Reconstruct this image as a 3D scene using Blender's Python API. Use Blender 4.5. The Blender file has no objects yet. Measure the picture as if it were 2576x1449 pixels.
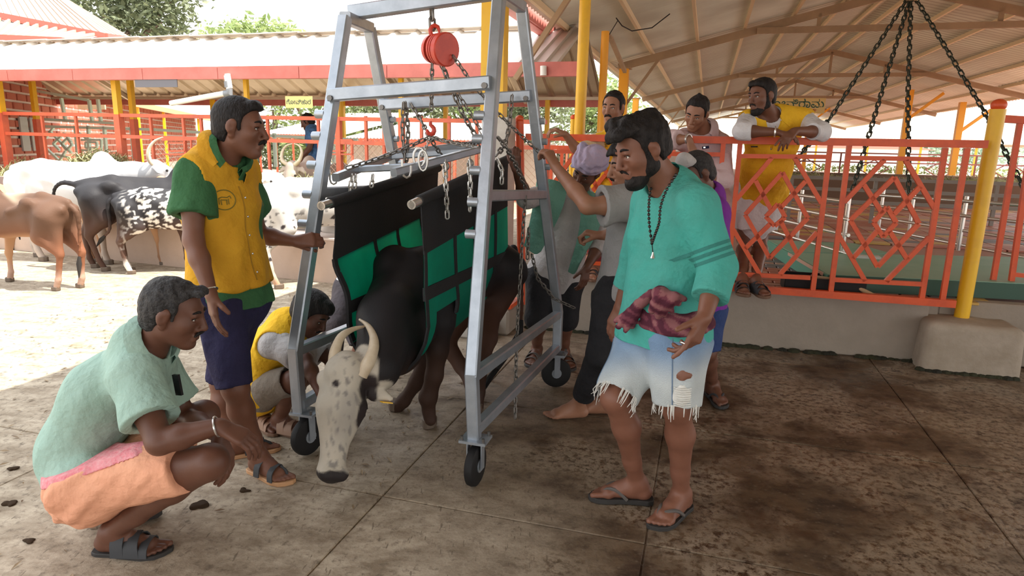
import bpy, bmesh, math, random, time
import numpy as np
import openvdb as vdb
from mathutils import Vector, Matrix

# ---------------------------------------------------------------- camera, sky, sun, exposure
SC = bpy.context.scene
COL = SC.collection
V = lambda *a: np.array(a, dtype=float)
FPX, PITCH, ROLL, CAMZ = 1650.0, math.radians(12.18), math.radians(1.26), 1.52
_f = V(0, math.cos(PITCH), -math.sin(PITCH)); _u0 = V(0, math.sin(PITCH), math.cos(PITCH)); _r0 = V(1, 0, 0)
_r = _r0*math.cos(ROLL) + _u0*math.sin(ROLL); _u = -_r0*math.sin(ROLL) + _u0*math.cos(ROLL)
EYE = V(0, 0, CAMZ)
cam_data = bpy.data.cameras.new('camera'); cam = bpy.data.objects.new('camera', cam_data); COL.objects.link(cam)
cam.matrix_world = Matrix(((_r[0], _u[0], -_f[0], EYE[0]), (_r[1], _u[1], -_f[1], EYE[1]), (_r[2], _u[2], -_f[2], EYE[2]), (0, 0, 0, 1)))
cam_data.sensor_width = 36.0; cam_data.lens = 36.0*FPX/2576.0; cam_data.clip_end = 500; cam_data.clip_start = 0.05
SC.camera = cam

world = bpy.data.worlds.new('world'); SC.world = world; world.use_nodes = True
_n = world.node_tree.nodes; _l = world.node_tree.links
_bg = _n['Background']; _tc = _n.new('ShaderNodeTexCoord'); _sx = _n.new('ShaderNodeSeparateXYZ')
_l.new(_tc.outputs['Generated'], _sx.inputs[0])
_cr = _n.new('ShaderNodeValToRGB'); _l.new(_sx.outputs['Z'], _cr.inputs[0])
_cr.color_ramp.elements[0].position = 0.0; _cr.color_ramp.elements[0].color = (1.0, 0.985, 0.96, 1)
_cr.color_ramp.elements[1].position = 0.7; _cr.color_ramp.elements[1].color = (0.86, 0.93, 1.0, 1)
_l.new(_cr.outputs[0], _bg.inputs['Color']); _bg.inputs['Strength'].default_value = 2.0

sun_data = bpy.data.lights.new('sun', 'SUN'); sun = bpy.data.objects.new('sun', sun_data); COL.objects.link(sun)
sun_data.energy = 9.0; sun_data.angle = math.radians(0.6); sun_data.color = (1.0, 0.95, 0.86)
_sd = Vector((-1.74, 0.41, -3.1)).normalized()           # the way the sunlight travels
sun.rotation_euler = _sd.to_track_quat('-Z', 'Y').to_euler(); sun.location = (6, -1, 12)

SC.view_settings.view_transform = 'Standard'; SC.view_settings.look = 'None'
SC.view_settings.gamma = 1.0; SC.view_settings.use_curve_mapping = False; SC.view_settings.exposure = 0.4

# ---------------------------------------------------------------- measuring helpers (survey of the photograph)
def ray(px, py):
    a, b = (px-1288.0)/FPX, -(py-724.5)/FPX
    return _r*a + _u*b + _f
def at(px, py, y):                       # the place seen at a pixel, y metres ahead
    d = ray(px, py); return EYE + d*(y/d[1])
def on(px, py, z=0.0):                   # the place seen at a pixel on the level z
    d = ray(px, py); return EYE + d*((z-CAMZ)/d[2])
E1 = V(0.961, -0.277, 0); E2 = V(0.277, 0.961, 0); UP = V(0, 0, 1)   # the barn's axes: along the railing, into the barn
def B(u, w, z=0.0): return E1*u + E2*w + UP*z
def onw(px, py, w):                      # the place seen at a pixel in the upright plane w of the barn
    d = ray(px, py); return EYE + d*(w/(d @ E2))
def onu(px, py, u):
    d = ray(px, py); return EYE + d*(u/(d @ E1))
# ---------------------------------------------------------------- small maths
def nrm(v):
    v = np.asarray(v, float); return v/max(np.linalg.norm(v), 1e-9)
def mix(a, b, t): return np.asarray(a, float)*(1-t) + np.asarray(b, float)*t
def rot(v, axis, ang):
    v = np.asarray(v, float); k = nrm(axis)
    return v*math.cos(ang) + np.cross(k, v)*math.sin(ang) + k*(k @ v)*(1-math.cos(ang))
def perp(v, hint=(0, 0, 1)):
    v = nrm(v); h = np.asarray(hint, float); p = h - v*(h @ v)
    if np.linalg.norm(p) < 1e-4: p = np.cross(v, (1.0, 0.3, 0.1))
    return nrm(p)
def sstep(a, b, x): 
    t = np.clip((x-a)/(b-a), 0, 1); return t*t*(3-2*t)
_nrng = np.random.RandomState(5)
_ND = _nrng.normal(size=(24, 3)); _ND /= np.linalg.norm(_ND, axis=1)[:, None]; _NP = _nrng.uniform(0, 6.28, 24)
def wav(P, freq, seed=0, n=6):           # soft smooth noise, about -1..1
    s = 0
    for i in range(n):
        j = (i+seed*5) % 24
        s = s + np.sin(P @ _ND[j]*freq*(0.7+0.16*i) + _NP[j] + 1.3*np.sin(P @ _ND[(j+7) % 24]*freq*0.6 + _NP[(j+3) % 24]))
    return s/n*1.5

# ---------------------------------------------------------------- materials
MATS = {}
def mk(name, base, rough=0.6, metal=0.0, base2=None, vscale=6.0, vmid=0.5, vwid=0.25, bump=0.0, bscale=60.0, attr=False, sss=0.0, spec=0.5, transl=0.0, stretch=None, rough2=None, bdist=0.01):
    if name in MATS: return MATS[name]
    m = bpy.data.materials.new(name); m.use_nodes = True; MATS[name] = m
    nt = m.node_tree; n = nt.nodes; l = nt.links; p = n['Principled BSDF']
    p.inputs['Roughness'].default_value = rough; p.inputs['Metallic'].default_value = metal
    p.inputs['Specular IOR Level'].default_value = spec
    p.inputs['Base Color'].default_value = (*base, 1)
    tc = n.new('ShaderNodeTexCoord'); src = tc.outputs['Object']
    if stretch:
        mp = n.new('ShaderNodeMapping'); mp.inputs['Scale'].default_value = stretch; l.new(src, mp.inputs[0]); src = mp.outputs[0]
    col = None
    if attr:
        a = n.new('ShaderNodeAttribute'); a.attribute_name = 'Col'; col = a.outputs['Color']
    if base2 is not None:
        nz = n.new('ShaderNodeTexNoise'); nz.inputs['Scale'].default_value = vscale; nz.inputs['Detail'].default_value = 5; nz.inputs['Roughness'].default_value = 0.62
        l.new(src, nz.inputs['Vector'])
        mr = n.new('ShaderNodeMapRange'); mr.inputs[1].default_value = vmid-vwid/2; mr.inputs[2].default_value = vmid+vwid/2
        l.new(nz.outputs['Fac'], mr.inputs[0])
        mx = n.new('ShaderNodeMix'); mx.data_type = 'RGBA'
        l.new(mr.outputs[0], mx.inputs[0])
        if col is not None:
            mx.blend_type = 'MULTIPLY'; l.new(col, mx.inputs[6]); mx.inputs[7].default_value = (*base2, 1)
        else:
            mx.inputs[6].default_value = (*base, 1); mx.inputs[7].default_value = (*base2, 1)
        col = mx.outputs[2]
        if rough2 is not None:
            m2 = n.new('ShaderNodeMapRange'); m2.inputs[3].default_value = rough; m2.inputs[4].default_value = rough2
            l.new(mr.outputs[0], m2.inputs[0]); l.new(m2.outputs[0], p.inputs['Roughness'])
    if col is not None: l.new(col, p.inputs['Base Color'])
    if bump:
        bz = n.new('ShaderNodeTexNoise'); bz.inputs['Scale'].default_value = bscale; bz.inputs['Detail'].default_value = 4; l.new(src, bz.inputs['Vector'])
        bp = n.new('ShaderNodeBump'); bp.inputs['Strength'].default_value = bump; bp.inputs['Distance'].default_value = bdist
        l.new(bz.outputs['Fac'], bp.inputs['Height']); l.new(bp.outputs[0], p.inputs['Normal'])
    if sss:
        p.inputs['Subsurface Weight'].default_value = sss; p.inputs['Subsurface Radius'].default_value = (0.012, 0.005, 0.003); p.inputs['Subsurface Scale'].default_value = 1.0
    if transl:
        tr = n.new('ShaderNodeBsdfTranslucent'); ms = n.new('ShaderNodeMixShader'); ms.inputs[0].default_value = transl
        if col is not None: l.new(col, tr.inputs[0])
        else: tr.inputs[0].default_value = (*base, 1)
        out = n['Material Output']; l.new(p.outputs[0], ms.inputs[1]); l.new(tr.outputs[0], ms.inputs[2]); l.new(ms.outputs[0], out.inputs[0])
    return m

# ---------------------------------------------------------------- objects
def tag(o, label=None, cat=None, group=None, kind=None):
    if label: o['label'] = label
    if cat: o['category'] = cat
    if group: o['group'] = group
    if kind: o['kind'] = kind
    return o
def empty(name, loc=(0, 0, 0), label=None, cat=None, group=None, kind=None):
    o = bpy.data.objects.new(name, None); COL.objects.link(o); o.location = [float(c) for c in loc]; o.empty_display_size = 0.1
    return tag(o, label, cat, group, kind)
def org(o):                                # world origin of a (translated only) parent chain
    v = V(0, 0, 0)
    while o is not None: v = v + V(*o.location); o = o.parent
    return v
def raw_mesh(name, pts, faces_by_n):
    me = bpy.data.meshes.new(name)
    pts = np.asarray(pts, np.float32); me.vertices.add(len(pts)); me.vertices.foreach_set('co', pts.ravel())
    tot = sum(f.size for f in faces_by_n); nf = sum(len(f) for f in faces_by_n)
    me.loops.add(tot); me.polygons.add(nf)
    me.loops.foreach_set('vertex_index', np.concatenate([f.ravel() for f in faces_by_n]).astype(np.int32))
    st = []; k = 0
    for f in faces_by_n:
        st.append(np.arange(len(f))*f.shape[1] + k); k += f.size
    me.polygons.foreach_set('loop_start', np.concatenate(st).astype(np.int32))
    me.update(calc_edges=True); return me
def link(name, me, mat, parent=None, loc=None):
    o = bpy.data.objects.new(name, me); COL.objects.link(o)
    if mat is not None and len(me.materials) == 0: me.materials.append(mat)
    if parent is not None: o.parent = parent
    if loc is not None: o.location = [float(c) for c in loc]
    return o
def dup(o, parent=None, loc=None):
    c = o.copy(); COL.objects.link(c)
    if parent is not None: c.parent = parent
    if loc is not None: c.location = [float(x) for x in loc]
    return c
def copy_tree(o, parent=None):
    c = o.copy(); COL.objects.link(c); c.parent = parent
    for ch in list(o.children): copy_tree(ch, c)
    return c

class MB:                                  # collects simple solids (world coordinates) into ONE mesh
    def __init__(s): s.v = []; s.f = []
    def add(s, pts, faces):
        k = len(s.v); s.v += [tuple(map(float, p)) for p in pts]; s.f += [tuple(i+k for i in f) for f in faces]; return s
    def box(s, c, size, x=(1, 0, 0), y=(0, 1, 0), z=None):
        x = nrm(x); y = nrm(y); z = np.cross(x, y) if z is None else nrm(z); c = np.asarray(c, float); hx, hy, hz = [d/2 for d in size]
        P = [c + x*hx*i + y*hy*j + z*hz*k for k in (-1, 1) for j in (-1, 1) for i in (-1, 1)]
        return s.add(P, [(0, 2, 3, 1), (4, 5, 7, 6), (0, 1, 5, 4), (2, 6, 7, 3), (0, 4, 6, 2), (1, 3, 7, 5)])
    def bar(s, p, q, w, h=None, up=(0, 0, 1), ch=0.0):       # straight rectangular section
        h = w if h is None else h; p = np.asarray(p, float); q = np.asarray(q, float)
        d = nrm(q-p); b = perp(d, up); a = np.cross(d, b)
        if ch:
            x, y, c = w/2, h/2, ch
            sec = [(-x+c, -y), (x-c, -y), (x, -y+c), (x, y-c), (x-c, y), (-x+c, y), (-x, y-c), (-x, -y+c)]
        else: sec = [(-w/2, -h/2), (w/2, -h/2), (w/2, h/2), (-w/2, h/2)]
        n = len(sec); P = [p + a*i + b*j for i, j in sec] + [q + a*i + b*j for i, j in sec]
        F = [(i, (i+1) % n, n+(i+1) % n, n+i) for i in range(n)] + [tuple(range(n))[::-1], tuple(range(n, 2*n))]
        return s.add(P, F)
    def tube(s, pts, r, n=8, closed=False, caps=True, flat=1.0, up=(0, 0, 1)):
        pts = [np.asarray(p, float) for p in pts]; m = len(pts)
        rs = r if hasattr(r, '__len__') else [r]*m
        P = []; F = []; a = None
        for i in range(m):
            if closed: t = pts[(i+1) % m] - pts[i-1]
            else: t = pts[min(i+1, m-1)] - pts[max(i-1, 0)]
            t = nrm(t)
            if a is None: a = perp(t, up)
            else: a = nrm(a - t*(a @ t))
            b = np.cross(t, a)
            for k in range(n):
                an = 2*math.pi*k/n; P.append(pts[i] + (a*math.cos(an)*flat + b*math.sin(an))*rs[i])
        for i in range(m if closed else m-1):
            j = (i+1) % m
            for k in range(n): F.append((i*n+k, i*n+(k+1) % n, j*n+(k+1) % n, j*n+k))
        if caps and not closed: F += [tuple(range(n))[::-1], tuple(range((m-1)*n, m*n))]
        return s.add(P, F)
    def lathe(s, c, axis, prof, n=16):      # prof: (distance along the axis, radius)
        axis = nrm(axis); return s.tube([np.asarray(c, float)+axis*t for t, _ in prof], [max(r, 1e-4) for _, r in prof], n)
    def ball(s, c, r, n=10, m=6, sq=(1, 1, 1)):
        c = np.asarray(c, float); P = []; F = []
        for i in range(m+1):
            th = math.pi*i/m
            for k in range(n):
                ph = 2*math.pi*k/n; P.append(c + V(math.sin(th)*math.cos(ph)*sq[0], math.sin(th)*math.sin(ph)*sq[1], math.cos(th)*sq[2])*r)
        for i in range(m):
            for k in range(n): F.append((i*n+k, (i+1)*n+k, (i+1)*n+(k+1) % n, i*n+(k+1) % n))
        return s.add(P, F)
    def sheet(s, rows, thick=0.0, off=None):    # rows of points -> a surface, optionally with thickness
        R = len(rows); C = len(rows[0]); P = [np.asarray(p, float) for r in rows for p in r]
        F = [(i*C+j, i*C+j+1, (i+1)*C+j+1, (i+1)*C+j) for i in range(R-1) for j in range(C-1)]
        if thick:
            n0 = len(P); nn = np.asarray(off, float)*thick if off is not None else None
            if nn is None:
                nn = nrm(np.cross(P[1]-P[0], P[C]-P[0]))*thick
            P += [p - nn for p in P]
            F += [tuple(i+n0 for i in f[::-1]) for f in F]
            for i in range(R-1):
                for j in (0, C-1): F.append((i*C+j, (i+1)*C+j, n0+(i+1)*C+j, n0+i*C+j) if j == 0 else (i*C+j, n0+i*C+j, n0+(i+1)*C+j, (i+1)*C+j))
            for j in range(C-1):
                F.append((j, n0+j, n0+j+1, j+1)); k = (R-1)*C; F.append((k+j, k+j+1, n0+k+j+1, n0+k+j))
        return s.add(P, F)
    def prism(s, poly, off):                # planar polygon pushed along off
        poly = [np.asarray(p, float) for p in poly]; n = len(poly); off = np.asarray(off, float)
        return s.add(poly + [p+off for p in poly], [tuple(range(n))[::-1], tuple(range(n, 2*n))] + [(i, (i+1) % n, n+(i+1) % n, n+i) for i in range(n)])
    def build(s, name, mat, parent=None, smooth=False, loc=None, bevel=0.0):
        o = V(0, 0, 0)
        if loc is not None: o = np.asarray(loc, float)
        elif parent is not None: o = org(parent)
        me = bpy.data.meshes.new(name); me.from_pydata([tuple(np.array(v)-o) for v in s.v], [], s.f)
        if bevel:
            bm = bmesh.new(); bm.from_mesh(me)
            bmesh.ops.bevel(bm, geom=list(bm.edges), offset=bevel, segments=1, affect='EDGES'); bm.to_mesh(me); bm.free()
        me.validate(); me.update()
        if smooth:
            me.polygons.foreach_set('use_smooth', [True]*len(me.polygons))
            try: me.set_sharp_from_angle(angle=math.radians(42))
            except Exception: pass
        ob = link(name, me, mat, parent)
        if parent is None: ob.location = [float(c) for c in o]
        elif loc is not None: ob.location = [float(c) for c in (np.asarray(loc, float)-org(parent))]
        return ob

# ---------------------------------------------------------------- rounded solids: a distance field meshed as one continuous surface
class SDF:
    def __init__(s, lo, hi, vox):
        s.lo = np.asarray(lo, float)-vox*3; s.vox = vox
        s.n = np.ceil((np.asarray(hi, float)+vox*3-s.lo)/vox).astype(int)+1
        s.a = np.full(s.n, 9.0, np.float32)
    def copy(s):
        c = SDF.__new__(SDF); c.lo = s.lo; c.vox = s.vox; c.n = s.n; c.a = s.a.copy(); return c
    def sub(s, lo, hi):
        i0 = np.maximum(np.floor((np.asarray(lo)-s.lo)/s.vox).astype(int), 0); i1 = np.minimum(np.ceil((np.asarray(hi)-s.lo)/s.vox).astype(int)+1, s.n)
        if np.any(i1 <= i0): return None, None
        sl = tuple(slice(a, b) for a, b in zip(i0, i1))
        g = [((np.arange(a, b)*s.vox)+o).astype(np.float32) for a, b, o in zip(i0, i1, s.lo)]
        return sl, (g[0][:, None, None], g[1][None, :, None], g[2][None, None, :])
    def op(s, sl, d, mode, k):
        a = s.a[sl]
        if mode == 'u':
            if k > 0:
                h = np.clip(0.5+0.5*(a-d)/k, 0, 1); s.a[sl] = a*(1-h)+d*h-k*h*(1-h)
            else: s.a[sl] = np.minimum(a, d)
        elif mode == 's':
            if k > 0:
                d = -d; h = np.clip(0.5-0.5*(a-d)/k, 0, 1); s.a[sl] = a*(1-h)+d*h+k*h*(1-h)
            else: s.a[sl] = np.maximum(a, -d)
    def cone(s, a, b, ra, rb=None, k=0.02, flat=None, ax=None, mode='u', cut=None):
        rb = ra if rb is None else rb; a = np.asarray(a, float); b = np.asarray(b, float); m = max(ra, rb)*(max(1, flat or 1)) + k + 3*s.vox
        sl, g = s.sub(np.minimum(a, b)-m, np.maximum(a, b)+m)
        if sl is None: return s
        ba = b-a; L2 = max(ba @ ba, 1e-12)
        px, py, pz = g[0]-a[0], g[1]-a[1], g[2]-a[2]
        t0 = (px*ba[0]+py*ba[1]+pz*ba[2])/L2; t = np.clip(t0, 0, 1)
        qx, qy, qz = px-t*ba[0], py-t*ba[1], pz-t*ba[2]
        if flat is not None:
            n = nrm(ax); dn = (qx*n[0]+qy*n[1]+qz*n[2])*(1.0/flat-1.0)
            qx = qx+dn*n[0]; qy = qy+dn*n[1]; qz = qz+dn*n[2]
        d = np.sqrt(qx*qx+qy*qy+qz*qz)-(ra+(rb-ra)*t)
        if flat is not None and flat < 1: d = d*(0.5+0.5*flat)
        if cut:                                   # flat ends: 'a', 'b' or 'ab'
            L = math.sqrt(L2)
            if 'b' in cut: d = np.maximum(d, (t0-1)*L)
            if 'a' in cut: d = np.maximum(d, -t0*L)
        s.op(sl, d, mode, k); return s
    def chain(s, pts, rs, k=0.02, **kw):
        for i in range(len(pts)-1): s.cone(pts[i], pts[i+1], rs[i], rs[i+1], k, **kw)
        return s
    def ell(s, c, r, X=(1, 0, 0), Y=(0, 1, 0), Z=(0, 0, 1), k=0.02, mode='u'):
        c = np.asarray(c, float); m = max(r)+k+3*s.vox; sl, g = s.sub(c-m, c+m)
        if sl is None: return s
        px, py, pz = g[0]-c[0], g[1]-c[1], g[2]-c[2]; k0 = 0; k1 = 0
        for ax, ri in ((X, r[0]), (Y, r[1]), (Z, r[2])):
            n = nrm(ax); e = (px*n[0]+py*n[1]+pz*n[2])/ri; k0 = k0+e*e; k1 = k1+(e/ri)**2
        k0 = np.sqrt(k0); k1 = np.sqrt(k1)+1e-9
        s.op(sl, k0*(k0-1)/k1, mode, k); return s
    def half(s, p, n, k=0.0):                     # keep the side that n points away from
        p = np.asarray(p, float); n = nrm(n); sl, g = s.sub(s.lo, s.lo+s.n*s.vox)
        d = (g[0]-p[0])*n[0]+(g[1]-p[1])*n[1]+(g[2]-p[2])*n[2]
        s.op(sl, -d, 's', k); return s
    def join(s, o, mode='u', k=0.0):
        s.op(tuple(slice(0, x) for x in s.n), o.a, mode, k); return s
    def points(s):
        sl, g = s.sub(s.lo, s.lo+s.n*s.vox)
        return g
    def mesh(s, name, mat, parent=None, color=None, disp=None, colfn=None, keep=None):
        gr = vdb.FloatGrid(9.0); gr.copyFromArray(s.a)
        p, t, q = gr.convertToPolygons(isovalue=0.0, adaptivity=0.0)
        p = np.asarray(p, float)*s.vox+s.lo
        q = np.asarray(q, np.int64)[:, ::-1]; fs = [q]
        if len(t): fs.append(np.asarray(t, np.int64)[:, ::-1])
        off = org(parent) if parent is not None else V(0, 0, 0)
        me = raw_mesh(name, p, fs)
        if disp is not None:
            nn = np.empty(len(p)*3, np.float32); me.vertices.foreach_get('normal', nn); nn = nn.reshape(-1, 3)
            p2 = p + nn*disp(p)[:, None]
        else: p2 = p
        me.vertices.foreach_set('co', (p2-off).astype(np.float32).ravel())
        me.polygons.foreach_set('use_smooth', np.ones(len(me.polygons), bool))
        if colfn is not None:
            c = np.ones((len(p), 4), np.float32); c[:, :3] = colfn(p)
            at_ = me.color_attributes.new('Col', 'FLOAT_COLOR', 'POINT'); at_.data.foreach_set('color', c.ravel())
        me.update()
        return link(name, me, mat, parent)
# ---------------------------------------------------------------- colours
M_ORANGE = mk('orange_paint', (0.72, 0.095, 0.02), 0.42, base2=(0.55, 0.07, 0.02), vscale=7, vmid=0.6, bump=0.15, bscale=40)
M_ORANGE_OLD = mk('faded_orange_paint', (0.72, 0.16, 0.075), 0.6, base2=(0.6, 0.13, 0.07), vscale=5)
M_YELLOW = mk('yellow_paint', (0.84, 0.48, 0.012), 0.4, base2=(0.7, 0.38, 0.02), vscale=4, vmid=0.62, bump=0.1, bscale=30)
M_YELORANGE = mk('amber_paint', (0.83, 0.36, 0.01), 0.45)
M_MINT = mk('mint_paint', (0.72, 0.90, 0.78), 0.55)
M_RED = mk('red_fascia_paint', (0.62, 0.17, 0.135), 0.5, base2=(0.5, 0.13, 0.1), vscale=3)
M_TRUSS = mk('brown_steel_paint', (0.40, 0.265, 0.15), 0.6, base2=(0.32, 0.21, 0.12), vscale=2.5)
M_SHEET = mk('cream_roof_sheet', (0.66, 0.55, 0.41), 0.32, 0.35, base2=(0.52, 0.42, 0.3), vscale=1.2)
M_SHEETW = mk('pale_roof_sheet', (0.66, 0.60, 0.53), 0.4, 0.1, base2=(0.50, 0.42, 0.34), vscale=1.1, vmid=0.6, stretch=(1.5, .35, .35))
M_CONC = mk('plaster_concrete', (0.36, 0.30, 0.245), 0.85, base2=(0.28, 0.235, 0.19), vscale=3.5, vwid=0.5, bump=0.35, bscale=35)
M_CONCP = mk('pale_concrete', (0.62, 0.58, 0.52), 0.85, base2=(0.45, 0.41, 0.36), vscale=4, vwid=0.4, bump=0.3, bscale=30)
M_BRICK = mk('red_brick', (0.50, 0.15, 0.09), 0.85, base2=(0.42, 0.11, 0.065), vscale=1.3, vwid=0.5, bump=0.3, bscale=40)
M_MORTAR = mk('pale_mortar', (0.82, 0.72, 0.64), 0.9)
M_STEEL = mk('galvanised_steel', (0.43, 0.47, 0.52), 0.36, 0.6, base2=(0.33, 0.365, 0.41), vscale=9, vwid=0.35, bump=0.12, bscale=25)
M_STAIN = mk('stainless_tube', (0.7, 0.68, 0.64), 0.25, 0.85)
M_CHAIN = mk('dark_steel_chain', (0.23, 0.21, 0.19), 0.42, 0.7)
M_CHAINB = mk('bright_zinc_chain', (0.62, 0.60, 0.56), 0.35, 0.75)
M_CHAING = mk('black_green_chain', (0.055, 0.07, 0.055), 0.5, 0.5)
M_HOIST = mk('red_hoist_enamel', (0.72, 0.07, 0.035), 0.4, base2=(0.55, 0.05, 0.03), vscale=8)
M_RUBBER = mk('black_rubber', (0.014, 0.013, 0.013), 0.6, spec=.25, bump=0.15, bscale=40)
M_BLACK = mk('black_cloth', (0.018, 0.018, 0.020), 0.85, bump=0.3, bscale=160)
M_GREEN = mk('green_mesh_cloth', (0.003, 0.46, 0.31), 0.6, base2=(0.003, 0.36, 0.24), vscale=3, transl=0.55, bump=0.25, bscale=220)
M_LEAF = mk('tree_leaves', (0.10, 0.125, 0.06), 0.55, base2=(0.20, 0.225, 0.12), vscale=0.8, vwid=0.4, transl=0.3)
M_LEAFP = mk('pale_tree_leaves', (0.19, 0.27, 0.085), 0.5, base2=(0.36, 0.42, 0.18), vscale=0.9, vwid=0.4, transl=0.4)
M_BARK = mk('bark', (0.16, 0.11, 0.075), 0.9)
M_HAY = mk('green_fodder', (0.30, 0.33, 0.14), 0.8, base2=(0.42, 0.37, 0.2), vscale=5, vwid=0.4)
M_PVC = mk('white_pvc_pipe', (0.78, 0.77, 0.72), 0.35)
M_GREYPVC = mk('grey_pvc_fitting', (0.2, 0.21, 0.22), 0.4)
M_DECK = mk('green_deck_paint', (0.17, 0.36, 0.25), 0.5, base2=(0.25, 0.42, 0.31), vscale=2.5, vwid=0.5)
M_DECKD = mk('dark_green_paint', (0.03, 0.085, 0.055), 0.5)
M_SIGN = mk('yellow_sign_board', (0.74, 0.54, 0.19), 0.5)
M_INK = mk('dark_green_lettering', (0.02, 0.085, 0.05), 0.5)
M_REDINK = mk('red_lettering', (0.5, 0.12, 0.03), 0.5)
M_WOOD = mk('pale_wood', (0.5, 0.36, 0.2), 0.7)
M_DUNG = mk('dark_dung', (0.045, 0.028, 0.017), 0.95, spec=.1, bump=0.6, bscale=30)

# wet brown concrete: pale worn patches, brown dirt films, damp gloss on the right, dry to the left, its paleness partly open-sky light put into the colour
def floor_material():
    m = bpy.data.materials.new('worn_wet_concrete'); m.use_nodes = True; nt = m.node_tree; n = nt.nodes; l = nt.links; p = n['Principled BSDF']
    g = n.new('ShaderNodeNewGeometry'); pos = g.outputs['Position']
    def noise(sc, det=6, r=0.65, sx=1, sy=1):
        mp = n.new('ShaderNodeMapping'); mp.inputs['Scale'].default_value = (sx, sy, 1); mp.inputs['Rotation'].default_value = (0, 0, 0.28); l.new(pos, mp.inputs[0])
        z = n.new('ShaderNodeTexNoise'); z.inputs['Scale'].default_value = sc; z.inputs['Detail'].default_value = det; z.inputs['Roughness'].default_value = r; l.new(mp.outputs[0], z.inputs['Vector']); return z.outputs['Fac']
    def ramp(f, a, b, lo=0.0, hi=1.0):
        r = n.new('ShaderNodeMapRange'); r.inputs[1].default_value = a; r.inputs[2].default_value = b; r.inputs[3].default_value = lo; r.inputs[4].default_value = hi; l.new(f, r.inputs[0]); return r.outputs[0]
    def mixc(f, a, b):
        x = n.new('ShaderNodeMix'); x.data_type = 'RGBA'; l.new(f, x.inputs[0])
        for s_, c in ((6, a), (7, b)):
            if isinstance(c, tuple): x.inputs[s_].default_value = (*c, 1)
            else: l.new(c, x.inputs[s_])
        return x.outputs[2]
    def math_(op, a, b):
        x = n.new('ShaderNodeMath'); x.operation = op
        for i, c in enumerate((a, b)):
            if isinstance(c, (int, float)): x.inputs[i].default_value = c
            else: l.new(c, x.inputs[i])
        x.use_clamp = True; return x.outputs[0]
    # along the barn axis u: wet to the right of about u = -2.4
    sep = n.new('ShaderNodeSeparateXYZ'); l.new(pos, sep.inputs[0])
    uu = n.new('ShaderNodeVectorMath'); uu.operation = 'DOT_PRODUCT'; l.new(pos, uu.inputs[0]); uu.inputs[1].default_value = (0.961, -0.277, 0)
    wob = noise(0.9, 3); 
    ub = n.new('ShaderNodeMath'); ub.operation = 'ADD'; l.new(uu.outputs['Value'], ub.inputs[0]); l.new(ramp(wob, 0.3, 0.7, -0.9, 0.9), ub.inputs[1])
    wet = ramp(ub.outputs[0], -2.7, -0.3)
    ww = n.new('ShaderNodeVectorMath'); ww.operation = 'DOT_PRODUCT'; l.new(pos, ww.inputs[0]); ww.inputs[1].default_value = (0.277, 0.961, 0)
    nearp = ramp(ww.outputs['Value'], 3.1, 2.2)                          # drier, sandier strip nearest to us, its paleness partly painted skylight
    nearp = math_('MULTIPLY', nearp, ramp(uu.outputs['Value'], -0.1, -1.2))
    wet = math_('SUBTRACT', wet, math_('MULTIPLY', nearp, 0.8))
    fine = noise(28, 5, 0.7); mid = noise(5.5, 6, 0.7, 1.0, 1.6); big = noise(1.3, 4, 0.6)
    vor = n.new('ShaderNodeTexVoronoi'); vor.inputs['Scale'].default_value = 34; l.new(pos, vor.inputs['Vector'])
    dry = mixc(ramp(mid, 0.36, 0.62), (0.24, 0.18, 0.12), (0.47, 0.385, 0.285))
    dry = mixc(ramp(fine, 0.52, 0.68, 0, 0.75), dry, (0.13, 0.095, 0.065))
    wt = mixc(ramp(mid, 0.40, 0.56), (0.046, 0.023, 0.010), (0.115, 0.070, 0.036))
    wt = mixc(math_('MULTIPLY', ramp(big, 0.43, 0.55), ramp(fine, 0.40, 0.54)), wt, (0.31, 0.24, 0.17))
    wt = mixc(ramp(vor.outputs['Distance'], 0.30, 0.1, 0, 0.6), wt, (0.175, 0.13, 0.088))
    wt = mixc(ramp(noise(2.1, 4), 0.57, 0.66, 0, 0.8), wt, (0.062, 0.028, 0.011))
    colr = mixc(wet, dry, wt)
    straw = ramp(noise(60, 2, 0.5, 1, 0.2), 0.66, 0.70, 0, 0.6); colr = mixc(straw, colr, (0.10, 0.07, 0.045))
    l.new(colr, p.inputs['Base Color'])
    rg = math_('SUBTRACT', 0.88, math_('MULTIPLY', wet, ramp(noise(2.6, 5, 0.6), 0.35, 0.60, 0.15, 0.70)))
    l.new(rg, p.inputs['Roughness']); p.inputs['Specular IOR Level'].default_value = 0.45
    bp = n.new('ShaderNodeBump'); bp.inputs['Strength'].default_value = 0.55; bp.inputs['Distance'].default_value = 0.012
    h = math_('ADD', math_('MULTIPLY', fine, 0.6), math_('MULTIPLY', mid, 0.6)); l.new(h, bp.inputs['Height']); l.new(bp.outputs[0], p.inputs['Normal'])
    return m
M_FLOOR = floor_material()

# ---------------------------------------------------------------- ground
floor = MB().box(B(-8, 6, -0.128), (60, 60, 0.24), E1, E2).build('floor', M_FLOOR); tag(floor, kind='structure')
SL_W = [-6.5, -4.6, -2.9, -1.26, -0.115, 1.3, 2.9, 4.6]; SL_D = [-0.2, 1.0, 2.38, 3.56, 5.0, 6.4, 8.0]
rs = random.Random(3)
us = [-16, -12, -9.2] + SL_W + [7.5]
for i in range(len(us)-1):
    for j in range(len(SL_D)-1):
        u0, u1, w0, w1 = us[i]+0.003, us[i+1]-0.003, SL_D[j]+0.003, SL_D[j+1]-0.003
        if u0 > -1.3 and w0 > 5.2: continue
        MB().box(B((u0+u1)/2, (w0+w1)/2, -0.02+rs.uniform(-0.002, 0.0)), (u1-u0, w1-w0, 0.04), E1, E2).build('slab', M_FLOOR, floor, bevel=0.004)

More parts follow.
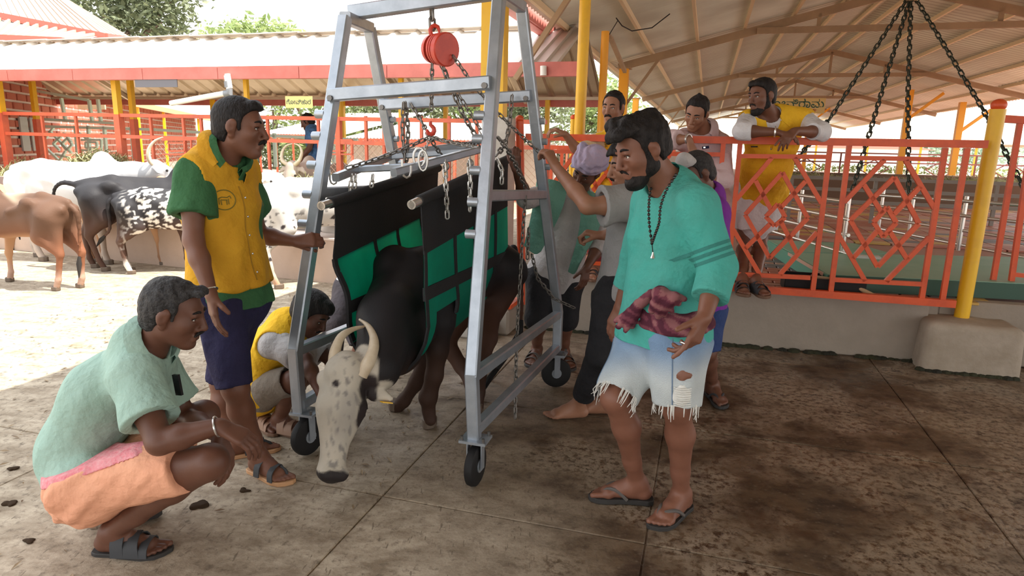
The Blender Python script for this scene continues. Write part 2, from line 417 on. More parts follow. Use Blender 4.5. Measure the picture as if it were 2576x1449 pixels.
# ---------------------------------------------------------------- raised platform of the barn
CURB = 0.46
plat = MB().box(B(10.55, 24.60, CURB/2-0.01), (24.0, 38, CURB), E1, E2).build('floor', mk('red_tile_bed', (0.36, 0.19, 0.14), 0.7)); tag(plat, kind='structure')
cw = MB().bar(B(-1.42, 5.335, CURB/2), B(1.66, 5.47, CURB/2), 0.14, CURB).bar(B(-1.42, 5.52, CURB/2-.004), B(1.74, 5.58, CURB/2-.004), 0.24, CURB).box(B(6.1, 5.55, CURB/2+0.01), (8.7, 0.12, CURB), E1, E2).build('wall_front', M_CONC, bevel=0.008); tag(cw, kind='structure')
# moss and dirt where the curb meets the ground
rs = random.Random(9); mb = MB()
for k in range(150):
    u = rs.uniform(-1.4, 2.0); mb.ball(B(u, 5.258+(u+1.42)*.0438+rs.uniform(-0.02, 0.01), 0.0), rs.uniform(0.012, 0.04), 6, 4, (1.3, 1, 0.7))
for k in range(90):
    u = rs.uniform(1.60, 2.2); mb.ball(B(u, 5.195+rs.uniform(-0.03, 0.01), 0.0), rs.uniform(0.012, 0.035), 6, 4, (1.3, 1, 0.7))
tag(mb.build('moss_strip', mk('dark_moss', (0.016, 0.015, 0.009), 0.95, base2=(0.035, 0.036, 0.014), vscale=9), smooth=True), 'dark moss and dirt clump along the foot of the platform wall', 'moss', kind='stuff')
# paving tiles on the platform
tiles = [mk('tile_red', (0.38, 0.13, 0.085), 0.5), mk('tile_pink', (0.45, 0.25, 0.19), 0.5), mk('tile_ochre', (0.52, 0.33, 0.09), 0.5), mk('tile_grey', (0.15, 0.14, 0.15), 0.5)]
tm = []
for m in tiles:
    t = MB().box((0, 0, 0), (0.186, 0.096, 0.02), E1, E2).build('paver', m, bevel=0.004); tm.append(t.data); bpy.data.objects.remove(t)
rs = random.Random(4); k = 0
for j in range(30):
    for i in range(18):
        u = -1.3+0.2*i+(0.1 if j % 2 else 0); w = 5.5+0.11*j
        p = B(u, w, CURB+0.002)
        if k < 300 and (u < 2.1) and not (0.3 < u < 0.0):
            link('paver', tm[rs.choices([0, 1, 2, 3], [5, 3, 1.4, 1.4])[0]], None, plat, p-org(plat)); k += 1
mb = [MB() for _ in tiles]
for j in range(44):
    for i in range(30):
        u = -1.2+0.4*i; w = 8.9+0.22*j; mb[rs.choices([0, 1, 2, 3], [5, 3, 1.2, 1.0])[0]].box(B(u, w, CURB+0.003), (0.38, 0.2, 0.02), E1, E2)
for q, m in zip(mb, tiles): tag(q.build('paver', m, plat), kind='stuff')

# plinth under the yellow post, concrete column, drain kerb
pm = SDF(B(1.9, 5.44, -0.06)-V(.45, .45, 0), B(1.9, 5.44, 0.45)+V(.45, .45, 0), 0.014)
def plinth():
    sl, g = pm.sub(pm.lo, pm.lo+pm.n*pm.vox)
    c = B(1.91, 5.41, 0.155); x = g[0]-c[0]; y = g[1]-c[1]; z = g[2]-c[2]
    u = x*E1[0]+y*E1[1]; w = x*E2[0]+y*E2[1]
    qx, qy, qz = np.abs(u)-0.245-0.06*(0.16-z), np.abs(w)-0.185, np.abs(z)-0.15
    d = np.sqrt(np.maximum(qx, 0)**2+np.maximum(qy, 0)**2+np.maximum(qz, 0)**2)+np.minimum(np.maximum(qx, np.maximum(qy, qz)), 0)-0.055
    pm.op(sl, d.astype(np.float32), 'u', 0)
plinth()
tag(pm.mesh('concrete_plinth', mk('mossy_concrete', (0.42, 0.35, 0.28), 0.9, base2=(0.32, 0.26, 0.195), vscale=5, vwid=0.35, bump=0.5, bscale=30), disp=lambda p: 0.008*wav(p, 14, 2)), 'rounded concrete plinth block holding the yellow post at the platform wall', 'plinth')
t = empty('concrete_column', B(-1.62, 5.12, 0), 'square pale concrete column carrying a yellow steel post near the platform corner', 'column')
MB().box(B(-1.62, 5.14, 0.98), (0.22, 0.22, 1.52), E1, E2).build('shaft', M_CONCP, t, bevel=0.008)
MB().box(B(-1.62, 5.12, 0.11), (0.34, 0.34, 0.22), E1, E2).build('base', M_CONC, t, bevel=0.02)
MB().box(B(-1.665, 5.14, 2.6), (0.185, 0.12, 1.76), E1, E2).build('steel_post', M_YELLOW, t)
MB().box(B(-1.60, 5.0, 0.235), (0.26, 0.05, 0.035), E1, E2).box(B(-1.47, 5.14, 0.235), (0.05, 0.3, 0.035), E1, E2).build('bracket', M_ORANGE, t)
tag(MB().box(B(-1.85, 4.98, 0.07), (0.62, 0.42, 0.15), E1, E2).build('drain_kerb', M_CONCP, bevel=0.02), 'low pale concrete kerb on the ground at the foot of the concrete column', 'kerb')
# yellow round posts at the platform corner and at the plinth
def round_post(name, p, q, r, m, label, cap=None, capm=None, group=None):
    t = empty(name, p, label, 'post', group)
    MB().tube([p, q], r, 14).build('shaft', m, t, True)
    if cap: MB().ball(np.asarray(q, float)+V(0, 0, cap*0.55), cap, 12, 8, (1, 1, 0.85)).build('cap', capm or M_ORANGE, t, True)
    return t
round_post('yellow_post', onw(2417, 806, 5.42), onw(2511, 275, 5.42), 0.049, M_YELLOW, 'thick yellow round post with red cap standing on the concrete plinth', 0.05)
pb = onw(1458, 300, 6.0); round_post('roof_pole', V(pb[0], pb[1], CURB), onw(1474, -30, 6.0)+V(0, 0, 0.2), 0.05, M_YELLOW, 'tall yellow round pole under the barn eave, nearest to the grey hoist frame')
pb = onw(1513, 300, 8.6); round_post('roof_pole', V(pb[0], pb[1], CURB), onw(1523, 79, 8.6), 0.05, M_YELORANGE, 'second yellow round pole, just left of the moustached man in yellow')
round_post('gate_post', B(-1.43, 5.28, 0.2), onw(1307, 305, 5.28), 0.035, M_ORANGE, 'round orange post with ball top at the end of the orange railing', 0.035)
pb = onw(1444, 330, 6.4); round_post('gate_post', V(pb[0], pb[1], CURB), onw(1443, 300, 6.4), 0.03, M_YELLOW, 'short yellow post with orange ball top behind the railing', 0.032)

# ---------------------------------------------------------------- barn roof
def barn_sheet_material(name, pitch):      # painted sheet, light and shade of the corrugation striped into its colour
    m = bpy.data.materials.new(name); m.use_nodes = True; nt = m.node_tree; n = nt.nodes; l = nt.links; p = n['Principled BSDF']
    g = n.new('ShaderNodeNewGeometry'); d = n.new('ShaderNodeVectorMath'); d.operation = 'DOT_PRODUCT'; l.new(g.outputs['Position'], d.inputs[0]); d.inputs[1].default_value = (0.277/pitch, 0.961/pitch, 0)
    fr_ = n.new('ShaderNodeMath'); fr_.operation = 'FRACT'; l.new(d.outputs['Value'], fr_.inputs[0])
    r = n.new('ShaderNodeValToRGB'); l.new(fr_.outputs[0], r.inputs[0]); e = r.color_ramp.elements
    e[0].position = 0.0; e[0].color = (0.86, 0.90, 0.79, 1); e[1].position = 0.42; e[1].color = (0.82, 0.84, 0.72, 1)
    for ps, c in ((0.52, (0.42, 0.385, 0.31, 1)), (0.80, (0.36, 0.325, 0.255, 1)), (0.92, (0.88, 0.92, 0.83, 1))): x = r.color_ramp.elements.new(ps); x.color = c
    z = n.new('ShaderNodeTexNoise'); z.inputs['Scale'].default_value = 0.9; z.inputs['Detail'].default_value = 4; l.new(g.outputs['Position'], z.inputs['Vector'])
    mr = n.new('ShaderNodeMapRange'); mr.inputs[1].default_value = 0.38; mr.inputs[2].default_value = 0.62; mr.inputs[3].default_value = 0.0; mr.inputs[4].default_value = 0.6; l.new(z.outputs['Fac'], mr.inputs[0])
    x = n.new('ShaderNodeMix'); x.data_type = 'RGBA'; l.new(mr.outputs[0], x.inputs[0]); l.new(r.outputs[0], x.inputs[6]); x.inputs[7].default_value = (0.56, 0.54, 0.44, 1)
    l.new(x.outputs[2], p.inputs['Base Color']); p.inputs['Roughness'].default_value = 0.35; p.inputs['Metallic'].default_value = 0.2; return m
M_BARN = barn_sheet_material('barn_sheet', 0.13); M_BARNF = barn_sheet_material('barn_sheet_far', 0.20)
EAVE_U, EAVE_Z, RIDGE_U, RIDGE_Z = -2.1, 3.1, 3.0, 4.38
W0, W1 = -7.0, 46.0
def roofz(u): return RIDGE_Z - abs(u-RIDGE_U)*(RIDGE_Z-EAVE_Z)/(RIDGE_U-EAVE_U)
def corrugated(u0, u1, z0, z1, w0, w1, pitch, amp, ru0=None):
    n = int((w1-w0)/pitch*4); a = []; b = []; 
    for i in range(n+1):
        w = w0+(w1-w0)*i/n; h = amp*(1, 0, -1, 0)[i % 4]
        a.append(B(u0, w, z0+h)); b.append(B(u1, w, z1+h))
    return a, b
roof = empty('ceiling', B(RIDGE_U, 5, RIDGE_Z), kind='structure')
seg = [(-7, 1.6), (1.6, 6.6), (6.6, 13), (13, 20.4), (20.4, 28), (28, 37), (37, 46)]
for k, (a, b) in enumerate(seg):
    pit = 0.13 if b < 14 else 0.20
    for (u0, u1) in ((EAVE_U, RIDGE_U), (RIDGE_U, 8.1)):
        r0, r1 = corrugated(u0, u1, roofz(u0)+0.012*(k % 2), roofz(u1)+0.012*(k % 2), a, b+0.1, pit, 0.026 if pit < .15 else 0.036)
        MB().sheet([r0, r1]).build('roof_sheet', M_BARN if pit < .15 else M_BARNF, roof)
for k, u in enumerate([-1.95, -1.15, -0.35, 0.45, 1.25, 2.05, 2.8, 3.2, 3.95, 4.75, 5.55, 6.35, 7.15, 7.9]):
    z = roofz(u)-0.055; MB().bar(B(u, W0, z), B(u, W1, z), 0.045, 0.075).build('purlin', mk('purlin_paint', (0.70, 0.54, 0.33), 0.6), roof)
MB().bar(B(EAVE_U-0.05, W0, EAVE_Z-0.04), B(EAVE_U-0.05, 12.4, EAVE_Z-0.04), 0.03, 0.16).bar(B(EAVE_U-0.13, W0, EAVE_Z-0.12), B(EAVE_U-0.13, 12.4, EAVE_Z-0.12), 0.13, 0.02).build('gutter', M_RED, roof)
def truss(w, ul, ur, n, colour=M_TRUSS):
    t = empty('roof_truss', B(RIDGE_U, w, RIDGE_Z-0.2))
    tag(t, n, 'truss')
    d = 0.13
    MB().bar(B(ul, w, roofz(ul)-0.17), B(RIDGE_U, w, RIDGE_Z-0.17), 0.07, d).build('rafter', colour, t)
    MB().bar(B(RIDGE_U, w, RIDGE_Z-0.17), B(ur, w, roofz(ur)-0.17), 0.07, d).build('rafter', colour, t)
    zc = RIDGE_Z-0.78; ua = RIDGE_U-2.35; ub = RIDGE_U+2.35
    MB().bar(B(ua, w-0.06, zc), B(ub, w-0.06, zc), 0.06, 0.1).build('collar_beam', colour, t)
    for u in (RIDGE_U-1.35, RIDGE_U, RIDGE_U+1.35):
        MB().bar(B(u, w, zc), B(u, w, roofz(u)-0.17), 0.06, 0.07, up=E2).build('king_post', colour, t)
    MB().bar(B(ul+0.1, w, roofz(ul)-0.95), B(ul+0.75, w, roofz(ul+0.75)-0.2), 0.05, 0.05, up=E2).build('knee_brace', colour, t)
    return t
TW = [(6.55, -2.0), (13.0, -1.75), (20.4, -2.0), (28.2, -2.0), (36.5, -2.0), (45, -2.0)]
nm = ['first brown steel roof truss, almost overhead above the railing', 'nearest full roof truss in view, behind the hanging chains', 'second roof truss in view, above the bearded man at the railing', 'third roof truss in view, just above the yellow sign board', 'fourth roof truss, small and far under the barn roof', 'last roof truss at the far end of the barn']
for (w, ul), s_ in zip(TW, nm): truss(w, ul, 7.9, s_)
# columns of the barn
for (px, py, w, s_) in ((1571, 174, 13.0, 'square amber roof column behind the moustached man, the nearer'), (1600, 248, 20.4, 'square amber roof column further back between moustached man and pink shirt man')):
    p = onw(px, py, w); t = empty('roof_column', V(p[0], p[1], CURB), s_, 'column', 'square amber columns on the barn side')
    MB().bar(V(p[0], p[1], CURB), p, 0.17, 0.17, up=E2).build('shaft', M_YELORANGE, t)
    MB().bar(p+V(0, 0, 0.0), p+V(0, 0, 0.02), 0.26, 0.26, up=E2).build('cap_plate', M_TRUSS, t)
for (px, py, w, top, s_) in ((2387, 477, 23.5, 195, 'far amber roof column right of the hanging chains'), (2255, 478, 23.5, 195, 'far amber roof column seen behind the middle hanging chain'), (2015, 470, 36, 300, 'distant thin orange column seen right of the sign board')):
    p = onw(px, py, w); p[2] = CURB; q = V(p[0], p[1], roofz(p @ E1)-0.2)
    t = empty('roof_column', p, s_, 'column'); MB().bar(p, q, 0.17, 0.17, up=E2).build('shaft', M_YELORANGE, t)
    MB().bar(q-V(0, 0, 0.9), q+E1*0.9-V(0, 0, 0.1), 0.08, 0.08, up=E2).build('knee_brace', M_YELORANGE, t)
# a strut and a loose wire under the eave
tag(MB().bar(onw(1495, 0, 9.2), onw(1572, 180, 12.6), 0.06, 0.06).build('roof_strut', M_TRUSS), 'slanting brown strut from the barn eave to the amber column', 'strut')
tag(MB().tube([onw(1550, 45, 9.5), onw(1565, 65, 9.6), onw(1590, 78, 9.8), onw(1640, 70, 10), onw(1685, 35, 10.2)], 0.008, 5).tube([onw(1525, 100, 9.3), onw(1555, 50, 9.5)], 0.006, 5).build('hanging_wire', M_RUBBER), 'thin dark electric wire sagging under the barn roof', 'wire')
# far end of the barn: low fence, pale shed roof and bright ground
far = tag(MB().box(B(10, 75, -0.09), (160, 56, 0.1), E1, E2).build('field', mk('bright_ground', (0.55, 0.46, 0.33), 0.95)), kind='structure')
# ---------------------------------------------------------------- orange railing along the platform edge
def railing(w, segs, rails, verts, label, m=M_ORANGE, th=0.034, rth=0.05, group=None, px=True):
    f = (lambda p: onw(p[0], p[1], w)) if px else (lambda p: B(p[0], w, p[1]))
    q = f(rails[0][0]); t = empty('railing', V(q[0], q[1], CURB), label, 'railing', group)
    for a, b in rails: MB().bar(f(a), f(b), rth, rth*1.05, up=UP).build('rail', m, t)
    for a, b in verts: MB().bar(f(a), f(b), th, th, up=E2).build('upright', m, t)
    for a, b in segs: MB().bar(f(a), f(b), th*0.92, th*0.92, up=E2).build('bar', m, t)
    return t
pB = [((2134,397),(2375,401)), ((2089,703),(2323,715)), ((2224.7,402),(2123,509)), ((2278,403.5),(2350,524)), ((2109,591),(2176,706.6)), ((2338,596),(2228.5,708)),
      ((2249.6,446),(2311,562.5)), ((2311,562.5),(2207,671)), ((2207,671),(2139,554)), ((2139,554),(2249.6,446)),
      ((2172.5,464),(2218.5,536)), ((2315,469),(2248,539)), ((2145,649.5),(2208.6,578.6)), ((2282,653),(2237,581)),
      ((2231,521),(2254,560)), ((2254,560),(2221,596)), ((2221,596),(2197,559)), ((2197,559),(2231,521))]
c1 = lambda x, y: (1800+x/2.8975, 300+y/2.8975)
pA = [(c1(185,268),c1(830,275)), (c1(100,1125),c1(690,1155)), (c1(410,280),c1(148,590)), (c1(575,280),c1(772,612)), (c1(128,800),c1(322,1130)), (c1(740,822),c1(468,1132)),
      (c1(487,388),c1(672,720)), (c1(672,720),c1(393,1010)), (c1(393,1010),c1(216,695)), (c1(216,695),c1(487,388)),
      (c1(292,448),c1(402,655)), (c1(655,452),c1(470,650)), (c1(215,942),c1(402,758)), (c1(592,972),c1(472,738)),
      (c1(455,616),c1(508,715)), (c1(508,715),c1(430,778)), (c1(430,778),c1(366,710)), (c1(366,710),c1(455,616))]
RW = 5.28
def touv(s): return [(tuple((onw(*p, RW) @ E1, onw(*p, RW)[2])) for p in ab) for ab in s]
uvB = [tuple(x) for x in touv(pB)]; uvA = [tuple(x) for x in touv(pA)]
shift = lambda s, d: [tuple((p[0]+d, p[1]) for p in ab) for ab in s]
dA = -0.735
bars = uvA + uvB + shift(uvA, dA) + shift(uvA, 2*dA)
ups = []
for u in (0.222, 0.838, 0.962, 1.565, 1.697, 0.222+dA, 0.838+dA, 0.222+2*dA, 0.838+2*dA): ups.append(((u, 0.49), (u, 1.575)))
railing(RW, bars, [((-1.43, 1.598), (1.81, 1.603)), ((-1.43, 0.484), (1.78, 0.487))], ups, 'bright orange steel railing with nested diamond panels along the platform edge', px=False)
w2 = 5.78
railing(w2, [((2545,690),(2600,695))], [((2524,299),(2640,306)), ((2441,722),(2640,744))], [((2566.8,303),(2495,724)), ((2601,306),(2541,728)), ((2634,306),(2590,734))], 'second orange railing, just right of the thick yellow post')
# sloping orange rails behind the hoist, beyond the column (gate bars)
t = empty('bar_gate', B(-1.25, 6.6, CURB), 'orange vertical bar gate behind the turbaned man', 'gate')
for i in range(9):
    u = -1.62+i*0.105; MB().bar(B(u, 6.6, 0.5), B(u, 6.6, 1.5), 0.03, 0.03, up=E2).build('bar', M_ORANGE, t)
MB().bar(B(-1.65, 6.6, 1.52), B(-0.72, 6.6, 1.52), 0.04).build('rail', M_ORANGE, t); MB().bar(B(-1.65, 6.6, 0.5), B(-0.72, 6.6, 0.5), 0.04).build('rail', M_ORANGE, t)

# ---------------------------------------------------------------- feeding trough on the left
TA, TB = on(-120, 612), on(905, 720); td = nrm(TB-TA); tn = nrm(np.cross(UP, td)); tn = tn if tn @ E2 > 0 else -tn
tl = float(np.linalg.norm(TB-TA)); tc = (TA+TB)/2
t = empty('feeding_trough', tc, 'long low concrete feeding trough full of green fodder where the cattle stand', 'trough')
MB().box(tc+tn*0.20+UP*0.24, (tl, 0.40, 0.48), td, tn).build('step', mk('stained_concrete', (0.50, 0.37, 0.29), 0.85, base2=(0.40, 0.29, 0.22), vscale=1.6, vwid=0.5, bump=0.3, bscale=20), t)
MB().box(tc+tn*0.5+UP*0.47, (tl, 0.12, 0.94), td, tn).build('front_wall', mk('grey_trough_wall', (0.27, 0.225, 0.19), 0.85, base2=(0.2, 0.17, 0.15), vscale=2), t)
MB().box(tc+tn*1.75+UP*0.47, (tl, 0.12, 0.94), td, tn).build('back_wall', M_CONC, t)
MB().box(tc+tn*0.20+UP*0.488, (tl, 0.42, 0.02), td, tn).build('step_edge', mk('worn_pale_edge', (0.62, 0.52, 0.46), 0.8), t)
rs = random.Random(12)
def hay(name, c0, c1, wid, h0, n, label, ln=0.22):
    c0 = np.asarray(c0, float); c1 = np.asarray(c1, float); d = c1-c0; sd = nrm(np.cross(nrm(d), UP)); v = []; f = []
    for i in range(n):
        a = rs.random(); q = rs.uniform(-1, 1); hh = h0*(1-q*q)*(0.55+0.45*math.sin(a*9+h0*7)+0.2*rs.random())
        p = c0+d*a+sd*q*wid+UP*hh*rs.uniform(0.75, 1.0)
        dr = nrm(V(rs.uniform(-1, 1), rs.uniform(-1, 1), rs.uniform(-0.25, 0.35)))*ln*rs.uniform(0.5, 1.2); s = nrm(np.cross(dr, UP))*rs.uniform(0.004, 0.009); m = p+dr*0.5+UP*rs.uniform(0.0, 0.05); e = p+dr-UP*rs.uniform(0, 0.05)
        k = len(v); v += [p-s, p+s, m-s, m+s, e]; f += [(k, k+1, k+3, k+2), (k+2, k+3, k+4)]
    M = 40; N = 8                                                        # the heap under the loose stems
    rows = [[c0+d*(i/M)+sd*(-1+2*j/N)*wid*1.05+UP*h0*(1-(-1+2*j/N)**2)*(0.55+0.45*math.sin(i/M*9+h0*7))*0.85 for j in range(N+1)] for i in range(M+1)]
    mbx = MB(); mbx.add(v, f); mbx.sheet(rows)
    o = mbx.build(name, M_HAY); tag(o, label, 'fodder', kind='stuff'); return o
hay('fodder', tc-td*(tl/2)+tn*1.15+UP*0.86, tc-td*0.4+tn*1.15+UP*0.86, 0.55, 0.42, 5200, 'heap of green cut fodder lying in the trough behind the white cow')
hay('fodder', tc-td*0.4+tn*1.1+UP*0.86, tc+td*(tl/2)+tn*1.1+UP*0.86, 0.5, 0.20, 4200, 'heap of green cut fodder in the trough behind the hoist frame')

# faded railing and posts behind the trough
PW = 7.95
t = empty('cattle_railing', B(-6, PW, 0), 'faded orange pipe railing with tall yellow topped posts behind the feeding trough', 'railing')
def pz(px, py, w=PW): return onw(px, py, w)
for (x0, y0, x1, y1) in ((14, 288, 3, 150), (303, 410, 293, 150)):
    a = pz(x0+ (x0-x1)*1.2, y0+165) if y0 < 300 else pz(x0, y0); top = onw(x1, 190, PW)
    mid = pz((x0+x1)/2 if y0 > 300 else 5, 284 if y0 < 300 else 288)
    a = V(mid[0], mid[1], 0.5); q = V(mid[0], mid[1], 2.5)
    MB().bar(a, V(mid[0], mid[1], mid[2]), 0.10, 0.10, up=E2).build('lower_post', M_ORANGE_OLD, t); MB().bar(mid, q, 0.085, 0.085, up=E2).build('upper_post', M_YELLOW, t)
for px, in ((92,), (336,)):
    mid = pz(px, 300, 8.9); MB().bar(V(mid[0], mid[1], 0.5), mid, 0.09, 0.09, up=E2).build('lower_post', M_ORANGE_OLD, t); MB().bar(mid, V(mid[0], mid[1], 2.8), 0.075, 0.075, up=E2).build('upper_post', M_YELLOW, t)
for px in (624, 851, 1010):
    mid = pz(px, 296); MB().bar(V(mid[0], mid[1], 0.5), mid, 0.07, 0.07, up=E2).build('lower_post', M_ORANGE_OLD, t); MB().bar(mid, V(mid[0], mid[1], 2.5), 0.055, 0.055, up=E2).build('upper_post', M_YELLOW, t)
for px in (-90, 105, 190, 378, 460, 505, 560, 672, 800, 920, 965, 1060, 1130, 1200):
    a = pz(px, 292); MB().bar(V(a[0], a[1], 0.6), a, 0.035, 0.035, up=E2).build('upright', M_ORANGE_OLD, t)
for z in (1.865, 1.56, 0.92): MB().bar(B(-13, PW, z), B(-1.9, PW, z-0.05), 0.06, 0.05).build('rail', M_ORANGE_OLD, t)
def nested(t, w, cx, cy, sx, sy, m, th=0.022, name='bar'):       # square-spiral ornament
    for k in (1.0, 0.55):
        c = [(cx-sx*k, cy-sy*k), (cx+sx*k, cy-sy*k), (cx+sx*k, cy+sy*k), (cx-sx*k, cy+sy*k)]
        for i in range(4):
            if (i == 3 and k == 1.0): continue
            MB().bar(onw(*c[i], w), onw(*c[(i+1) % 4], w), th, th, up=E2).build(name, m, t)
for cx in (445, 850, 1090): nested(t, PW-0.02, cx, 370, 36, 18, M_ORANGE_OLD, 0.02)
# chain-link wire behind the railing
mb = MB(); 
def wires(mb, u0, u1, w, z0, z1, s, r):
    h = z1-z0; n = int((u1-u0+h)/s)
    for i in range(n):
        for sg in (1, -1):
            a = u0-h+i*s; p0, p1 = (a, z0), (a+h, z1)
            if sg < 0: p0, p1 = (a, z1), (a+h, z0)
            ta = max(0, (u0-p0[0])/h); tb = min(1, (u1-p0[0])/h)
            if tb-ta < 0.02: continue
            q = [(p0[0]+h*k, p0[1]+(p1[1]-p0[1])*k) for k in (ta, tb)]
            mb.tube([B(q[0][0], w, q[0][1]), B(q[1][0], w, q[1][1])], r, 3, caps=False)
for u0_, u1_ in ((-7.9, -6.1), (-4.95, -1.9)):
    mb = MB(); wires(mb, u0_, u1_, PW+0.03, 0.92, 1.56, 0.085, 0.0035); mb.build('wire_mesh', mk('rusty_wire', (0.62, 0.42, 0.3), 0.5, 0.3), t)
# mint green grilles standing further back, in front of the brick house
t = empty('mint_grille', B(-12, 10.2, 0), 'mint green steel grille with diamond and square patterns before the brick house', 'grille')
gw = 10.2
G = lambda x, y: onw(x, y, gw)
for a, b in (((60,262),(60,420)), ((45,235),(62,420)), ((62,310),(62,420)), ((154,247),(165,305)), ((224,252),(232,306)), ((246,250),(254,306)), ((88,228),(222,252)), ((108,300),(290,310)), ((108,318),(390,326)), ((190,318),(196,400)), ((222,316),(226,400)), ((262,318),(268,390)), ((330,320),(338,400)), ((540,325),(545,400)), ((385,326),(520,334)), ((690,335),(694,420)), ((838,352),(842,460)), ((520,334),(900,352)), ((560,270),(563,340))):
    MB().bar(G(*a), G(*b), 0.05, 0.05, up=E2).build('bar', M_MINT, t)
for a, b in (((134,362),(162,335)), ((162,335),(180,358)), ((134,362),(150,378)), ((155,362),(170,348)), ((170,348),(182,364)), ((182,364),(168,378)), ((168,378),(155,362)), ((115,348),(135,320)), ((115,372),(150,405)), ((150,405),(165,380)), ((140,388),(172,396)), ((198,334),(220,350)), ((125,330),(180,385))):
    MB().bar(G(*a), G(*b), 0.04, 0.04, up=E2).build('bar', M_MINT, t)
nested(t, gw, 230, 365, 25, 13, M_MINT, 0.04)

# ---------------------------------------------------------------- long gabled shed roof over the trough
SF, SR, SB_, ZF, ZR, ZB = 7.62, 9.3, 11.0, 2.43, 3.10, 2.30
t = empty('shed_roof', B(-7, SR, ZR), 'long low gabled roof of ribbed sheets over the feeding trough', 'roof')
u = -16.0; k = 0; sg = (ZR-ZF)/(SR-SF)
def rib_sheet(u0, u1, w0, z0, w1, z1, m, name='roof_sheet', nr=3):
    mbx = MB(); d = B(0, w1-w0, z1-z0); n = nrm(np.cross(E1, d)); n = n if n[2] > 0 else -n
    r0 = []; r1 = []; st = (u1-u0)/nr
    for i in range(nr):
        for (o, h) in ((0, 0), (0.62, 0), (0.72, 0.03), (0.86, 0.03), (0.96, 0)):
            r0.append(B(u0+(i+o)*st, w0, z0)+n*h); r1.append(B(u0+(i+o)*st, w1, z1)+n*h)
    r0.append(B(u1, w0, z0)); r1.append(B(u1, w1, z1)); mbx.sheet([r0, r1]); return mbx.build(name, m, t)
while u < -1.8:
    u1 = min(u+0.99, -1.72)
    rib_sheet(u, u1+0.01, SF, ZF+0.004*(k % 2), SR-0.02, ZR+0.004*(k % 2), M_SHEETW); rib_sheet(u, u1+0.01, SR+0.02, ZR, SB_, ZB, M_SHEET)
    mbx = MB(); mbx.bar(B(u, SR, ZR+0.035), B(u1, SR, ZR+0.045), 0.3, 0.015); mbx.build('ridge_cap', M_SHEETW, t)
    u = u1; k += 1
for i in range(12):
    a, b = -16+i*1.22, -16+(i+1)*1.22-0.008
    MB().bar(B(a, SF-0.04, ZF-0.05), B(b, SF-0.04, ZF-0.05), 0.10, 0.155).build('gutter', M_RED, t)
MB().bar(B(-16, SB_+0.03, ZB-0.05), B(-1.5, SB_+0.03, ZB-0.05), 0.05, 0.15).build('back_fascia', M_RED, t)
MB().bar(B(-16, SB_-0.12, ZB+0.0), B(-1.5, SB_-0.12, ZB+0.0), 0.05, 0.05).build('purlin', M_SHEET, t)
for uu_ in (-11.2, -8.6, -5.2, -3.0):
    MB().bar(B(uu_, SF+0.1, ZF-0.02), B(uu_, SR, ZR-0.09), 0.05, 0.07).bar(B(uu_, SR, ZR-0.09), B(uu_, SB_, ZB-0.05), 0.05, 0.07).build('rafter', M_SHEET, t)
for uu_ in (-9.2, -6.4, -4.4, -2.6):
    MB().bar(B(uu_, SB_-0.1, 0), B(uu_, SB_-0.1, ZB), 0.07, 0.07, up=E2).build('back_post', M_YELLOW, t)
tag(MB().tube([onw(572,186,7.5), onw(578,222,7.5)], 0.036, 10).build('gutter_outlet', M_PVC, t, True))
tp = empty('drain_pipe', onw(576, 230, 7.5), 'white plastic drain pipe with grey elbow hanging from the red gutter', 'pipe')
MB().tube([onw(570,190,7.5), onw(577,228,7.5)], 0.035, 10).tube([onw(566,235,7.5), onw(430,260,7.5)], 0.036, 10).build('pipe', M_PVC, tp, True)
MB().tube([onw(572,205,7.5), onw(574,220,7.5)], 0.044, 10).tube([onw(576,224,7.5), onw(578,234,7.5), onw(566,236,7.5)], 0.046, 10).build('elbow', M_GREYPVC, tp, True)
tag(MB().tube([onw(1367,166,7.5), onw(1367,190,7.5)], 0.038, 10).build('downpipe_stub', M_PVC, None, True, loc=onw(1367,178,7.5)), 'short white plastic pipe stub under the red gutter near the barn', 'pipe')
tag(MB().box(onw(392, 202, 7.55), (0.70, 0.012, 0.18), E1, E2).build('dark_board', mk('dark_grey_board', (0.14, 0.135, 0.15), 0.6), loc=onw(392, 202, 7.55)), 'blank dark grey board hanging under the red gutter', 'board')
def kfont(body, size, m, c, right, up, parent, name='lettering'):
    cu = bpy.data.curves.new(name, 'FONT'); cu.body = body; cu.size = size; cu.align_x = 'CENTER'; cu.align_y = 'CENTER'; cu.extrude = 0.001; cu.offset = size*.012
    tmp = link(name, cu, m, None); bpy.context.view_layer.update(); me = bpy.data.meshes.new_from_object(tmp.evaluated_get(bpy.context.evaluated_depsgraph_get())); bpy.data.objects.remove(tmp)
    o = link(name, me, m, parent); n = np.cross(right, up); o.matrix_world = Matrix(((right[0], up[0], n[0], c[0]), (right[1], up[1], n[1], c[1]), (right[2], up[2], n[2], c[2]), (0, 0, 0, 1)))
    if parent is not None: o.location = Vector([float(x) for x in (np.asarray(c, float)-org(parent))])
    return o
def strokes(parent, name, m, c, right, up, sx, sy, lines, r):      # hand-lettered board: strokes in a 0..1 box
    mb = MB()
    for ln in lines: mb.tube([np.asarray(c, float)+right*(x-0.5)*sx+up*(y-0.5)*sy for x, y in ln], r, 6)
    return mb.build(name, m, parent)
def arc(cx, cy, rx, ry, a0, a1, n=9): return [(cx+rx*math.cos(math.radians(a0+(a1-a0)*i/n)), cy+ry*math.sin(math.radians(a0+(a1-a0)*i/n))) for i in range(n+1)]
t = empty('sign_board', onw(752, 257, 7.5), 'yellow sign board with dark green Kannada lettering under the red gutter', 'sign')
cs = onw(752, 257, 7.5); MB().box(cs, (0.385, 0.016, 0.145), E1, E2).build('board', M_SIGN, t)
kfont('ಗೋವಿಹಾರ', .074, M_INK, cs-E2*.0085-UP*.002, E1, UP, t)
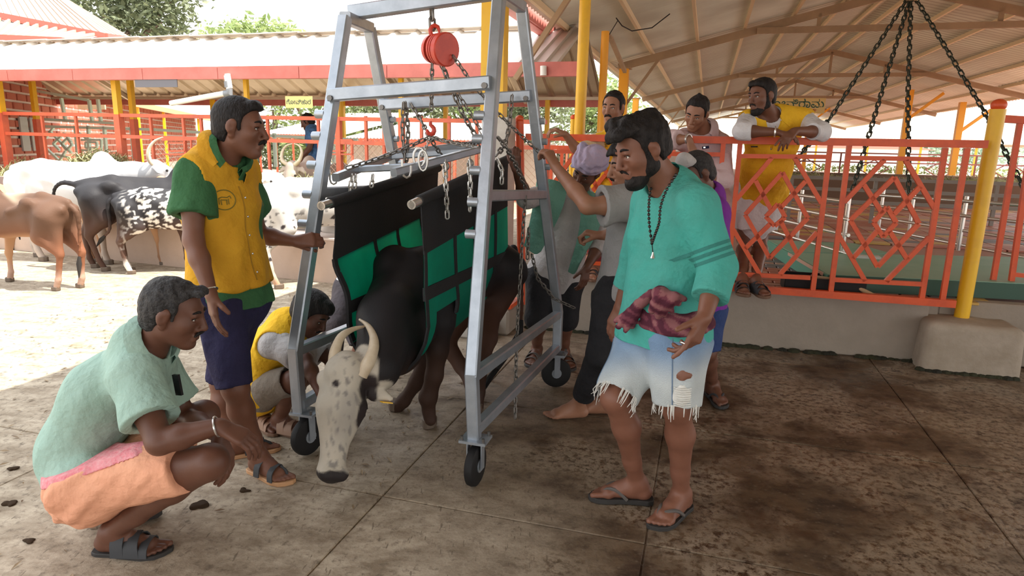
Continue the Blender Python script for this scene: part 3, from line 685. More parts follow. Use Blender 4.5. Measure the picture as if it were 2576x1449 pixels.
ws = 20.0; cs = onw(1998, 266, ws); t = empty('sign_board', cs, 'yellow sign board with green lettering and a small red line, under the barn roof', 'sign')
MB().box(cs, (1.55, 0.03, 0.40), E1, E2).build('board', mk('mustard_board', (0.66, 0.47, 0.17), 0.5), t)
kfont('ಗೋವಿರಾಮ', .29, M_INK, cs-E2*.018+UP*.04+E1*.0, E1, UP, t)
rs = random.Random(2); ls = []
for i in range(9):
    x = 0.05+i*0.105; ls.append(arc(x, .4, .035, .3, 20, 300, 7)); 
    if i % 2: ls.append([(x, .8), (x+.05, .9)])
strokes(t, 'small_lettering', M_REDINK, cs-E2*0.025-UP*0.115+E1*0.33, E1, UP, 0.55, 0.07, ls, 0.008)
tag(MB().box(onw(230, 262, 11.6), (0.75, 0.03, 0.22), E1, E2).build('faded_board', mk('faded_sign', (0.5, 0.42, 0.24), 0.6), loc=onw(230, 262, 11.6)), 'faded yellowish sign board on the brick house behind the shed', 'sign')

# ---------------------------------------------------------------- brick house and roofs behind, on the left
bd = nrm(V(-0.28, 0.96, 0)); bn = V(0.96, 0.28, 0)          # wall runs away from us; its face looks right
b0 = V(-9.1, 12.2, 0); BL, BH = 22.0, 2.75
t = empty('brick_house', b0, 'red brick house with pale mortar and a low sheet roof, behind the cattle', 'house')
MB().box(b0+bd*(BL/2-3)-bn*0.15+UP*BH/2, (BL, 0.3, BH), bd, bn).build('mortar_wall', M_MORTAR, t)
brick = MB().box((0, 0, 0), (0.375, 0.05, 0.118), bd, bn).build('brick', M_BRICK, bevel=0.006); bme = brick.data; bpy.data.objects.remove(brick)
cnt = 0; rest = MB(); rs = random.Random(6)
for j in range(15):
    for i in range(50):
        s = -3+0.215+i*0.43+(0.215 if j % 2 else 0); z = 0.93+0.16*(j-1)
        if s > BL-3.2 or z > BH-0.08: continue
        p = b0+bd*s+bn*(0.012+rs.uniform(-0.006, 0.004))+UP*z
        if s < 7.6 and 1.0 < z and cnt < 296: link('brick', bme, None, t, p-org(t)); cnt += 1
        else: rest.box(p, (0.375, 0.05, 0.118), bd, bn)
tag(rest.build('brick', M_BRICK, t), kind='stuff')
# two grey windows
for s, z in ((0.3, 1.55), (0.75, 1.55)):
    MB().box(b0+bd*s+bn*0.05+UP*z, (0.34, 0.03, 0.62), bd, bn).build('window', mk('grey_window', (0.4, 0.4, 0.38), 0.4), t)
# lean-to sheet roof running along the wall (the second pale roof)
def roof_strip(name, t, a, b, drop, out, m, n=26, ribh=0.03):
    a = np.asarray(a, float); b = np.asarray(b, float); r0 = []; r1 = []; d = (b-a)/n
    for i in range(n):
        for o, h in ((0, 0), (0.5, 0), (0.62, ribh), (0.8, ribh), (0.92, 0)):
            p = a+d*(i+o)+UP*h; r0.append(p); r1.append(p+out-UP*drop)
    r0.append(b); r1.append(b+out-UP*drop); return MB().sheet([r0, r1]).build(name, m, t)
ra = b0+bd*4.6+UP*2.72; rb = b0+bd*19+UP*2.72
roof_strip('lean_to_sheet', t, ra-bn*1.2+UP*0.38, rb-bn*1.2+UP*0.38, 0.7, bn*2.1, M_SHEETW, 60)
MB().bar(ra+bn*0.92-UP*0.36, rb+bn*0.92-UP*0.36, 0.05, 0.14).build('fascia', mk('orange_fascia', (0.75, 0.3, 0.16), 0.55), t)
for s in (5.2, 8.2, 11.2, 14.2): MB().bar(b0+bd*s+bn*0.85, b0+bd*s+bn*0.85+UP*2.32, 0.07, 0.07).build('post', M_YELLOW, t)
# pale roofs in the middle distance, seen over the trough rail
def low_roof(label, a, b, back, zf, zb, m=M_SHEETW, n=40, wall=None):
    a = np.asarray(a, float); b = np.asarray(b, float); t = empty('low_shed', V(a[0], a[1], 0), label, 'shed')
    roof_strip('roof_sheet', t, V(a[0], a[1], zb)+back, V(b[0], b[1], zb)+back, zb-zf, -back, m, n)
    MB().bar(V(a[0], a[1], zf-0.06), V(b[0], b[1], zf-0.06), 0.05, 0.14).build('fascia', M_ORANGE_OLD, t)
    MB().box((V(a[0], a[1], 0)+V(b[0], b[1], 0))/2+back*0.9+UP*zf*0.5, (np.linalg.norm(b[:2]-a[:2]), 0.1, zf), nrm(b-a), nrm(back)).build('back_wall', M_MORTAR if wall is None else wall, t)
    for k in range(5):
        p = V(*mix(a, b, (k+.3)/5)); MB().bar(V(p[0], p[1], 0), V(p[0], p[1], zf), 0.07, 0.07).build('post', M_ORANGE_OLD, t)
    return t
low_roof('low shed with white ribbed roof, seen between the hoist legs behind the trough', at(860, 352, 16), at(1300, 362, 15), B(0.2, 3.6), 1.62, 2.15, n=50)
low_roof('second low white roofed shed further left, behind the far man in blue', at(640, 338, 24), at(860, 349, 22), B(0.6, 5.5), 1.75, 2.75, n=30)
low_roof('distant white roofed shed right of the concrete column', at(1330, 362, 30), at(1700, 372, 30), B(0, 6), 1.55, 2.3, n=40)
# the big double-tier roof at the top left
t = empty('tiered_roof', at(60, 60, 15), 'two tier pitched roof of cream sheets with shade painted as brown ribs at the top left', 'roof')
M_STRIPE = mk('cream_tier_sheet', (0.72, 0.65, 0.58), 0.5, base2=(0.62, 0.52, 0.44), vscale=1.0)  # cream sheet, mottled at random
def tier(e0, e1, r0, r1, n, nm):
    rows0 = []; rows1 = []
    for i in range(n*4+1):
        f = i/(n*4); h = 0.05 if i % 4 in (1, 2) else 0.0
        rows0.append(mix(r0, r1, f)+UP*h); rows1.append(mix(e0, e1, f)+UP*h)
    MB().sheet([rows0, rows1]).build(nm, M_STRIPE, t)
    for i in range(n):
        f = (i+.62)/n; MB().bar(mix(r0, r1, f)+UP*.05, mix(e0, e1, f)+UP*.05, 0.06, 0.06).build('rib', mk('rib_shade_brown', (0.46, 0.33, 0.25), 0.7), t)  # brown colour stands in for the shaded side of each rib
    MB().bar(np.asarray(e0), np.asarray(e1), 0.12, 0.16).build('eave_beam', mk('dark_red_beam', (0.4, 0.11, 0.08), 0.6), t)
tier(at(-180, 5, 17), at(265, 92, 17), at(-180, -180, 19.5), at(120, -22, 19.5), 22, 'upper_tier')
tier(at(-180, 88, 16), at(160, 104, 16), at(-180, 20, 17), at(250, 92, 17), 18, 'lower_tier')
tier(at(265, 92, 17), at(330, 100, 22), at(120, -22, 19.5), at(125, -22, 20.5), 6, 'hip_side')
# ---------------------------------------------------------------- trees
rs_t = np.random.RandomState(21)
def tree(name, base, height, crowns, n, leaf, mat, label, group='trees beyond the sheds', trunk=0.18):
    base = np.asarray(base, float); t = empty(name, base, label, 'tree', group)
    top = base+UP*height*0.62
    mb = MB().tube([base, base+UP*height*0.3+V(0.1, 0.05, 0), top], [trunk, trunk*0.75, trunk*0.4], 8)
    for c, r in crowns[:4]: mb.tube([base+UP*height*0.38, mix(top, c, 0.5)-UP*0.2, np.asarray(c, float)], [trunk*0.5, trunk*0.3, trunk*0.1], 6)
    mb.build('trunk', M_BARK, t, True)
    vol = np.array([r[0]*r[1]*r[2] for _, r in crowns])**0.67; vol = vol/vol.sum(); P = []
    for (c, r), f in zip(crowns, vol):
        m = max(int(n*f), 4); d = rs_t.normal(size=(m, 3)); d /= np.linalg.norm(d, axis=1)[:, None]
        P.append(np.asarray(c, float)+d*np.array(r)*(rs_t.uniform(0.45, 1.08, (m, 1))*(1+0.18*wav(d*3, 2.5)[:, None])))
    P = np.concatenate(P); m = len(P)
    a = rs_t.normal(size=(m, 3)); a /= np.linalg.norm(a, axis=1)[:, None]; a[:, 2] = a[:, 2]*0.6-0.25
    b = np.cross(a, rs_t.normal(size=(m, 3))); b /= np.linalg.norm(b, axis=1)[:, None]
    L = leaf*rs_t.uniform(0.6, 1.4, (m, 1)); W = L*0.36
    pts = np.stack([P-a*L, P+b*W+0.15*L*np.cross(a, b), P+a*L, P-b*W+0.15*L*np.cross(a, b)], 1).reshape(-1, 3)
    me = raw_mesh('crown', pts-base, [np.arange(m*4).reshape(-1, 4)]); me_o = link('crown', me, mat, t); bpy.data.objects[me_o.name]['kind'] = 'stuff'
    return t
def crown_px(lst, y0): return [(at(px, py, y0+dy), (r*rx, r, r*rz)) for px, py, r, rx, rz, dy in lst]
g = at(330, 300, 27); tree('tree', (g[0], g[1], 0), 8.5, crown_px([(250, 25, 1.3, 1.2, 0.9, 0), (330, 40, 1.5, 1.1, 0.8, 1), (410, 55, 1.2, 1, 0.8, 0), (430, 5, 1.1, 1, 0.9, 1), (300, -40, 1.9, 1.3, 0.8, 1), (390, -70, 1.7, 1.2, 0.8, 0), (180, 30, 1.3, 1, 0.9, 2), (350, 85, 1.3, 1.3, 0.6, 0)], 27), 5200, 0.16, M_LEAF, 'big leafy green tree rising behind the shed roof at top left', trunk=0.3)
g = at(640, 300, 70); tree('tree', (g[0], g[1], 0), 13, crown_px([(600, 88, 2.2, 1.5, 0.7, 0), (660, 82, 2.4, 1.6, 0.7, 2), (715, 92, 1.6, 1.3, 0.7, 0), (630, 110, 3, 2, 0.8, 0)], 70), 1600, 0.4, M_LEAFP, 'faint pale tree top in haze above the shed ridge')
k = 0
lab = ['bushy tree behind the sign board, left of the hoist leg', 'pale bushy tree seen between hoist leg and load chain', 'loose green tree behind the hanging load chain', 'pale tree behind the yellow steel post and column', 'tree between concrete column and yellow roof pole', 'pale green tree just left of the moustached man', 'hazy tree far left under the shed eave', 'small bushy tree behind low white roofed shed']
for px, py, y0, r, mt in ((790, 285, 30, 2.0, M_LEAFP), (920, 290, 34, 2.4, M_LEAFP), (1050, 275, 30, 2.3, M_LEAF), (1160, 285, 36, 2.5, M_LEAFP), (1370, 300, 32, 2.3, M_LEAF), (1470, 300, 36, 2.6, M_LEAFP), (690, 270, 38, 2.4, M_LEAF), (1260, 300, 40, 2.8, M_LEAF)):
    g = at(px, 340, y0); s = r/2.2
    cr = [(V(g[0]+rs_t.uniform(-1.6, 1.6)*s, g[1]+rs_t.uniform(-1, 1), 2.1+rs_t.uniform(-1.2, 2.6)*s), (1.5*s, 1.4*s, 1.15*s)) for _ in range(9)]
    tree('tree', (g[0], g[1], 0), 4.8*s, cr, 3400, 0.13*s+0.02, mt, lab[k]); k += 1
# hazy trees beyond the far end of the barn
k = 0; lab = ['hazy round tree beyond the barn, far left of the row', 'second hazy tree beyond the barn', 'third hazy tree beyond the barn, over the red roof', 'fourth hazy tree beyond the barn', 'fifth hazy tree beyond the barn, behind the thick yellow post', 'last hazy tree beyond the barn at the right edge']
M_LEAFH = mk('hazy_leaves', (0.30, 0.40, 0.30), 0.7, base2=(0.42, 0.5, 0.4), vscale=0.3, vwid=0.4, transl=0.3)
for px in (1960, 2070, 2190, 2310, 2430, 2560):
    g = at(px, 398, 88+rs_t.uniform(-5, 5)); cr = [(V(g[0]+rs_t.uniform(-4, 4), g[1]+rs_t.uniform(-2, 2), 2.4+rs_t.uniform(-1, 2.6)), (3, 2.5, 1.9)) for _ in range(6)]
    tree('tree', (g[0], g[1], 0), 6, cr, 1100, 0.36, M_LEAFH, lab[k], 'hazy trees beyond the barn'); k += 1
# low hedge along the far field
g0, g1 = at(1900, 440, 48), at(2640, 452, 46)
rs = random.Random(8); v = []; f = []
for i in range(2600):
    p = mix(g0, g1, rs.random()); p = V(p[0], p[1]+rs.uniform(-0.6, 0.6), rs.uniform(0.0, 0.75)); a = V(*[rs.uniform(-1, 1) for _ in range(3)])*0.13; b = V(*[rs.uniform(-1, 1) for _ in range(3)])*0.06
    k = len(v); v += [p-a, p+b, p+a, p-b]; f.append((k, k+1, k+2, k+3))
tag(MB().add(v, f).build('hedge', M_LEAFP), 'low leafy hedge beyond the far fence of the barn', 'hedge', kind='stuff')
# far shed with red roof beyond the barn
t = empty('red_roof_shed', at(2185, 400, 62), 'far white walled shed with a red gable roof beyond the barn', 'shed')
c = at(2185, 410, 62); c[2] = 0
MB().prism([c+V(-6, 0, 2.0), c+V(0, 0, 3.0), c+V(6, 0, 2.0)], V(0, 4, 0)).build('roof', mk('red_clay_roof', (0.6, 0.2, 0.16), 0.7), t)
MB().box(c+V(0, 2, 1), (11, 3.6, 2), (1, 0, 0), (0, 1, 0)).build('walls', mk('white_wash', (0.85, 0.83, 0.8), 0.8), t)
# far cattle fence inside the barn end
def far_fence(px0, px1, y, label, m=mk('dark_red_paint', (0.20, 0.055, 0.04), 0.6), zt=1.55):
    a = at(px0, 440, y); b = at(px1, 440, y); t = empty('far_fence', V(a[0], a[1], CURB), label, 'fence')
    L = np.linalg.norm((b-a)[:2]); n = int(L/2.2); d = (b-a)/n; a = V(a[0], a[1], 0); d = V(d[0], d[1], 0)
    for z in (CURB+0.2, zt, zt-0.32): MB().bar(a+UP*z, a+d*n+UP*z, 0.05, 0.05).build('rail', m, t)
    for i in range(n+1): MB().bar(a+d*i+UP*CURB, a+d*i+UP*zt, 0.05, 0.05, up=E2).build('upright', m, t)
    for i in range(n):
        p = a+d*(i+.5)+UP*1.02; s = nrm(d)*0.55; h = UP*0.3
        for q0, q1 in ((p-s, p+h), (p+h, p+s), (p+s, p-h), (p-h, p-s)): MB().bar(q0, q1, 0.035, 0.035, up=E2).build('bar', m, t)
    return t
t = empty('far_shed', B(6, 49, 0), 'wide far shed with a pale ribbed roof closing the view under the barn', 'shed')
for i in range(10):
    r0, r1 = [], []
    n = 26
    for k in range(n+1): uu_ = -6+i*2.6+2.6*k/n; h = (.0, .05)[k % 2]; r0.append(B(uu_, 48.5, 2.22+h)); r1.append(B(uu_, 58, 5.7+h))
    MB().sheet([r0, r1]).build('roof_sheet', M_SHEET, t)
for i in range(9): p = B(-5.5+i*3.1, 48.8, 0); MB().bar(p, p+UP*2.2, .12, .12, up=E2).build('post', M_YELORANGE, t)
MB().bar(B(-6, 48.45, 2.2), B(20, 48.45, 2.2), .08, .16).build('fascia', M_TRUSS, t)
far_fence(1940, 2620, 24.0, 'dark red diamond patterned fence across the far end of the barn')
# ---------------------------------------------------------------- the galvanised lifting frame on castors
fr = empty('lifting_frame', B(-1.36, 3.25, 0), 'tall galvanised steel lifting frame on castors standing over the black bull', 'frame')
def bar(p, q, w=0.055, h=None, name='frame_bar', m=M_STEEL, par=None, up=UP): return MB().bar(p, q, w, h, up=up, ch=0.006).build(name, m, par or fr)
FRk, FRt, FRb = B(-0.925, 2.60, 0.52), B(-0.985, 3.10, 2.215), B(-0.91, 2.60, 0.22)
FLk, FLt, FLb = B(-1.825, 2.60, 0.54), B(-1.79, 3.10, 2.13), B(-1.815, 2.60, 0.225)
BRk, BRt, BRb = B(-0.83, 3.95, 0.49), B(-0.99, 3.50, 2.225), B(-0.83, 3.95, 0.26)
BLk, BLt, BLb = B(-1.78, 3.95, 0.50), B(-1.87, 3.50, 2.15), B(-1.78, 3.95, 0.26)
for k, t_, b in ((FRk, FRt, FRb), (FLk, FLt, FLb), (BRk, BRt, BRb), (BLk, BLt, BLb)):
    bar(k, t_, 0.056, name='leg', up=E2); bar(b, k+(k-b)*0.05, 0.054, name='leg_foot', up=E2)
for a, b in ((FRt, BRt), (FLt, BLt)): bar(a, b, 0.056, name='top_bar')
bar(mix(FLt, BLt, 0.42)+UP*0.045-E1*0.03, mix(FRt, BRt, 0.42)+UP*0.045+E1*0.03, 0.06, 0.07, name='top_beam')
fA = lambda k, t_, z: mix(k, t_, (z-k[2])/(t_[2]-k[2]))
bar(fA(FLk, FLt, 1.745)-E2*0.03, fA(FRk, FRt, 1.80)-E2*0.03, 0.06, name='cross_bar'); bar(fA(BLk, BLt, 1.74)-E2*0.03, fA(BRk, BRt, 1.79)-E2*0.03, 0.06, name='cross_bar')
bar(fA(FRk, FRt, 1.30), fA(BRk, BRt, 1.25), 0.052, name='side_bar'); bar(fA(FLk, FLt, 1.28), fA(BLk, BLt, 1.25), 0.052, name='side_bar')
bar(FRk, BRk, 0.05, name='side_rail'); bar(B(-0.91, 2.6, 0.27), B(-0.83, 3.95, 0.27), 0.05, name='side_rail'); bar(FLk, BLk, 0.05, name='side_rail'); bar(B(-1.81, 2.6, 0.27), B(-1.78, 3.95, 0.27), 0.05, name='side_rail')
for k, t_ in ((FRk, FRt), (FLk, FLt)):               # short tube pegs up the front legs
    for z in (1.13, 1.27, 1.41, 1.55, 1.655):
        p = fA(k, t_, z); MB().tube([p-E1*0.022-E2*0.012, p-E1*0.072-E2*0.012], 0.021, 10).build('peg', M_STEEL, fr, True)
for k, t_ in ((BRk, BRt), (BLk, BLt)):
    for z in (1.41, 1.55, 1.66): p = fA(k, t_, z); MB().tube([p+E1*0.02, p+E1*0.055], 0.018, 8).build('peg', M_STEEL, fr, True)
for p in (fA(FLk, FLt, 1.745)+E1*0.02, fA(FRk, FRt, 1.80)-E1*0.02, fA(BLk, BLt, 1.74)+E1*0.02, fA(BRk, BRt, 1.79)-E1*0.02): MB().tube([p-E2*0.07-UP*0.015, p+E2*0.01-UP*0.015], 0.014, 8).build('bolt', mk('dark_bolt', (0.16, 0.15, 0.14), 0.4, 0.7), fr, True)
def caster(c, ax, r=0.098, wd=0.045, lab=None):
    c = np.asarray(c, float); ax = nrm(V(ax[0], ax[1], 0)); g = V(c[0], c[1], r+0.002); fw = np.cross(UP, ax)
    o = MB().lathe(g-ax*wd/2, ax, [(0, r*0.55), (0, r*0.86), (0.006, r*0.96), (wd/2, r), (wd-0.006, r*0.96), (wd, r*0.86), (wd, r*0.55)], 28).build('wheel', M_RUBBER, fr, True)
    MB().lathe(g-ax*(wd/2+0.004), ax, [(0, 0.001), (0, 0.032), (wd+0.008, 0.032), (wd+0.008, 0.001)], 14).build('hub', M_STEEL, o, True)
    f = MB()
    for s in (-1, 1): f.bar(g+ax*s*(wd/2+0.012)-UP*0.015, V(c[0], c[1], 2*r+0.018)+ax*s*(wd/2+0.012), 0.036, 0.006, up=ax)
    f.box(V(c[0], c[1], 2*r+0.018), (wd+0.034, 0.05, 0.008), ax, fw).build('fork', M_STEEL, fr)
    pl = MB().box(V(c[0], c[1], 2*r+0.03), (0.125, 0.105, 0.012), E1, E2).build('mount_plate', M_STEEL, fr)
    for i in (-1, 1):
        for j in (-1, 1): MB().tube([V(c[0], c[1], 2*r+0.03)+E1*i*0.05+E2*j*0.04, V(c[0], c[1], 2*r+0.055)+E1*i*0.05+E2*j*0.04], 0.007, 6).build('bolt', mk('dark_bolt', (0.16, 0.15, 0.14), 0.4, 0.7), pl)
caster(B(-1.79, 2.62), V(0.86, -0.5, 0)); caster(B(-0.905, 2.60), V(0.93, 0.12, 0)+V(0, -0.42, 0)); caster(B(-0.83, 3.95), V(0.12, -1, 0)); caster(B(-1.78, 3.95), V(0.6, -0.8, 0))

# ---------------------------------------------------------------- chains: one object for each link
def link_mesh(L, W, r, n=8, m=4):
    pts = []
    for i in range(n):
        a = 2*math.pi*(i+0.5)/n; x, y = math.cos(a), math.sin(a)
        pts.append((math.copysign(max(L/2-W/2, 0), x)+x*W/2, y*W/2, 0))
    mb = MB().tube(pts, r, m, closed=True)
    me = bpy.data.meshes.new('link'); me.from_pydata(mb.v, [], mb.f); me.polygons.foreach_set('use_smooth', [True]*len(me.polygons)); me.update(); return me
_lm = {}
def chain(name, pts, pitch, r, mat, parent=None, label=None, group=None, part=None, sag=0.0):
    pts = [np.asarray(p, float) for p in pts]
    if sag:
        q = []
        for i in range(len(pts)-1):
            for k in range(6): q.append(mix(pts[i], pts[i+1], k/6)-UP*sag*4*(k/6)*(1-k/6))
        pts = q+[pts[-1]]
    seg = [np.linalg.norm(pts[i+1]-pts[i]) for i in range(len(pts)-1)]; tot = sum(seg); n = max(int(round(tot/pitch)), 1)
    key = (round(pitch, 4), r, mat.name)
    if key not in _lm:
        _lm[key] = link_mesh(pitch+2*r*1.05, pitch*0.62, r); _lm[key].materials.append(mat)
    root = parent if parent is not None and part is None else empty(part or name, pts[0]-(org(parent) if parent is not None else 0), label, 'chain' if part is None else None, group)
    if part is not None: root.parent = parent
    base = org(root); cum = np.cumsum([0]+seg)
    for i in range(n):
        s = (i+0.5)*tot/n; j = min(int(np.searchsorted(cum, s, 'right'))-1, len(seg)-1); p = mix(pts[j], pts[j+1], (s-cum[j])/seg[j])
        x = nrm(pts[j+1]-pts[j]); y = perp(x, (0.3, 1, 0.2) if abs(x[2]) > 0.5 else (0, 0, 1)); z = np.cross(x, y)
        a = math.radians(40 if i % 2 else 130); y, z = y*math.cos(a)+z*math.sin(a), z*math.cos(a)-y*math.sin(a)
        o = bpy.data.objects.new('link', _lm[key]); COL.objects.link(o); o.parent = root; p = p-base
        o.matrix_local = Matrix(((x[0], y[0], z[0], p[0]), (x[1], y[1], z[1], p[1]), (x[2], y[2], z[2], p[2]), (0, 0, 0, 1)))
    return root
# the four heavy chains hanging from the roof ridge
for pts, s_ in (([(2285,-6),(2090,295),(2012,392),(1998,410)], 'leftmost of the four heavy dark chains, slanting past the bearded man'), ([(2290,-6),(2218,232),(2145,478)], 'second heavy dark chain from the left, slanting a little'), ([(2292,-6),(2284,240),(2286,485)], 'heavy dark chain hanging straight down from the barn ridge'), ([(2302,-6),(2470,270),(2590,500)], 'rightmost heavy dark chain, slanting behind the thick yellow post')):
    chain('chain', [onw(*p, 11.5-1.0*i) for i, p in enumerate(pts)], 0.088, 0.011, M_CHAING, label=s_)
tag(MB().bar(onw(2292, -40, 11.5), onw(2292, 5, 11.5), 0.12).build('chain_hanger', M_TRUSS, loc=onw(2292, -20, 11.5)), 'short brown steel hanger at the top of the four heavy chains', 'bracket')

# ---------------------------------------------------------------- red chain hoist
HW = 3.28; hc = onw(1108, 124, HW)
ho = empty('chain_hoist', hc, 'red chain hoist hanging from the top beam of the grey frame', 'hoist')
vdir = nrm(hc-EYE); rdir = nrm(np.cross(vdir, UP)); dn = nrm(rdir*0.62-vdir*0.78)
R_ = 0.083
MB().lathe(hc+dn*0.02, dn, [(0, 0.001), (0, R_*0.99), (0.012, R_), (0.03, R_), (0.036, R_*0.93), (0.036, 0.001)], 32).build('cover', M_HOIST, ho, True)
MB().lathe(hc-dn*0.085, dn, [(0, 0.001), (0, R_*0.72), (0.015, R_*0.85), (0.04, R_*0.9), (0.04, 0.001)], 28).build('gear_case', M_HOIST, ho, True)
MB().lathe(hc-dn*0.042, dn, [(0, 0.001), (0, R_*0.72), (0.02, R_*0.8), (0.062, R_*0.72), (0.062, 0.001)], 24).build('chain_wheel', mk('black_wheel', (0.03, 0.025, 0.025), 0.5), ho, True)
MB().lathe(hc-dn*0.022, dn, [(0, R_*0.8), (0, R_*0.93), (0.012, R_*0.93), (0.012, R_*0.8)], 28).lathe(hc-dn*0.0, dn, [(0, R_*0.8), (0, R_*0.96), (0.01, R_*0.96), (0.01, R_*0.8)], 28).build('side_plate', M_HOIST, ho, True)
def hookpts(c, s, face, flip=1):
    P = [(0, 1.5), (0, 0.95), (0.25, 0.75), (0.5, 0.45), (0.55, 0.05), (0.38, -0.33), (0.0, -0.5), (-0.38, -0.33), (-0.52, 0.05), (-0.5, 0.3)]
    r = nrm(np.cross(face, UP))*flip; return [np.asarray(c, float)+r*x*s+UP*y*s for x, y in P]
def hook(par, c, s, r, m, flip=1, name='hook', face=None):
    f = vdir if face is None else face
    return MB().tube(hookpts(c, s, f, flip), [r*0.8, r, r*1.05, r*1.15, r*1.25, r*1.3, r*1.3, r*1.15, r*0.85, r*0.4], 8).build(name, m, par, True)
def hook_up(par, c, s, r, m, flip=1):
    P = [p*V(1, 1, -1)+UP*2*np.asarray(c)[2] for p in hookpts(c, s, vdir, flip)]
    return MB().tube(P, [r*0.8, r, r*1.05, r*1.15, r*1.25, r*1.3, r*1.3, r*1.15, r*0.85, r*0.4], 8).build('top_hook', m, par, True)
hook_up(ho, onw(1094, 75, HW), 0.042, 0.009, M_HOIST, -1)
chain('beam_shackle', [onw(1086, 24, HW), onw(1088, 72, HW)], 0.05, 0.007, M_CHAIN, ho, part='beam_shackle')
chain('load_chain', [onw(1087, 160, HW), onw(1085, 275, HW)], 0.030, 0.0045, M_CHAIN, ho, part='load_chain')
MB().lathe(onw(1084, 276, HW), -UP, [(0, 0.001), (0, 0.018), (0.035, 0.021), (0.04, 0.017), (0.045, 0.001)], 12).build('hook_block', M_HOIST, ho, True)
hook(ho, onw(1083, 330, HW), 0.034, 0.010, M_HOIST, 1, 'load_hook')
chain('slack_chain', [onw(1112, 160, HW), onw(1128, 205, HW), onw(1163, 285, HW), onw(1198, 345, HW+.05), onw(1222, 382, HW+.1)], 0.034, 0.005, M_CHAIN, ho, part='slack_chain')
chain('hand_chain', [onw(1139, 140, HW), onw(1180, 198, HW), onw(1240, 272, HW+.1), onw(1310, 340, HW+.25), onw(1367, 392, HW+.35)], 0.030, 0.0038, M_CHAIN, ho, part='hand_chain')
chain('hand_chain', [onw(1108, 165, HW), onw(1148, 230, HW), onw(1205, 320, HW), onw(1222, 350, HW)], 0.030, 0.0034, M_CHAIN, ho, part='hand_chain')

# ---------------------------------------------------------------- spreader frame under the hook
An, Af = onw(844, 447, 2.88), onw(980, 394, 3.50); Rn, Rf = onw(990, 434, 2.92), onw(1206, 376, 3.66); Bf = onw(1196, 362, 3.85)
sp = empty('spreader_frame', mix(An, Rf, 0.5), 'flat welded grey spreader frame hanging by chains from the red hook', 'frame')
bar(An, Af, 0.04, name='long_bar', par=sp); bar(Rn, Rf, 0.04, name='long_bar', par=sp); bar(Af+UP*0.01, Bf, 0.04, name='back_bar', par=sp)
bar(mix(An, Af, 0.36), mix(Rn, Rf, 0.23), 0.036, name='cross_bar', par=sp); bar(Af, mix(Rn, Rf, 0.96), 0.036, name='cross_bar', par=sp)
def jhook(c, s, r, par=sp, flip=1):
    P = [(-0.5, 1.6), (-0.5, 0.2), (-0.35, -0.3), (0, -0.5), (0.35, -0.3), (0.5, 0.2), (0.5, 0.9)]; rr = rdir*flip
    return MB().tube([np.asarray(c, float)+rr*x*s+UP*y*s for x, y in P], r, 7).build('hook', M_CHAINB, par, True)
jhook(onw(839, 455, 2.9), 0.034, 0.005); jhook(onw(1023, 436, 2.98), 0.042, 0.006)
MB().tube([onw(1055, 395, 3.1)+rdir*0.03*math.cos(a)+UP*0.045*math.sin(a) for a in np.linspace(0, 6.28, 13)[:-1]], 0.006, 6, closed=True).tube([onw(1064, 404, 3.09)+rdir*0.022*math.cos(a)+UP*0.05*math.sin(a) for a in np.linspace(0, 6.28, 13)[:-1]], 0.006, 6, closed=True).build('ring', M_CHAINB, sp, True)
hk = onw(1082, 344, HW)
MB().tube([hk+rdir*0.016*math.cos(a)+UP*0.02*math.sin(a) for a in np.linspace(0, 6.28, 11)[:-1]], 0.005, 6, closed=True).build('ring', M_CHAIN, sp, True)
for p, q, mt, pit in ((hk, onw(872, 423, 2.95), M_CHAIN, .034), (hk, onw(1057, 398, 3.1), M_CHAINB, .026), (hk, onw(1200, 362, 3.72), M_CHAIN, .032), (hk, onw(1228, 372, 3.5), M_CHAINB, .030), (hk, onw(1112, 388, 3.4), M_CHAIN, .03)):
    chain('sling_chain', [p, q], pit, pit*0.13, mt, sp, part='sling_chain', sag=0.012)

# ---------------------------------------------------------------- loose chains on the frame
chain('chain', [onw(1015, 258, 3.5), onw(1012, 330, 3.5), onw(1018, 402, 3.5)], 0.034, 0.005, M_CHAIN, label='rusty chain hanging in front of the others from the rear cross bar')
chain('chain', [onw(1020, 258, 3.52), onw(1027, 330, 3.52), onw(1021, 420, 3.52)], 0.034, 0.005, M_CHAIN, label='second rusty chain hanging from the rear cross bar, just left of the red hook')
chain('chain', [onw(1034, 262, 3.5), onw(1060, 305, 3.42), onw(1078, 340, 3.32)], 0.034, 0.0045, M_CHAIN, label='short slanting chain from the rear cross bar to the red load hook')
chain('chain', [onw(1288, 240, 3.5), onw(1281, 322, 3.48), onw(1270, 365, 3.4), onw(1248, 392, 3.3)], 0.036, 0.005, M_CHAIN, label='chain looped over the rear cross bar, hanging right of the front right leg')
chain('chain', [onw(1252, 345, 3.3), onw(1275, 372, 3.35), onw(1296, 410, 3.5), onw(1318, 462, 3.65), onw(1330, 490, 3.7)], 0.036, 0.005, M_CHAIN, label='chain slanting to the hand of the turbaned man')
chain('chain', [onw(1252, 400, 3.35), onw(1263, 430, 3.35), onw(1262, 462, 3.35)], 0.032, 0.005, M_CHAINB, label='short bright chain end hanging over the right sling sheet, right of the leg')
chain('chain', [onw(1322, 492, 3.35), onw(1314, 600, 3.35), onw(1309, 700, 3.34), onw(1303, 790, 3.33), onw(1298, 920, 3.3), onw(1296, 1052, 3.22)], 0.028, 0.0042, M_CHAIN, label='long dark hand chain hanging down to the wet floor right of the bull')
chain('chain', [onw(1330, 575, 3.5), onw(1327, 650, 3.5)], 0.03, 0.0045, M_CHAIN, label='short loose chain end beside the long hand chain')
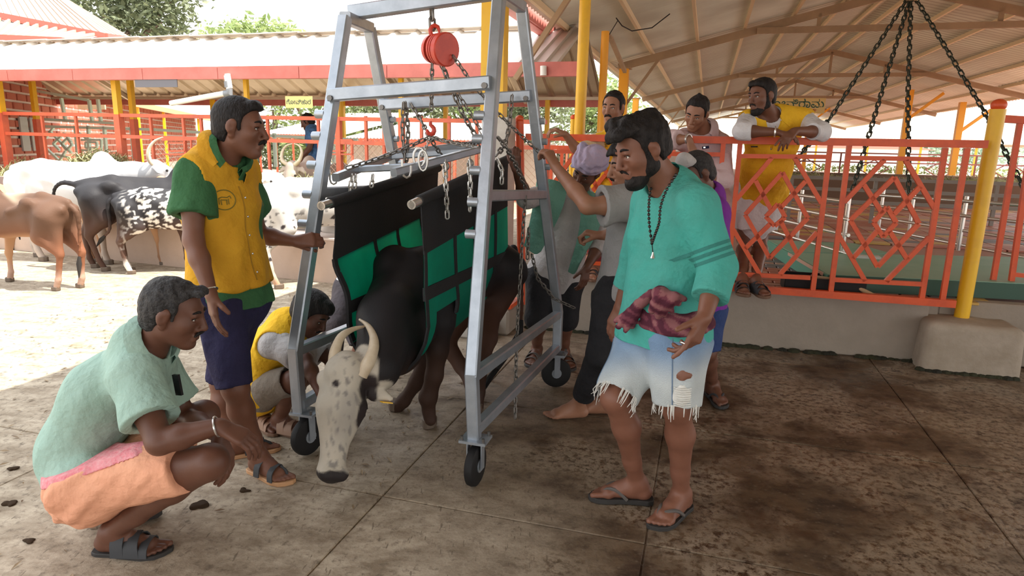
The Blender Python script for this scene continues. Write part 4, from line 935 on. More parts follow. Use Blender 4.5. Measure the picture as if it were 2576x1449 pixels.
chain('chain', [onw(1338, 640, 3.7), onw(1352, 700, 3.75), onw(1395, 752, 3.85), onw(1445, 775, 3.9)], 0.03, 0.0042, M_CHAIN, label='slack chain crossing low in front of the turbaned man')
for pts, s_ in (([(1119, 412), (1122, 470), (1125, 548)], 'bright chain end hanging on the right sling sheet near its pipe end'), ([(1180, 405), (1183, 450), (1182, 530)], 'bright chain end hanging on the right sling sheet, next to the frame leg')):
    t = chain('chain', [onw(*p, 2.95 if i == 0 else 2.93) for i, p in enumerate(pts)], 0.034, 0.005, M_CHAINB, label=s_)
    hook(t, onw(pts[0][0]+2, pts[0][1]+8, 2.95), 0.024, 0.005, M_CHAIN, 1)
for pts, s_ in (([(886, 440), (879, 488)], 'bright chain between spreader frame and left sling pipe'), ([(895, 440), (891, 475)], 'doubled bright chain just right of the left sling pipe chain'), ([(938, 440), (934, 470)], 'short bright chain above the middle of the left sling sheet')):
    chain('chain', [onw(*p, 2.96) for p in pts], 0.03, 0.0045, M_CHAINB, label=s_)

# ---------------------------------------------------------------- the sling: two pipes and a wide cloth between them
sl = empty('cattle_sling', B(-1.45, 3.35, 0.6), 'green and black cloth sling on two pipes, wrapped under the black bull', 'sling')
Ln, Lf = B(-1.67, 2.63, 1.237), B(-1.70, 4.10, 1.372); Rn_, Rf_ = B(-1.222, 2.63, 1.262), B(-1.185, 3.98, 1.445)
for a, b in ((Ln, Lf), (Rn_, Rf_)):
    d = nrm(b-a); MB().lathe(a, d, [(0.012, 0.014), (0, 0.0145), (0, 0.021), (np.linalg.norm(b-a), 0.021)], 16).build('pipe', M_STAIN, sl, True)
    MB().tube([a+d*0.075, b-d*0.02], 0.0265, 14).build('sleeve', M_BLACK, sl, True)
def prof(s, w):                                    # s 0..1 from the left pipe under the belly to the right pipe
    a, b = mix(Ln, Lf, w), mix(Rn_, Rf_, w); t = np.clip(s, 0, 1)
    bot = 0.50+0.09*w
    ctl = [(a @ E1, a[2]), (a @ E1+0.00, a[2]-0.17), (a @ E1-0.005, a[2]-0.30), (a @ E1+0.05, 0.80), (-1.60, bot+0.08), (-1.47, bot-0.05), (-1.31, bot-0.05), (-1.205, bot+.13), (b @ E1+0.004, .86), (b @ E1+0.002, b[2]-0.20), (b @ E1, b[2])]
    n = len(ctl)-1; i = min(int(t*n), n-1); f = t*n-i
    p = [np.array(ctl[min(max(i+j, 0), n)]) for j in (-1, 0, 1, 2)]
    q = 0.5*((2*p[1])+(p[2]-p[0])*f+(2*p[0]-5*p[1]+4*p[2]-p[3])*f*f+(3*p[1]-p[0]-3*p[2]+p[3])*f**3)
    wv = (a @ E2)*(1-0)+0; return q
def sling_pt(s, w, off=0.0):
    q = prof(s, w); e = 1e-3; t = prof(min(s+e, 1), w)-prof(max(s-e, 0), w); nn = np.array([t[1], -t[0]])/max(np.linalg.norm(t), 1e-9)
    q = q+nn*off; a, b = mix(Ln, Lf, w), mix(Rn_, Rf_, w)
    ww = mix(a @ E2, b @ E2, s); rip = 0.006*math.sin(s*23+w*9)+0.005*math.sin(w*31+s*7)
    return B(q[0]+rip*0.6, ww, q[1]+rip*0.3)
def patch(s0, s1, w0, w1, ns, nw, name, m, off=0.0, th=0.005, par=sl):
    rows = [[sling_pt(s0+(s1-s0)*i/ns, w0+(w1-w0)*j/nw, off) for j in range(nw+1)] for i in range(ns+1)]
    return MB().sheet(rows, th).build(name, m, par, True)
W_0, W_1 = 0.075, 0.985
patch(0.0, 0.19, W_0, W_1, 8, 14, 'black_band', M_BLACK, 0.002); patch(0.875, 1.0, W_0, W_1, 8, 14, 'black_band', M_BLACK, 0.002)
patch(0.185, 0.55, W_0, W_1, 14, 16, 'green_cloth', M_GREEN, 0.0); patch(0.55, 0.88, W_0, 0.17, 14, 3, 'green_cloth', M_GREEN, 0.0); patch(0.74, 0.88, 0.17, W_1, 8, 14, 'green_cloth', M_GREEN)
patch(0.62, 0.74, 0.36, W_1, 6, 8, 'green_cloth', M_GREEN)
for s in (0.33, 0.79):
    patch(s-0.014, s+0.014, W_0, W_1, 2, 16, 'strap', M_BLACK, 0.007, 0.014)
for w in (0.085, 0.36, 0.56, 0.80):
    patch(0.18, 0.50, w-0.011, w+0.011, 14, 1, 'strap', M_BLACK, 0.007, 0.014); patch(0.70 if w > .1 else .56, 0.88, w-0.011, w+0.011, 8, 1, 'strap', M_BLACK, 0.007, 0.014)
# ---------------------------------------------------------------- cattle
M_HIDE = mk('hide', (1, 1, 1), 0.6, attr=True, bump=0.12, bscale=90, spec=0.2)
M_HORN = mk('horn', (0.42, 0.31, 0.2), 0.4, base2=(0.62, 0.52, 0.38), vscale=14, vwid=0.5)
M_HORNG = mk('grey_horn', (0.2, 0.18, 0.16), 0.45, base2=(0.5, 0.45, 0.38), vscale=9, vwid=0.5)
M_HOOF = mk('hoof', (0.12, 0.085, 0.06), 0.6)
M_EYE = mk('animal_eye', (0.012, 0.008, 0.006), 0.12)
def bez(pts, n=14):
    pts = [np.asarray(p, float) for p in pts]; out = []
    for i in range(n+1):
        t = i/n*(len(pts)-1); k = min(int(t), len(pts)-2); f = t-k
        p = [pts[min(max(k+j, 0), len(pts)-1)] for j in (-1, 0, 1, 2)]
        out.append(0.5*((2*p[1])+(p[2]-p[0])*f+(2*p[0]-5*p[1]+4*p[2]-p[3])*f*f+(3*p[1]-p[0]-3*p[2]+p[3])*f**3))
    return out
def cow(label, base, fwd, s, colf, poll=(0.88, 0, 1.28), muz=(1.2, 0, 0.95), horns=None, hornr=0.03, legs=None, vox=0.016, hump=0.13, tail=None, tilt=0.0, thin=0.0, hornm=None, name='cow', cat='cow', group='cattle at the feeding trough', earm=None, legz=(0, 0, 0, 0)):
    base = np.asarray(base, float); f = nrm(V(fwd[0], fwd[1], 0)); l = np.cross(UP, f)
    def T(p):
        x, y, z = p; return base + f*x*s + l*y*s + UP*(z*s + tilt*(x+0.65)*s*(1 if z > 0.45 else 0))
    R = np.stack([f, l, UP])
    t = empty(name, base, label, cat, group)
    F = SDF(base-V(2.1, 2.1, 0.05)*s, base+V(2.1, 2.1, 1.75+abs(tilt)*1.5)*s, vox)
    # cut the grid down to the animal
    c0 = np.array([T(p) for p in ((-1.05, -.4, 0), (-1.05, .4, 0), (1.45, -.55, 1.7), (1.45, .55, 1.7), tuple(np.add(muz, (.15, .3, -.2))), tuple(np.add(muz, (.15, -.3, -.2))), tuple(np.add(poll, (.1, .3, .35))), (-1.0, 0, 1.3))])
    lo, hi = c0.min(0)-0.18*s, c0.max(0)+0.18*s; lo[2] = base[2]-0.02; F = SDF(lo, hi, vox)
    c = lambda a, b, ra, rb, k=0.04, **kw: F.cone(T(a), T(b), ra*s, rb*s, k*s, **kw)
    e = lambda p, r, k=0.04, **kw: F.ell(T(p), [x*s for x in r], f, l, UP, k*s, **kw)
    c((-.35, 0, .90), (.22, 0, .87), .265-thin, .285-thin, .08, flat=0.86, ax=l)
    c((.2, 0, .90), (.42, 0, .92), .27-thin, .22, .08, flat=0.8, ax=l)
    c((-.35, 0, .93), (-.62, 0, .98), .25-thin, .19, .08)
    c((.3, 0, 1.13), (-.42, 0, 1.15), .05, .055, .07); c((-.4, 0, 1.17), (-.78, 0, 1.10), .055, .05, .05)
    for y in (-1, 1):
        e((-.40, y*.20, 1.10), (.10, .055, .06), .05); e((-.76, y*.10, 1.02), (.06, .045, .05), .04)
        c((-.42, y*.18, 1.08), (-.74, y*.10, 1.0), .05, .045, .06); c((-.4, y*.17, 1.06), (-.1, y*.21, .98), .05, .03, .07)
    e((.40, 0, 1.17), (.15, .075, hump+.04), .06)
    L = legs or [(0, 0), (0, 0), (0, 0), (0, 0)]                         # hoof offsets: hind right, hind left, fore right, fore left
    hp = []
    for i, y in enumerate((-1, 1)):
        dx, dy = L[i]; hz = legz[i]/s
        c((-.60, y*.13, .93), (-.50, y*.16, .68), .165, .105, .06); c((-.5, y*.16, .70), (-.77+dx*.6, y*.125+dy*.6, .46+hz*.6), .10, .045, .05); c((-.66, y*.12, .85), (-.76+dx*.5, y*.12+dy*.4, .52+hz*.5), .10, .04, .06)
        c((-.77+dx*.6, y*.125+dy*.6, .46+hz*.6), (-.73+dx*.95, y*.125+dy, .14+hz), .042, .030, .03); c((-.73+dx*.95, y*.125+dy, .14+hz), (-.69+dx, y*.125+dy, .04+hz), .036, .036, .02); hp.append((-.68+dx, y*.125+dy, hz))
        dx, dy = L[i+2]; hz = legz[i+2]/s
        c((.40, y*.14, .98), (.33, y*.15, .68), .14, .085, .06); c((.33, y*.15, .7), (.39+dx*.55, y*.13+dy*.5, .40+hz*.6), .075, .045, .04)
        e((.395+dx*.55, y*.13+dy*.5, .39+hz*.6), (.048, .045, .06), .02); c((.39+dx*.55, y*.13+dy*.5, .38+hz*.6), (.40+dx*.95, y*.13+dy, .13+hz), .036, .029, .03); c((.40+dx*.95, y*.13+dy, .13+hz), (.43+dx, y*.13+dy, .04+hz), .034, .036, .02); hp.append((.44+dx, y*.13+dy, hz))
    p = np.array(poll, float); m = np.array(muz, float); a = nrm(m-p); side = nrm(np.cross((0, 0, 1.0), a)) if abs(a[2]) < .98 else V(0, 1, 0); fr_ = nrm(np.cross(a, side)); fr_ = fr_ if (fr_[2] > 0 or abs(fr_[2]) < .05) else -fr_
    HL = float(np.linalg.norm(m-p))
    c((.42, 0, 1.0), tuple(mix((.42, 0, 1.0), p, .55)-V(0, 0, .03)), .20, .145, .08, flat=.75, ax=l); c(tuple(mix((.42, 0, 1.0), p, .5)-V(0, 0, .03)), tuple(p+a*.06-fr_*.05), .145, .105, .06)
    c((.5, 0, .78), tuple(mix((.5, 0, .8), p, .6)-V(0, 0, .16)), .09, .05, .08, flat=.45, ax=l)
    q = lambda t_, sd, fd: tuple(p+a*t_*HL+side*sd+fr_*fd)
    c(q(.06, 0, -.02), q(.42, 0, -.02), .105, .088, .03, flat=.9, ax=R.T @ (R @ (f*side[0]+l*side[1]+UP*side[2]))); c(q(.3, 0, -.015), q(.9, 0, -.01), .085, .06, .03); c(q(.3, 0, -.09), q(.8, 0, -.045), .06, .04, .04)
    e(q(.97, 0, -.01), (.062, .062, .06), .02)
    for y in (-1, 1):
        c(q(.28, y*.075, .03), q(.36, y*.078, .02), .028, .026, .02)
        b0 = q(.08, y*.09, -.02); c(b0, tuple(np.array(b0)+side*y*.13-fr_*.02+a*.05), .032, .018, .02, flat=.45, ax=f*fr_[0]+l*fr_[1]+UP*fr_[2])
        c(tuple(np.array(b0)+side*y*.06), tuple(np.array(b0)+side*y*.13+a*.06-fr_*.01), .04, .02, .02, flat=.4, ax=f*fr_[0]+l*fr_[1]+UP*fr_[2])
    tl = tail or [(-.80, 0, 1.07), (-.88, 0, .98), (-.90, 0, .75), (-.89, .02, .5)]
    tp = bez([T(x) for x in tl], 10); F.chain(tp, np.linspace(.032, .014, len(tp))*s, .015*s)
    o = F.mesh('body', M_HIDE, t, colfn=lambda P: colf((P-base) @ R.T/s), disp=lambda P: 0.004*s*wav(P, 16, 1))
    MB().tube([tp[-1], tp[-1]+nrm(tp[-1]-tp[-3])*.1*s, tp[-1]+nrm(tp[-1]-tp[-3])*.26*s-UP*.02], [.016*s, .032*s, .006*s], 8).build('tail_tuft', mk('tail_hair', (0.03, 0.026, 0.024), 0.9), t, True)
    for h in hp:
        g = T(h); MB().prism([g+f*x*s+l*y*s for x, y in ((-.045, -.035), (.03, -.04), (.062, -.012), (.062, .012), (.03, .04), (-.045, .035))], UP*.055*s).build('hoof', M_HOOF, t, bevel=.006)
    for y in (-1, 1):
        MB().ball(T(q(.33, y*.098, .028)), .017*s, 8, 6).build('eye', M_EYE, t, True)
        if horns:
            pts = bez([T(tuple(p+side*y*h[0]+fr_*h[1]-a*h[2])) for h in horns], 14); MB().tube(pts, list(np.linspace(1, .22, len(pts))*hornr*s), 9).build('horn', hornm or M_HORN, t, True)
    return t
def base_col(c): return lambda Q: np.tile(np.array(c, np.float32), (len(Q), 1))
def ramp3(x, a, b, ca, cb): 
    t = sstep(a, b, x)[:, None]; return np.array(ca)*(1-t)+np.array(cb)*t
def spots(Q, fr, th, seed=0, soft=.12): return sstep(th-soft, th+soft, wav(Q, fr, seed, 8))
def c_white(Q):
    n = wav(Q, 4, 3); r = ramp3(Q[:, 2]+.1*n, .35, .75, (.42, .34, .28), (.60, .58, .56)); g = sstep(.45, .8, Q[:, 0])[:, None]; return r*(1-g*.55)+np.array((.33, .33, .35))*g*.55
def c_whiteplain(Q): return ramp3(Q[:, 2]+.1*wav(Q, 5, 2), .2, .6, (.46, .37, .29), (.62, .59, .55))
def c_brown(Q):
    r = ramp3(Q[:, 2]+.08*wav(Q, 5, 1), .45, .95, (.21, .085, .045), (.11, .058, .036)); k = sstep(.72, .62, Q[:, 2]+.06*wav(Q, 4, 4))*sstep(-.55, -.2, Q[:, 0]); r = r*(1-.8*k[:, None])+np.array((.5, .29, .16))*.8*k[:, None]
    k = sstep(.32, .14, Q[:, 2])[:, None]; r = r*(1-k)+np.array((.42, .27, .2))*k
    k = (sstep(.30, .55, wav(Q, 5, 9))*sstep(.9, 1.1, Q[:, 2])*sstep(-.3, .1, Q[:, 0]))[:, None]; return r*(1-.6*k)+np.array((.62, .52, .38))*.6*k
def c_black(Q): return ramp3(Q[:, 2]+.1*wav(Q, 6, 6), .55, 1.0, (.085, .045, .032), (.028, .026, .028))
def c_speck(Q):
    r = ramp3(Q[:, 2]+.1*wav(Q, 6, 6), .45, .95, (.10, .055, .04), (.03, .028, .03)); k = spots(Q*V(1, 1, 1.3), 52, .12, 3, .08)*sstep(-.75, -.35, Q[:, 0]+.15*wav(Q, 6, 2)); k = np.maximum(k, sstep(.25, .08, Q[:, 2]))[:, None]; return r*(1-k)+np.array((.78, .74, .68))*k
def c_spotted(Q):
    r = c_whiteplain(Q); k = (spots(Q, 60, .50, 7, .06)*sstep(.98, .8, Q[:, 2]))[:, None]; r = r*(1-k)+np.array((.05, .04, .04))*k
    k = sstep(.18, .05, Q[:, 2])[:, None]; return r*(1-k)+np.array((.42, .25, .16))*k
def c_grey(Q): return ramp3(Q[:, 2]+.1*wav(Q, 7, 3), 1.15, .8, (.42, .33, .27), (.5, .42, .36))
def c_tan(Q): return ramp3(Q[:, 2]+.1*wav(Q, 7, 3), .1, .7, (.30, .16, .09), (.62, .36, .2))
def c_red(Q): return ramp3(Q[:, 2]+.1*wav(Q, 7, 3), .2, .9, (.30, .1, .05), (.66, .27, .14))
lyre = [(.06, 0, .02), (.13, .02, .10), (.16, .02, .24), (.10, .0, .36), (.04, -.02, .42)]
sw = [(.06, 0, .0), (.13, .03, .07), (.15, .13, .13), (.12, .25, .13), (.07, .34, .08)]
def root_from(hind, fwd, s): return np.asarray(hind, float)+nrm(V(fwd[0], fwd[1], 0))*.68*s
cow('thin brown cow with pale belly, nearest at the left edge, tail toward us', root_from((on(155, 731)+on(203, 724))/2, (-.97, .22), .80), (-.97, .22), .80, c_brown, legs=[(-.03, .02), (.10, .0), (0, 0), (0, 0)], thin=.03, tail=[(-.80, 0, 1.07), (-.88, -.02, .98), (-.86, -.05, .75), (-.80, -.06, .42)])
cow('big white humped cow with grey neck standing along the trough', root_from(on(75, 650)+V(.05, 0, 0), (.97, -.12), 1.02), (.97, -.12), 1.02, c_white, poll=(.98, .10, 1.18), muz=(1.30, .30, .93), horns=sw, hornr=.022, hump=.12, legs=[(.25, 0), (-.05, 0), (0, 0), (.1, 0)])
cow('black cow with its tail swung out to the left', root_from((on(212, 674)+on(276, 683))/2, (.93, .36), .90), (.93, .36), .90, c_black, legs=[(.12, .0), (-.05, .03), (0, 0), (0, 0)], thin=.02, tail=[(-.78, 0, 1.09), (-.95, .08, 1.12), (-1.08, .20, 1.04), (-1.14, .28, .86)], poll=(.9, .1, 1.1), muz=(1.1, .3, .8))
cow('black cow speckled with white, tail to the left of its legs', root_from((on(311, 685)+on(349, 686))/2, (.95, .30), .80), (.95, .30), .80, c_speck, legs=[(.03, 0), (-.03, 0), (0, 0), (0, 0)], tail=[(-.80, 0, 1.07), (-.88, 0, .98), (-.90, .05, .65), (-1.0, .14, .52)], poll=(.9, .1, 1.1), muz=(1.1, .3, .8))
cow('white cow with small dark spots on its hind legs, right of the standing man', root_from(on(700, 727)+V(-.12, .1, 0), (.84, .54), .92), (.84, .54), .92, c_spotted, legs=[(.06, -.02), (-.10, .05), (-.1, 0), (-.1, 0)], legz=(0, 0, .49, .49), tilt=.10, poll=(.80, .0, 1.20), muz=(1.05, .05, .92), hump=.15, tail=[(-.80, 0, 1.07), (-.88, .02, .98), (-.88, .05, .8), (-.86, .06, .62)])
cow('white cow with cream hump behind the spotted one', at(770, 690, 7.85)*V(1, 1, 0), (-.95, .30), .84, c_whiteplain, poll=(.8, -.1, .95), muz=(1.0, -.25, .66), hump=.17)
cow('white cow looking right, only its head shows beside the standing man', at(556, 690, 8.0)*V(1, 1, 0), (.96, -.18), .92, c_whiteplain, poll=(.80, -.02, 1.22), muz=(1.08, -.06, .95))
_f8 = nrm(-E2-E1*.05)
cow('grey brown cow with horns curved into a ring, facing us across the trough', onw(735, 416, 7.55)-_f8*.80*.92-UP*1.20*.92, _f8, .92, c_grey, poll=(.80, 0, 1.20), muz=(.95, 0, .76), horns=[(.05, .02, .0), (.14, .05, .05), (.165, .05, .17), (.11, .05, .27), (.012, .05, .30)], hornr=.034)
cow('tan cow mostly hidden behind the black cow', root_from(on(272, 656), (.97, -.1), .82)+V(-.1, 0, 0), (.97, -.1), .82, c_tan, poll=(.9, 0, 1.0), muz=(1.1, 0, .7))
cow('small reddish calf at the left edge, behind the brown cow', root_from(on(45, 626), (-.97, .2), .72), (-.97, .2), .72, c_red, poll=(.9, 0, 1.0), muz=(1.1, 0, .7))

# ---------------------------------------------------------------- the black bull with the white face, held in the sling
def bull():
    b = empty('bull', B(-1.45, 3.3, 0), 'black bull with white face and long curved horns, standing in the sling with lowered head', 'bull')
    F = SDF(B(-1.5, 3.2)+V(-.75, -1.25, -.01), B(-1.5, 3.2)+V(.95, 1.15, 1.05), 0.0095)
    P = lambda u, w, z: B(u, w, z)
    F.cone(P(-1.47, 3.25, .74), P(-1.42, 3.65, .73), .195, .20, .06); F.cone(P(-1.42, 3.65, .74), P(-1.27, 4.0, .76), .195, .16, .06)
    F.cone(P(-1.48, 3.2, .93), P(-1.34, 3.95, .92), .035, .04, .06)
    F.cone(P(-1.60, 3.16, .86), P(-1.50, 3.20, .72), .085, .17, .05); F.ell(onw(990, 655, 3.17), (.075, .12, .085), E1, E2, UP, .05); F.ell(onw(1048, 668, 3.3), (.09, .10, .09), E1, E2, UP, .06)
    pol, muz = onw(878, 935, 2.36), onw(838, 1196, 2.22)
    nk = onw(975, 800, 2.82); F.cone(P(-1.52, 3.15, .74), nk, .175, .135, .08); F.cone(nk, onw(950, 925, 2.50), .14, .105, .06); F.cone(P(-1.40, 3.08, .66), onw(1010, 885, 2.80), .15, .10, .08)
    F.cone(onw(985, 930, 2.62), P(-1.42, 3.1, .50), .055, .075, .06, flat=.6, ax=E1)
    # fore legs, hind legs
    lg = lambda pts, rs, k=.03: F.chain([onw(x, y, w) for x, y, w in pts], rs, k)
    F.cone(P(-1.33, 3.2, .72), onw(1108, 812, 3.1), .12, .075, .05)
    lg([(1108, 812, 3.1), (1100, 880, 3.09), (1092, 945, 3.09), (1077, 1000, 3.09), (1078, 1032, 3.1), (1082, 1056, 3.1)], [.072, .058, .044, .045, .030, .036])
    F.cone(P(-1.55, 3.22, .66), onw(1075, 905, 3.24), .10, .055, .05); lg([(1075, 905, 3.24), (1048, 962, 3.25), (1016, 1008, 3.26), (1000, 1026, 3.27)], [.052, .040, .036, .036])
    F.cone(P(-1.20, 4.02, .72), onw(1226, 800, 3.9), .14, .085, .06); lg([(1226, 770, 3.9), (1224, 850, 3.72), (1210, 910, 3.58), (1203, 985, 3.45), (1201, 1022, 3.41)], [.10, .066, .05, .036, .036])
    F.cone(P(-1.34, 3.95, .68), onw(1118, 858, 3.72), .11, .066, .06); lg([(1118, 858, 3.72), (1160, 922, 3.68), (1182, 965, 3.6), (1190, 1000, 3.55)], [.062, .042, .034, .034])
    # head: a axis from poll to muzzle, g towards us, h to the image right
    a = nrm(muz-pol); g = nrm(EYE-mix(pol, muz, .5)); g = nrm(g-a*(g @ a)); h = np.cross(g, a); h = h if h[0] > 0 else -h
    g = nrm(rot(g, a, -.30)); h = np.cross(g, a); h = h if h[0] > 0 else -h
    if g @ (EYE-pol) < 0: g = -g
    HL = float(np.linalg.norm(muz-pol)); q = lambda t, x, y: pol+a*t*HL+h*x+g*y
    F.cone(q(.02, 0, -.055), q(.36, 0, -.05), .096, .098, .03, flat=.92, ax=h); F.cone(q(.36, 0, -.045), q(.74, 0, -.03), .094, .055, .04); F.cone(q(.70, 0, -.03), q(.95, 0, -.025), .053, .056, .02)
    F.cone(q(.22, 0, -.13), q(.62, 0, -.085), .065, .05, .05); F.cone(q(.6, 0, -.08), q(.92, 0, -.06), .045, .042, .03)
    F.ell(q(.97, 0, -.022), (.063, .052, .045), h, g, a, .015); F.cone(q(.0, -.05, -.02), q(.0, .05, -.02), .045, .045, .03)
    for x in (-1, 1):
        F.ell(q(.36, x*.078, -.012), (.032, .026, .045), h, g, a, .02); F.ell(q(.38, x*.093, -.015), (.012, .014, .022), h, g, a, .008, mode='s')
        F.ell(q(.985, x*.036, .022), (.014, .012, .011), h, g, a, .006, mode='s'); F.cone(q(.5, x*.055, -.03), q(.62, x*.045, -.03), .03, .022, .03)
    F.cone(q(.975, -.03, .01), q(.975, .03, .01), .034, .034, .01)
    e0 = q(.14, .085, -.07); e1 = onw(985, 1004, 2.42); F.cone(e0, mix(e0, e1, .5), .026, .038, .02, flat=.45, ax=g); F.cone(mix(e0, e1, .5), e1, .038, .012, .01, flat=.45, ax=g)
    e0 = q(.12, -.085, -.07); e1 = e0+h*.045-g*.13-a*.01; F.cone(e0, mix(e0, e1, .5), .026, .036, .02, flat=.45, ax=g); F.cone(mix(e0, e1, .5), e1, .036, .012, .01, flat=.45, ax=g)
    tl = bez([P(-1.2, 4.17, .85), P(-1.16, 4.22, .6), P(-1.10, 4.05, .40)], 8); F.chain(tl, np.linspace(.03, .014, 9), .01)
    def col(Pt):
        D = Pt-pol; t = (D @ a)/HL; x = D @ h; y = D @ g
        blk = np.array((.017, .015, .016)); brn = np.array((.10, .045, .028)); c = ramp3(Pt[:, 2]+.07*wav(Pt, 7, 2), .30, .62, (.05, .026, .018), blk)
        w_ = (Pt @ E2); k = (sstep(3.45, 3.75, w_)*sstep(.75, .45, Pt[:, 2]))[:, None]; c = c*(1-.8*k)+brn*.8*k
        dseg = lambda A, Bq: np.linalg.norm(Pt-(A+np.clip(((Pt-A) @ (Bq-A))/((Bq-A) @ (Bq-A)), 0, 1)[:, None]*(Bq-A)), axis=1)
        hd = np.maximum(sstep(.142, .128, dseg(q(.0, 0, -.03), q(1, 0, -.05))+.01*wav(Pt, 18, 4)), sstep(.075, .06, dseg(q(.14, .085, -.07), onw(985, 1004, 2.42))))                              # the pale face
        face = np.array((.47, .42, .345))*(1+.14*wav(Pt, 30, 3))[:, None]; sp = (sstep(.12, .5, wav(Pt*V(1, 1, .7), 130, 5, 10))*sstep(.06, -.02, np.abs(x)-.035))[:, None]; face = face*(1-.75*sp)+np.array((.15, .14, .135))*.75*sp
        gr = (sstep(.055, .02, np.abs(x-.005))*sstep(.1, .25, t)*sstep(.85, .6, t)*.55*(.6+.4*wav(Pt, 14, 6)))[:, None]; face = face*(1-gr)+np.array((.20, .19, .185))*gr
        c = c*(1-hd[:, None])+face*hd[:, None]
        def blot(t0, x0, rt, rx, ang=0): 
            dt, dx = (t-t0)*HL, x-x0; return sstep(1.25, .85, np.sqrt((dt/rt)**2+(dx/rx)**2)+.18*wav(Pt, 40, 8))*hd
        for m in (blot(.13, .088, .055, .04), blot(.40, .085, .062, .030), blot(.27, .118, .055, .017), blot(.12, -.055, .013, .013)): c = c*(1-m[:, None])+np.array((.03, .022, .022))*m[:, None]
        m = sstep(.925, .945, t+.012*wav(Pt, 30, 2)-.9*np.clip(np.abs(x)-.030, 0, .2))*hd*sstep(-.055, -.04, y); c = c*(1-m[:, None])+np.array((.025, .02, .02))*m[:, None]
        return np.clip(c, 0, 1)
    F.mesh('body', M_HIDE, b, colfn=col, disp=lambda Pt: .003*wav(Pt, 18, 1))
    for x, zz in ((1, 0), (-1, 0)): MB().ball(q(.38, x*.089, -.013), .017, 10, 8).build('eye', M_EYE, b, True)
    hl = bez([onw(838, 934, 2.37), onw(843, 885, 2.40), onw(858, 848, 2.46), onw(886, 829, 2.53), onw(920, 821, 2.60)], 16); hr = bez([onw(908, 944, 2.38), onw(929, 908, 2.41), onw(940, 876, 2.46), onw(939, 846, 2.52), onw(925, 819, 2.58), onw(905, 804, 2.64)], 18)
    for pts, r in ((hl, .0265), (hr, .0300)): MB().tube(pts, [r*max(.2, 1-.85*(i/(len(pts)-1))**1.5)*(1+.03*math.sin(i*5)) for i in range(len(pts))], 14).build('horn', M_HORN, b, True)
    MB().tube([tl[-1], tl[-1]-UP*.1-E2*.03, onw(1212, 985, 3.9)], [.014, .03, .008], 8).build('tail_tuft', M_RUBBER, b, True)
    MB().tube([onw(1213, 985, 3.62), onw(1232, 950, 3.62), onw(1249, 928, 3.62)], [.012, .02, .014], 8).build('tail_tip', M_RUBBER, b, True)
    for x, y, w in ((1080, 1066, 3.12), (995, 1030, 3.28), (1199, 1028, 3.40), (1192, 1008, 3.54)):
        p = onw(x, y, w); p[2] = 0.001; MB().prism([p+E1*i-E2*j for i, j in ((-.032, -.04), (.032, -.04), (.036, .02), (.012, .05), (-.012, .05), (-.036, .02))], UP*.055).build('hoof', M_HOOF, b, bevel=.006)
    MB().box(onw(972, 1012, 2.40), (.045, .004, .04), h, a).build('ear_tag', M_YELLOW, b)
    MB().tube([q(.30, .10, -.13), q(.34, .06, -.17), q(.30, -.02, -.19)], .006, 6).build('halter_rope', M_RUBBER, b, True)
bull()
# ---------------------------------------------------------------- people: one continuous body each, clothes and hair as parts
def skinmat(name, c, r=0.5): return mk(name, c, r, base2=(c[0]*.8, c[1]*.74, c[2]*.7), vscale=9, vwid=.5, sss=.08, bump=.06, bscale=120, spec=.45)
SK_D = skinmat('skin_deep', (0.145, 0.060, 0.036)); SK_M = skinmat('skin_brown', (0.19, 0.080, 0.048)); SK_L = skinmat('skin_light_brown', (0.34, 0.165, 0.10)); SK_T = skinmat('skin_warm', (0.235, 0.10, 0.062))
M_HAIR = mk('black_hair', (0.010, 0.008, 0.008), 0.62, bump=.7, bscale=130, base2=(0.022, .018, .017), vscale=40, spec=.22, stretch=(1, 1, .4))
M_HAIRG = mk('greying_hair', (0.018, 0.016, 0.016), 0.6, bump=.7, bscale=130, base2=(0.05, .046, .045), vscale=50, spec=.25)
M_WHITE_EYE = mk('eye_white', (0.66, 0.62, 0.57), 0.25); M_IRIS = mk('dark_iris', (0.018, 0.01, 0.007), 0.15)
def cloth(name, c, c2=None, rough=.85, bump=.6, sc=15, **kw): return mk(name, c, rough, base2=c2 or tuple(x*.86 for x in c), vscale=kw.pop('vs', 6), vwid=.5, bump=bump, bscale=sc, bdist=.035, spec=.2, **kw)
def folds(amp, dirv=(0.2, 0.3, 1), fr=26, seed=1):
    d = nrm(dirv)
    def fn(P):
        Q = P - 0.82*np.outer(P @ d, d)
        n = wav(Q, fr, seed, 6)+.6*wav(Q, fr*2.1, seed+2, 5); m = .6+.5*wav(P, 7, seed+1, 4); return 1.35*amp*n*np.clip(m, .15, 1.2)
    return fn
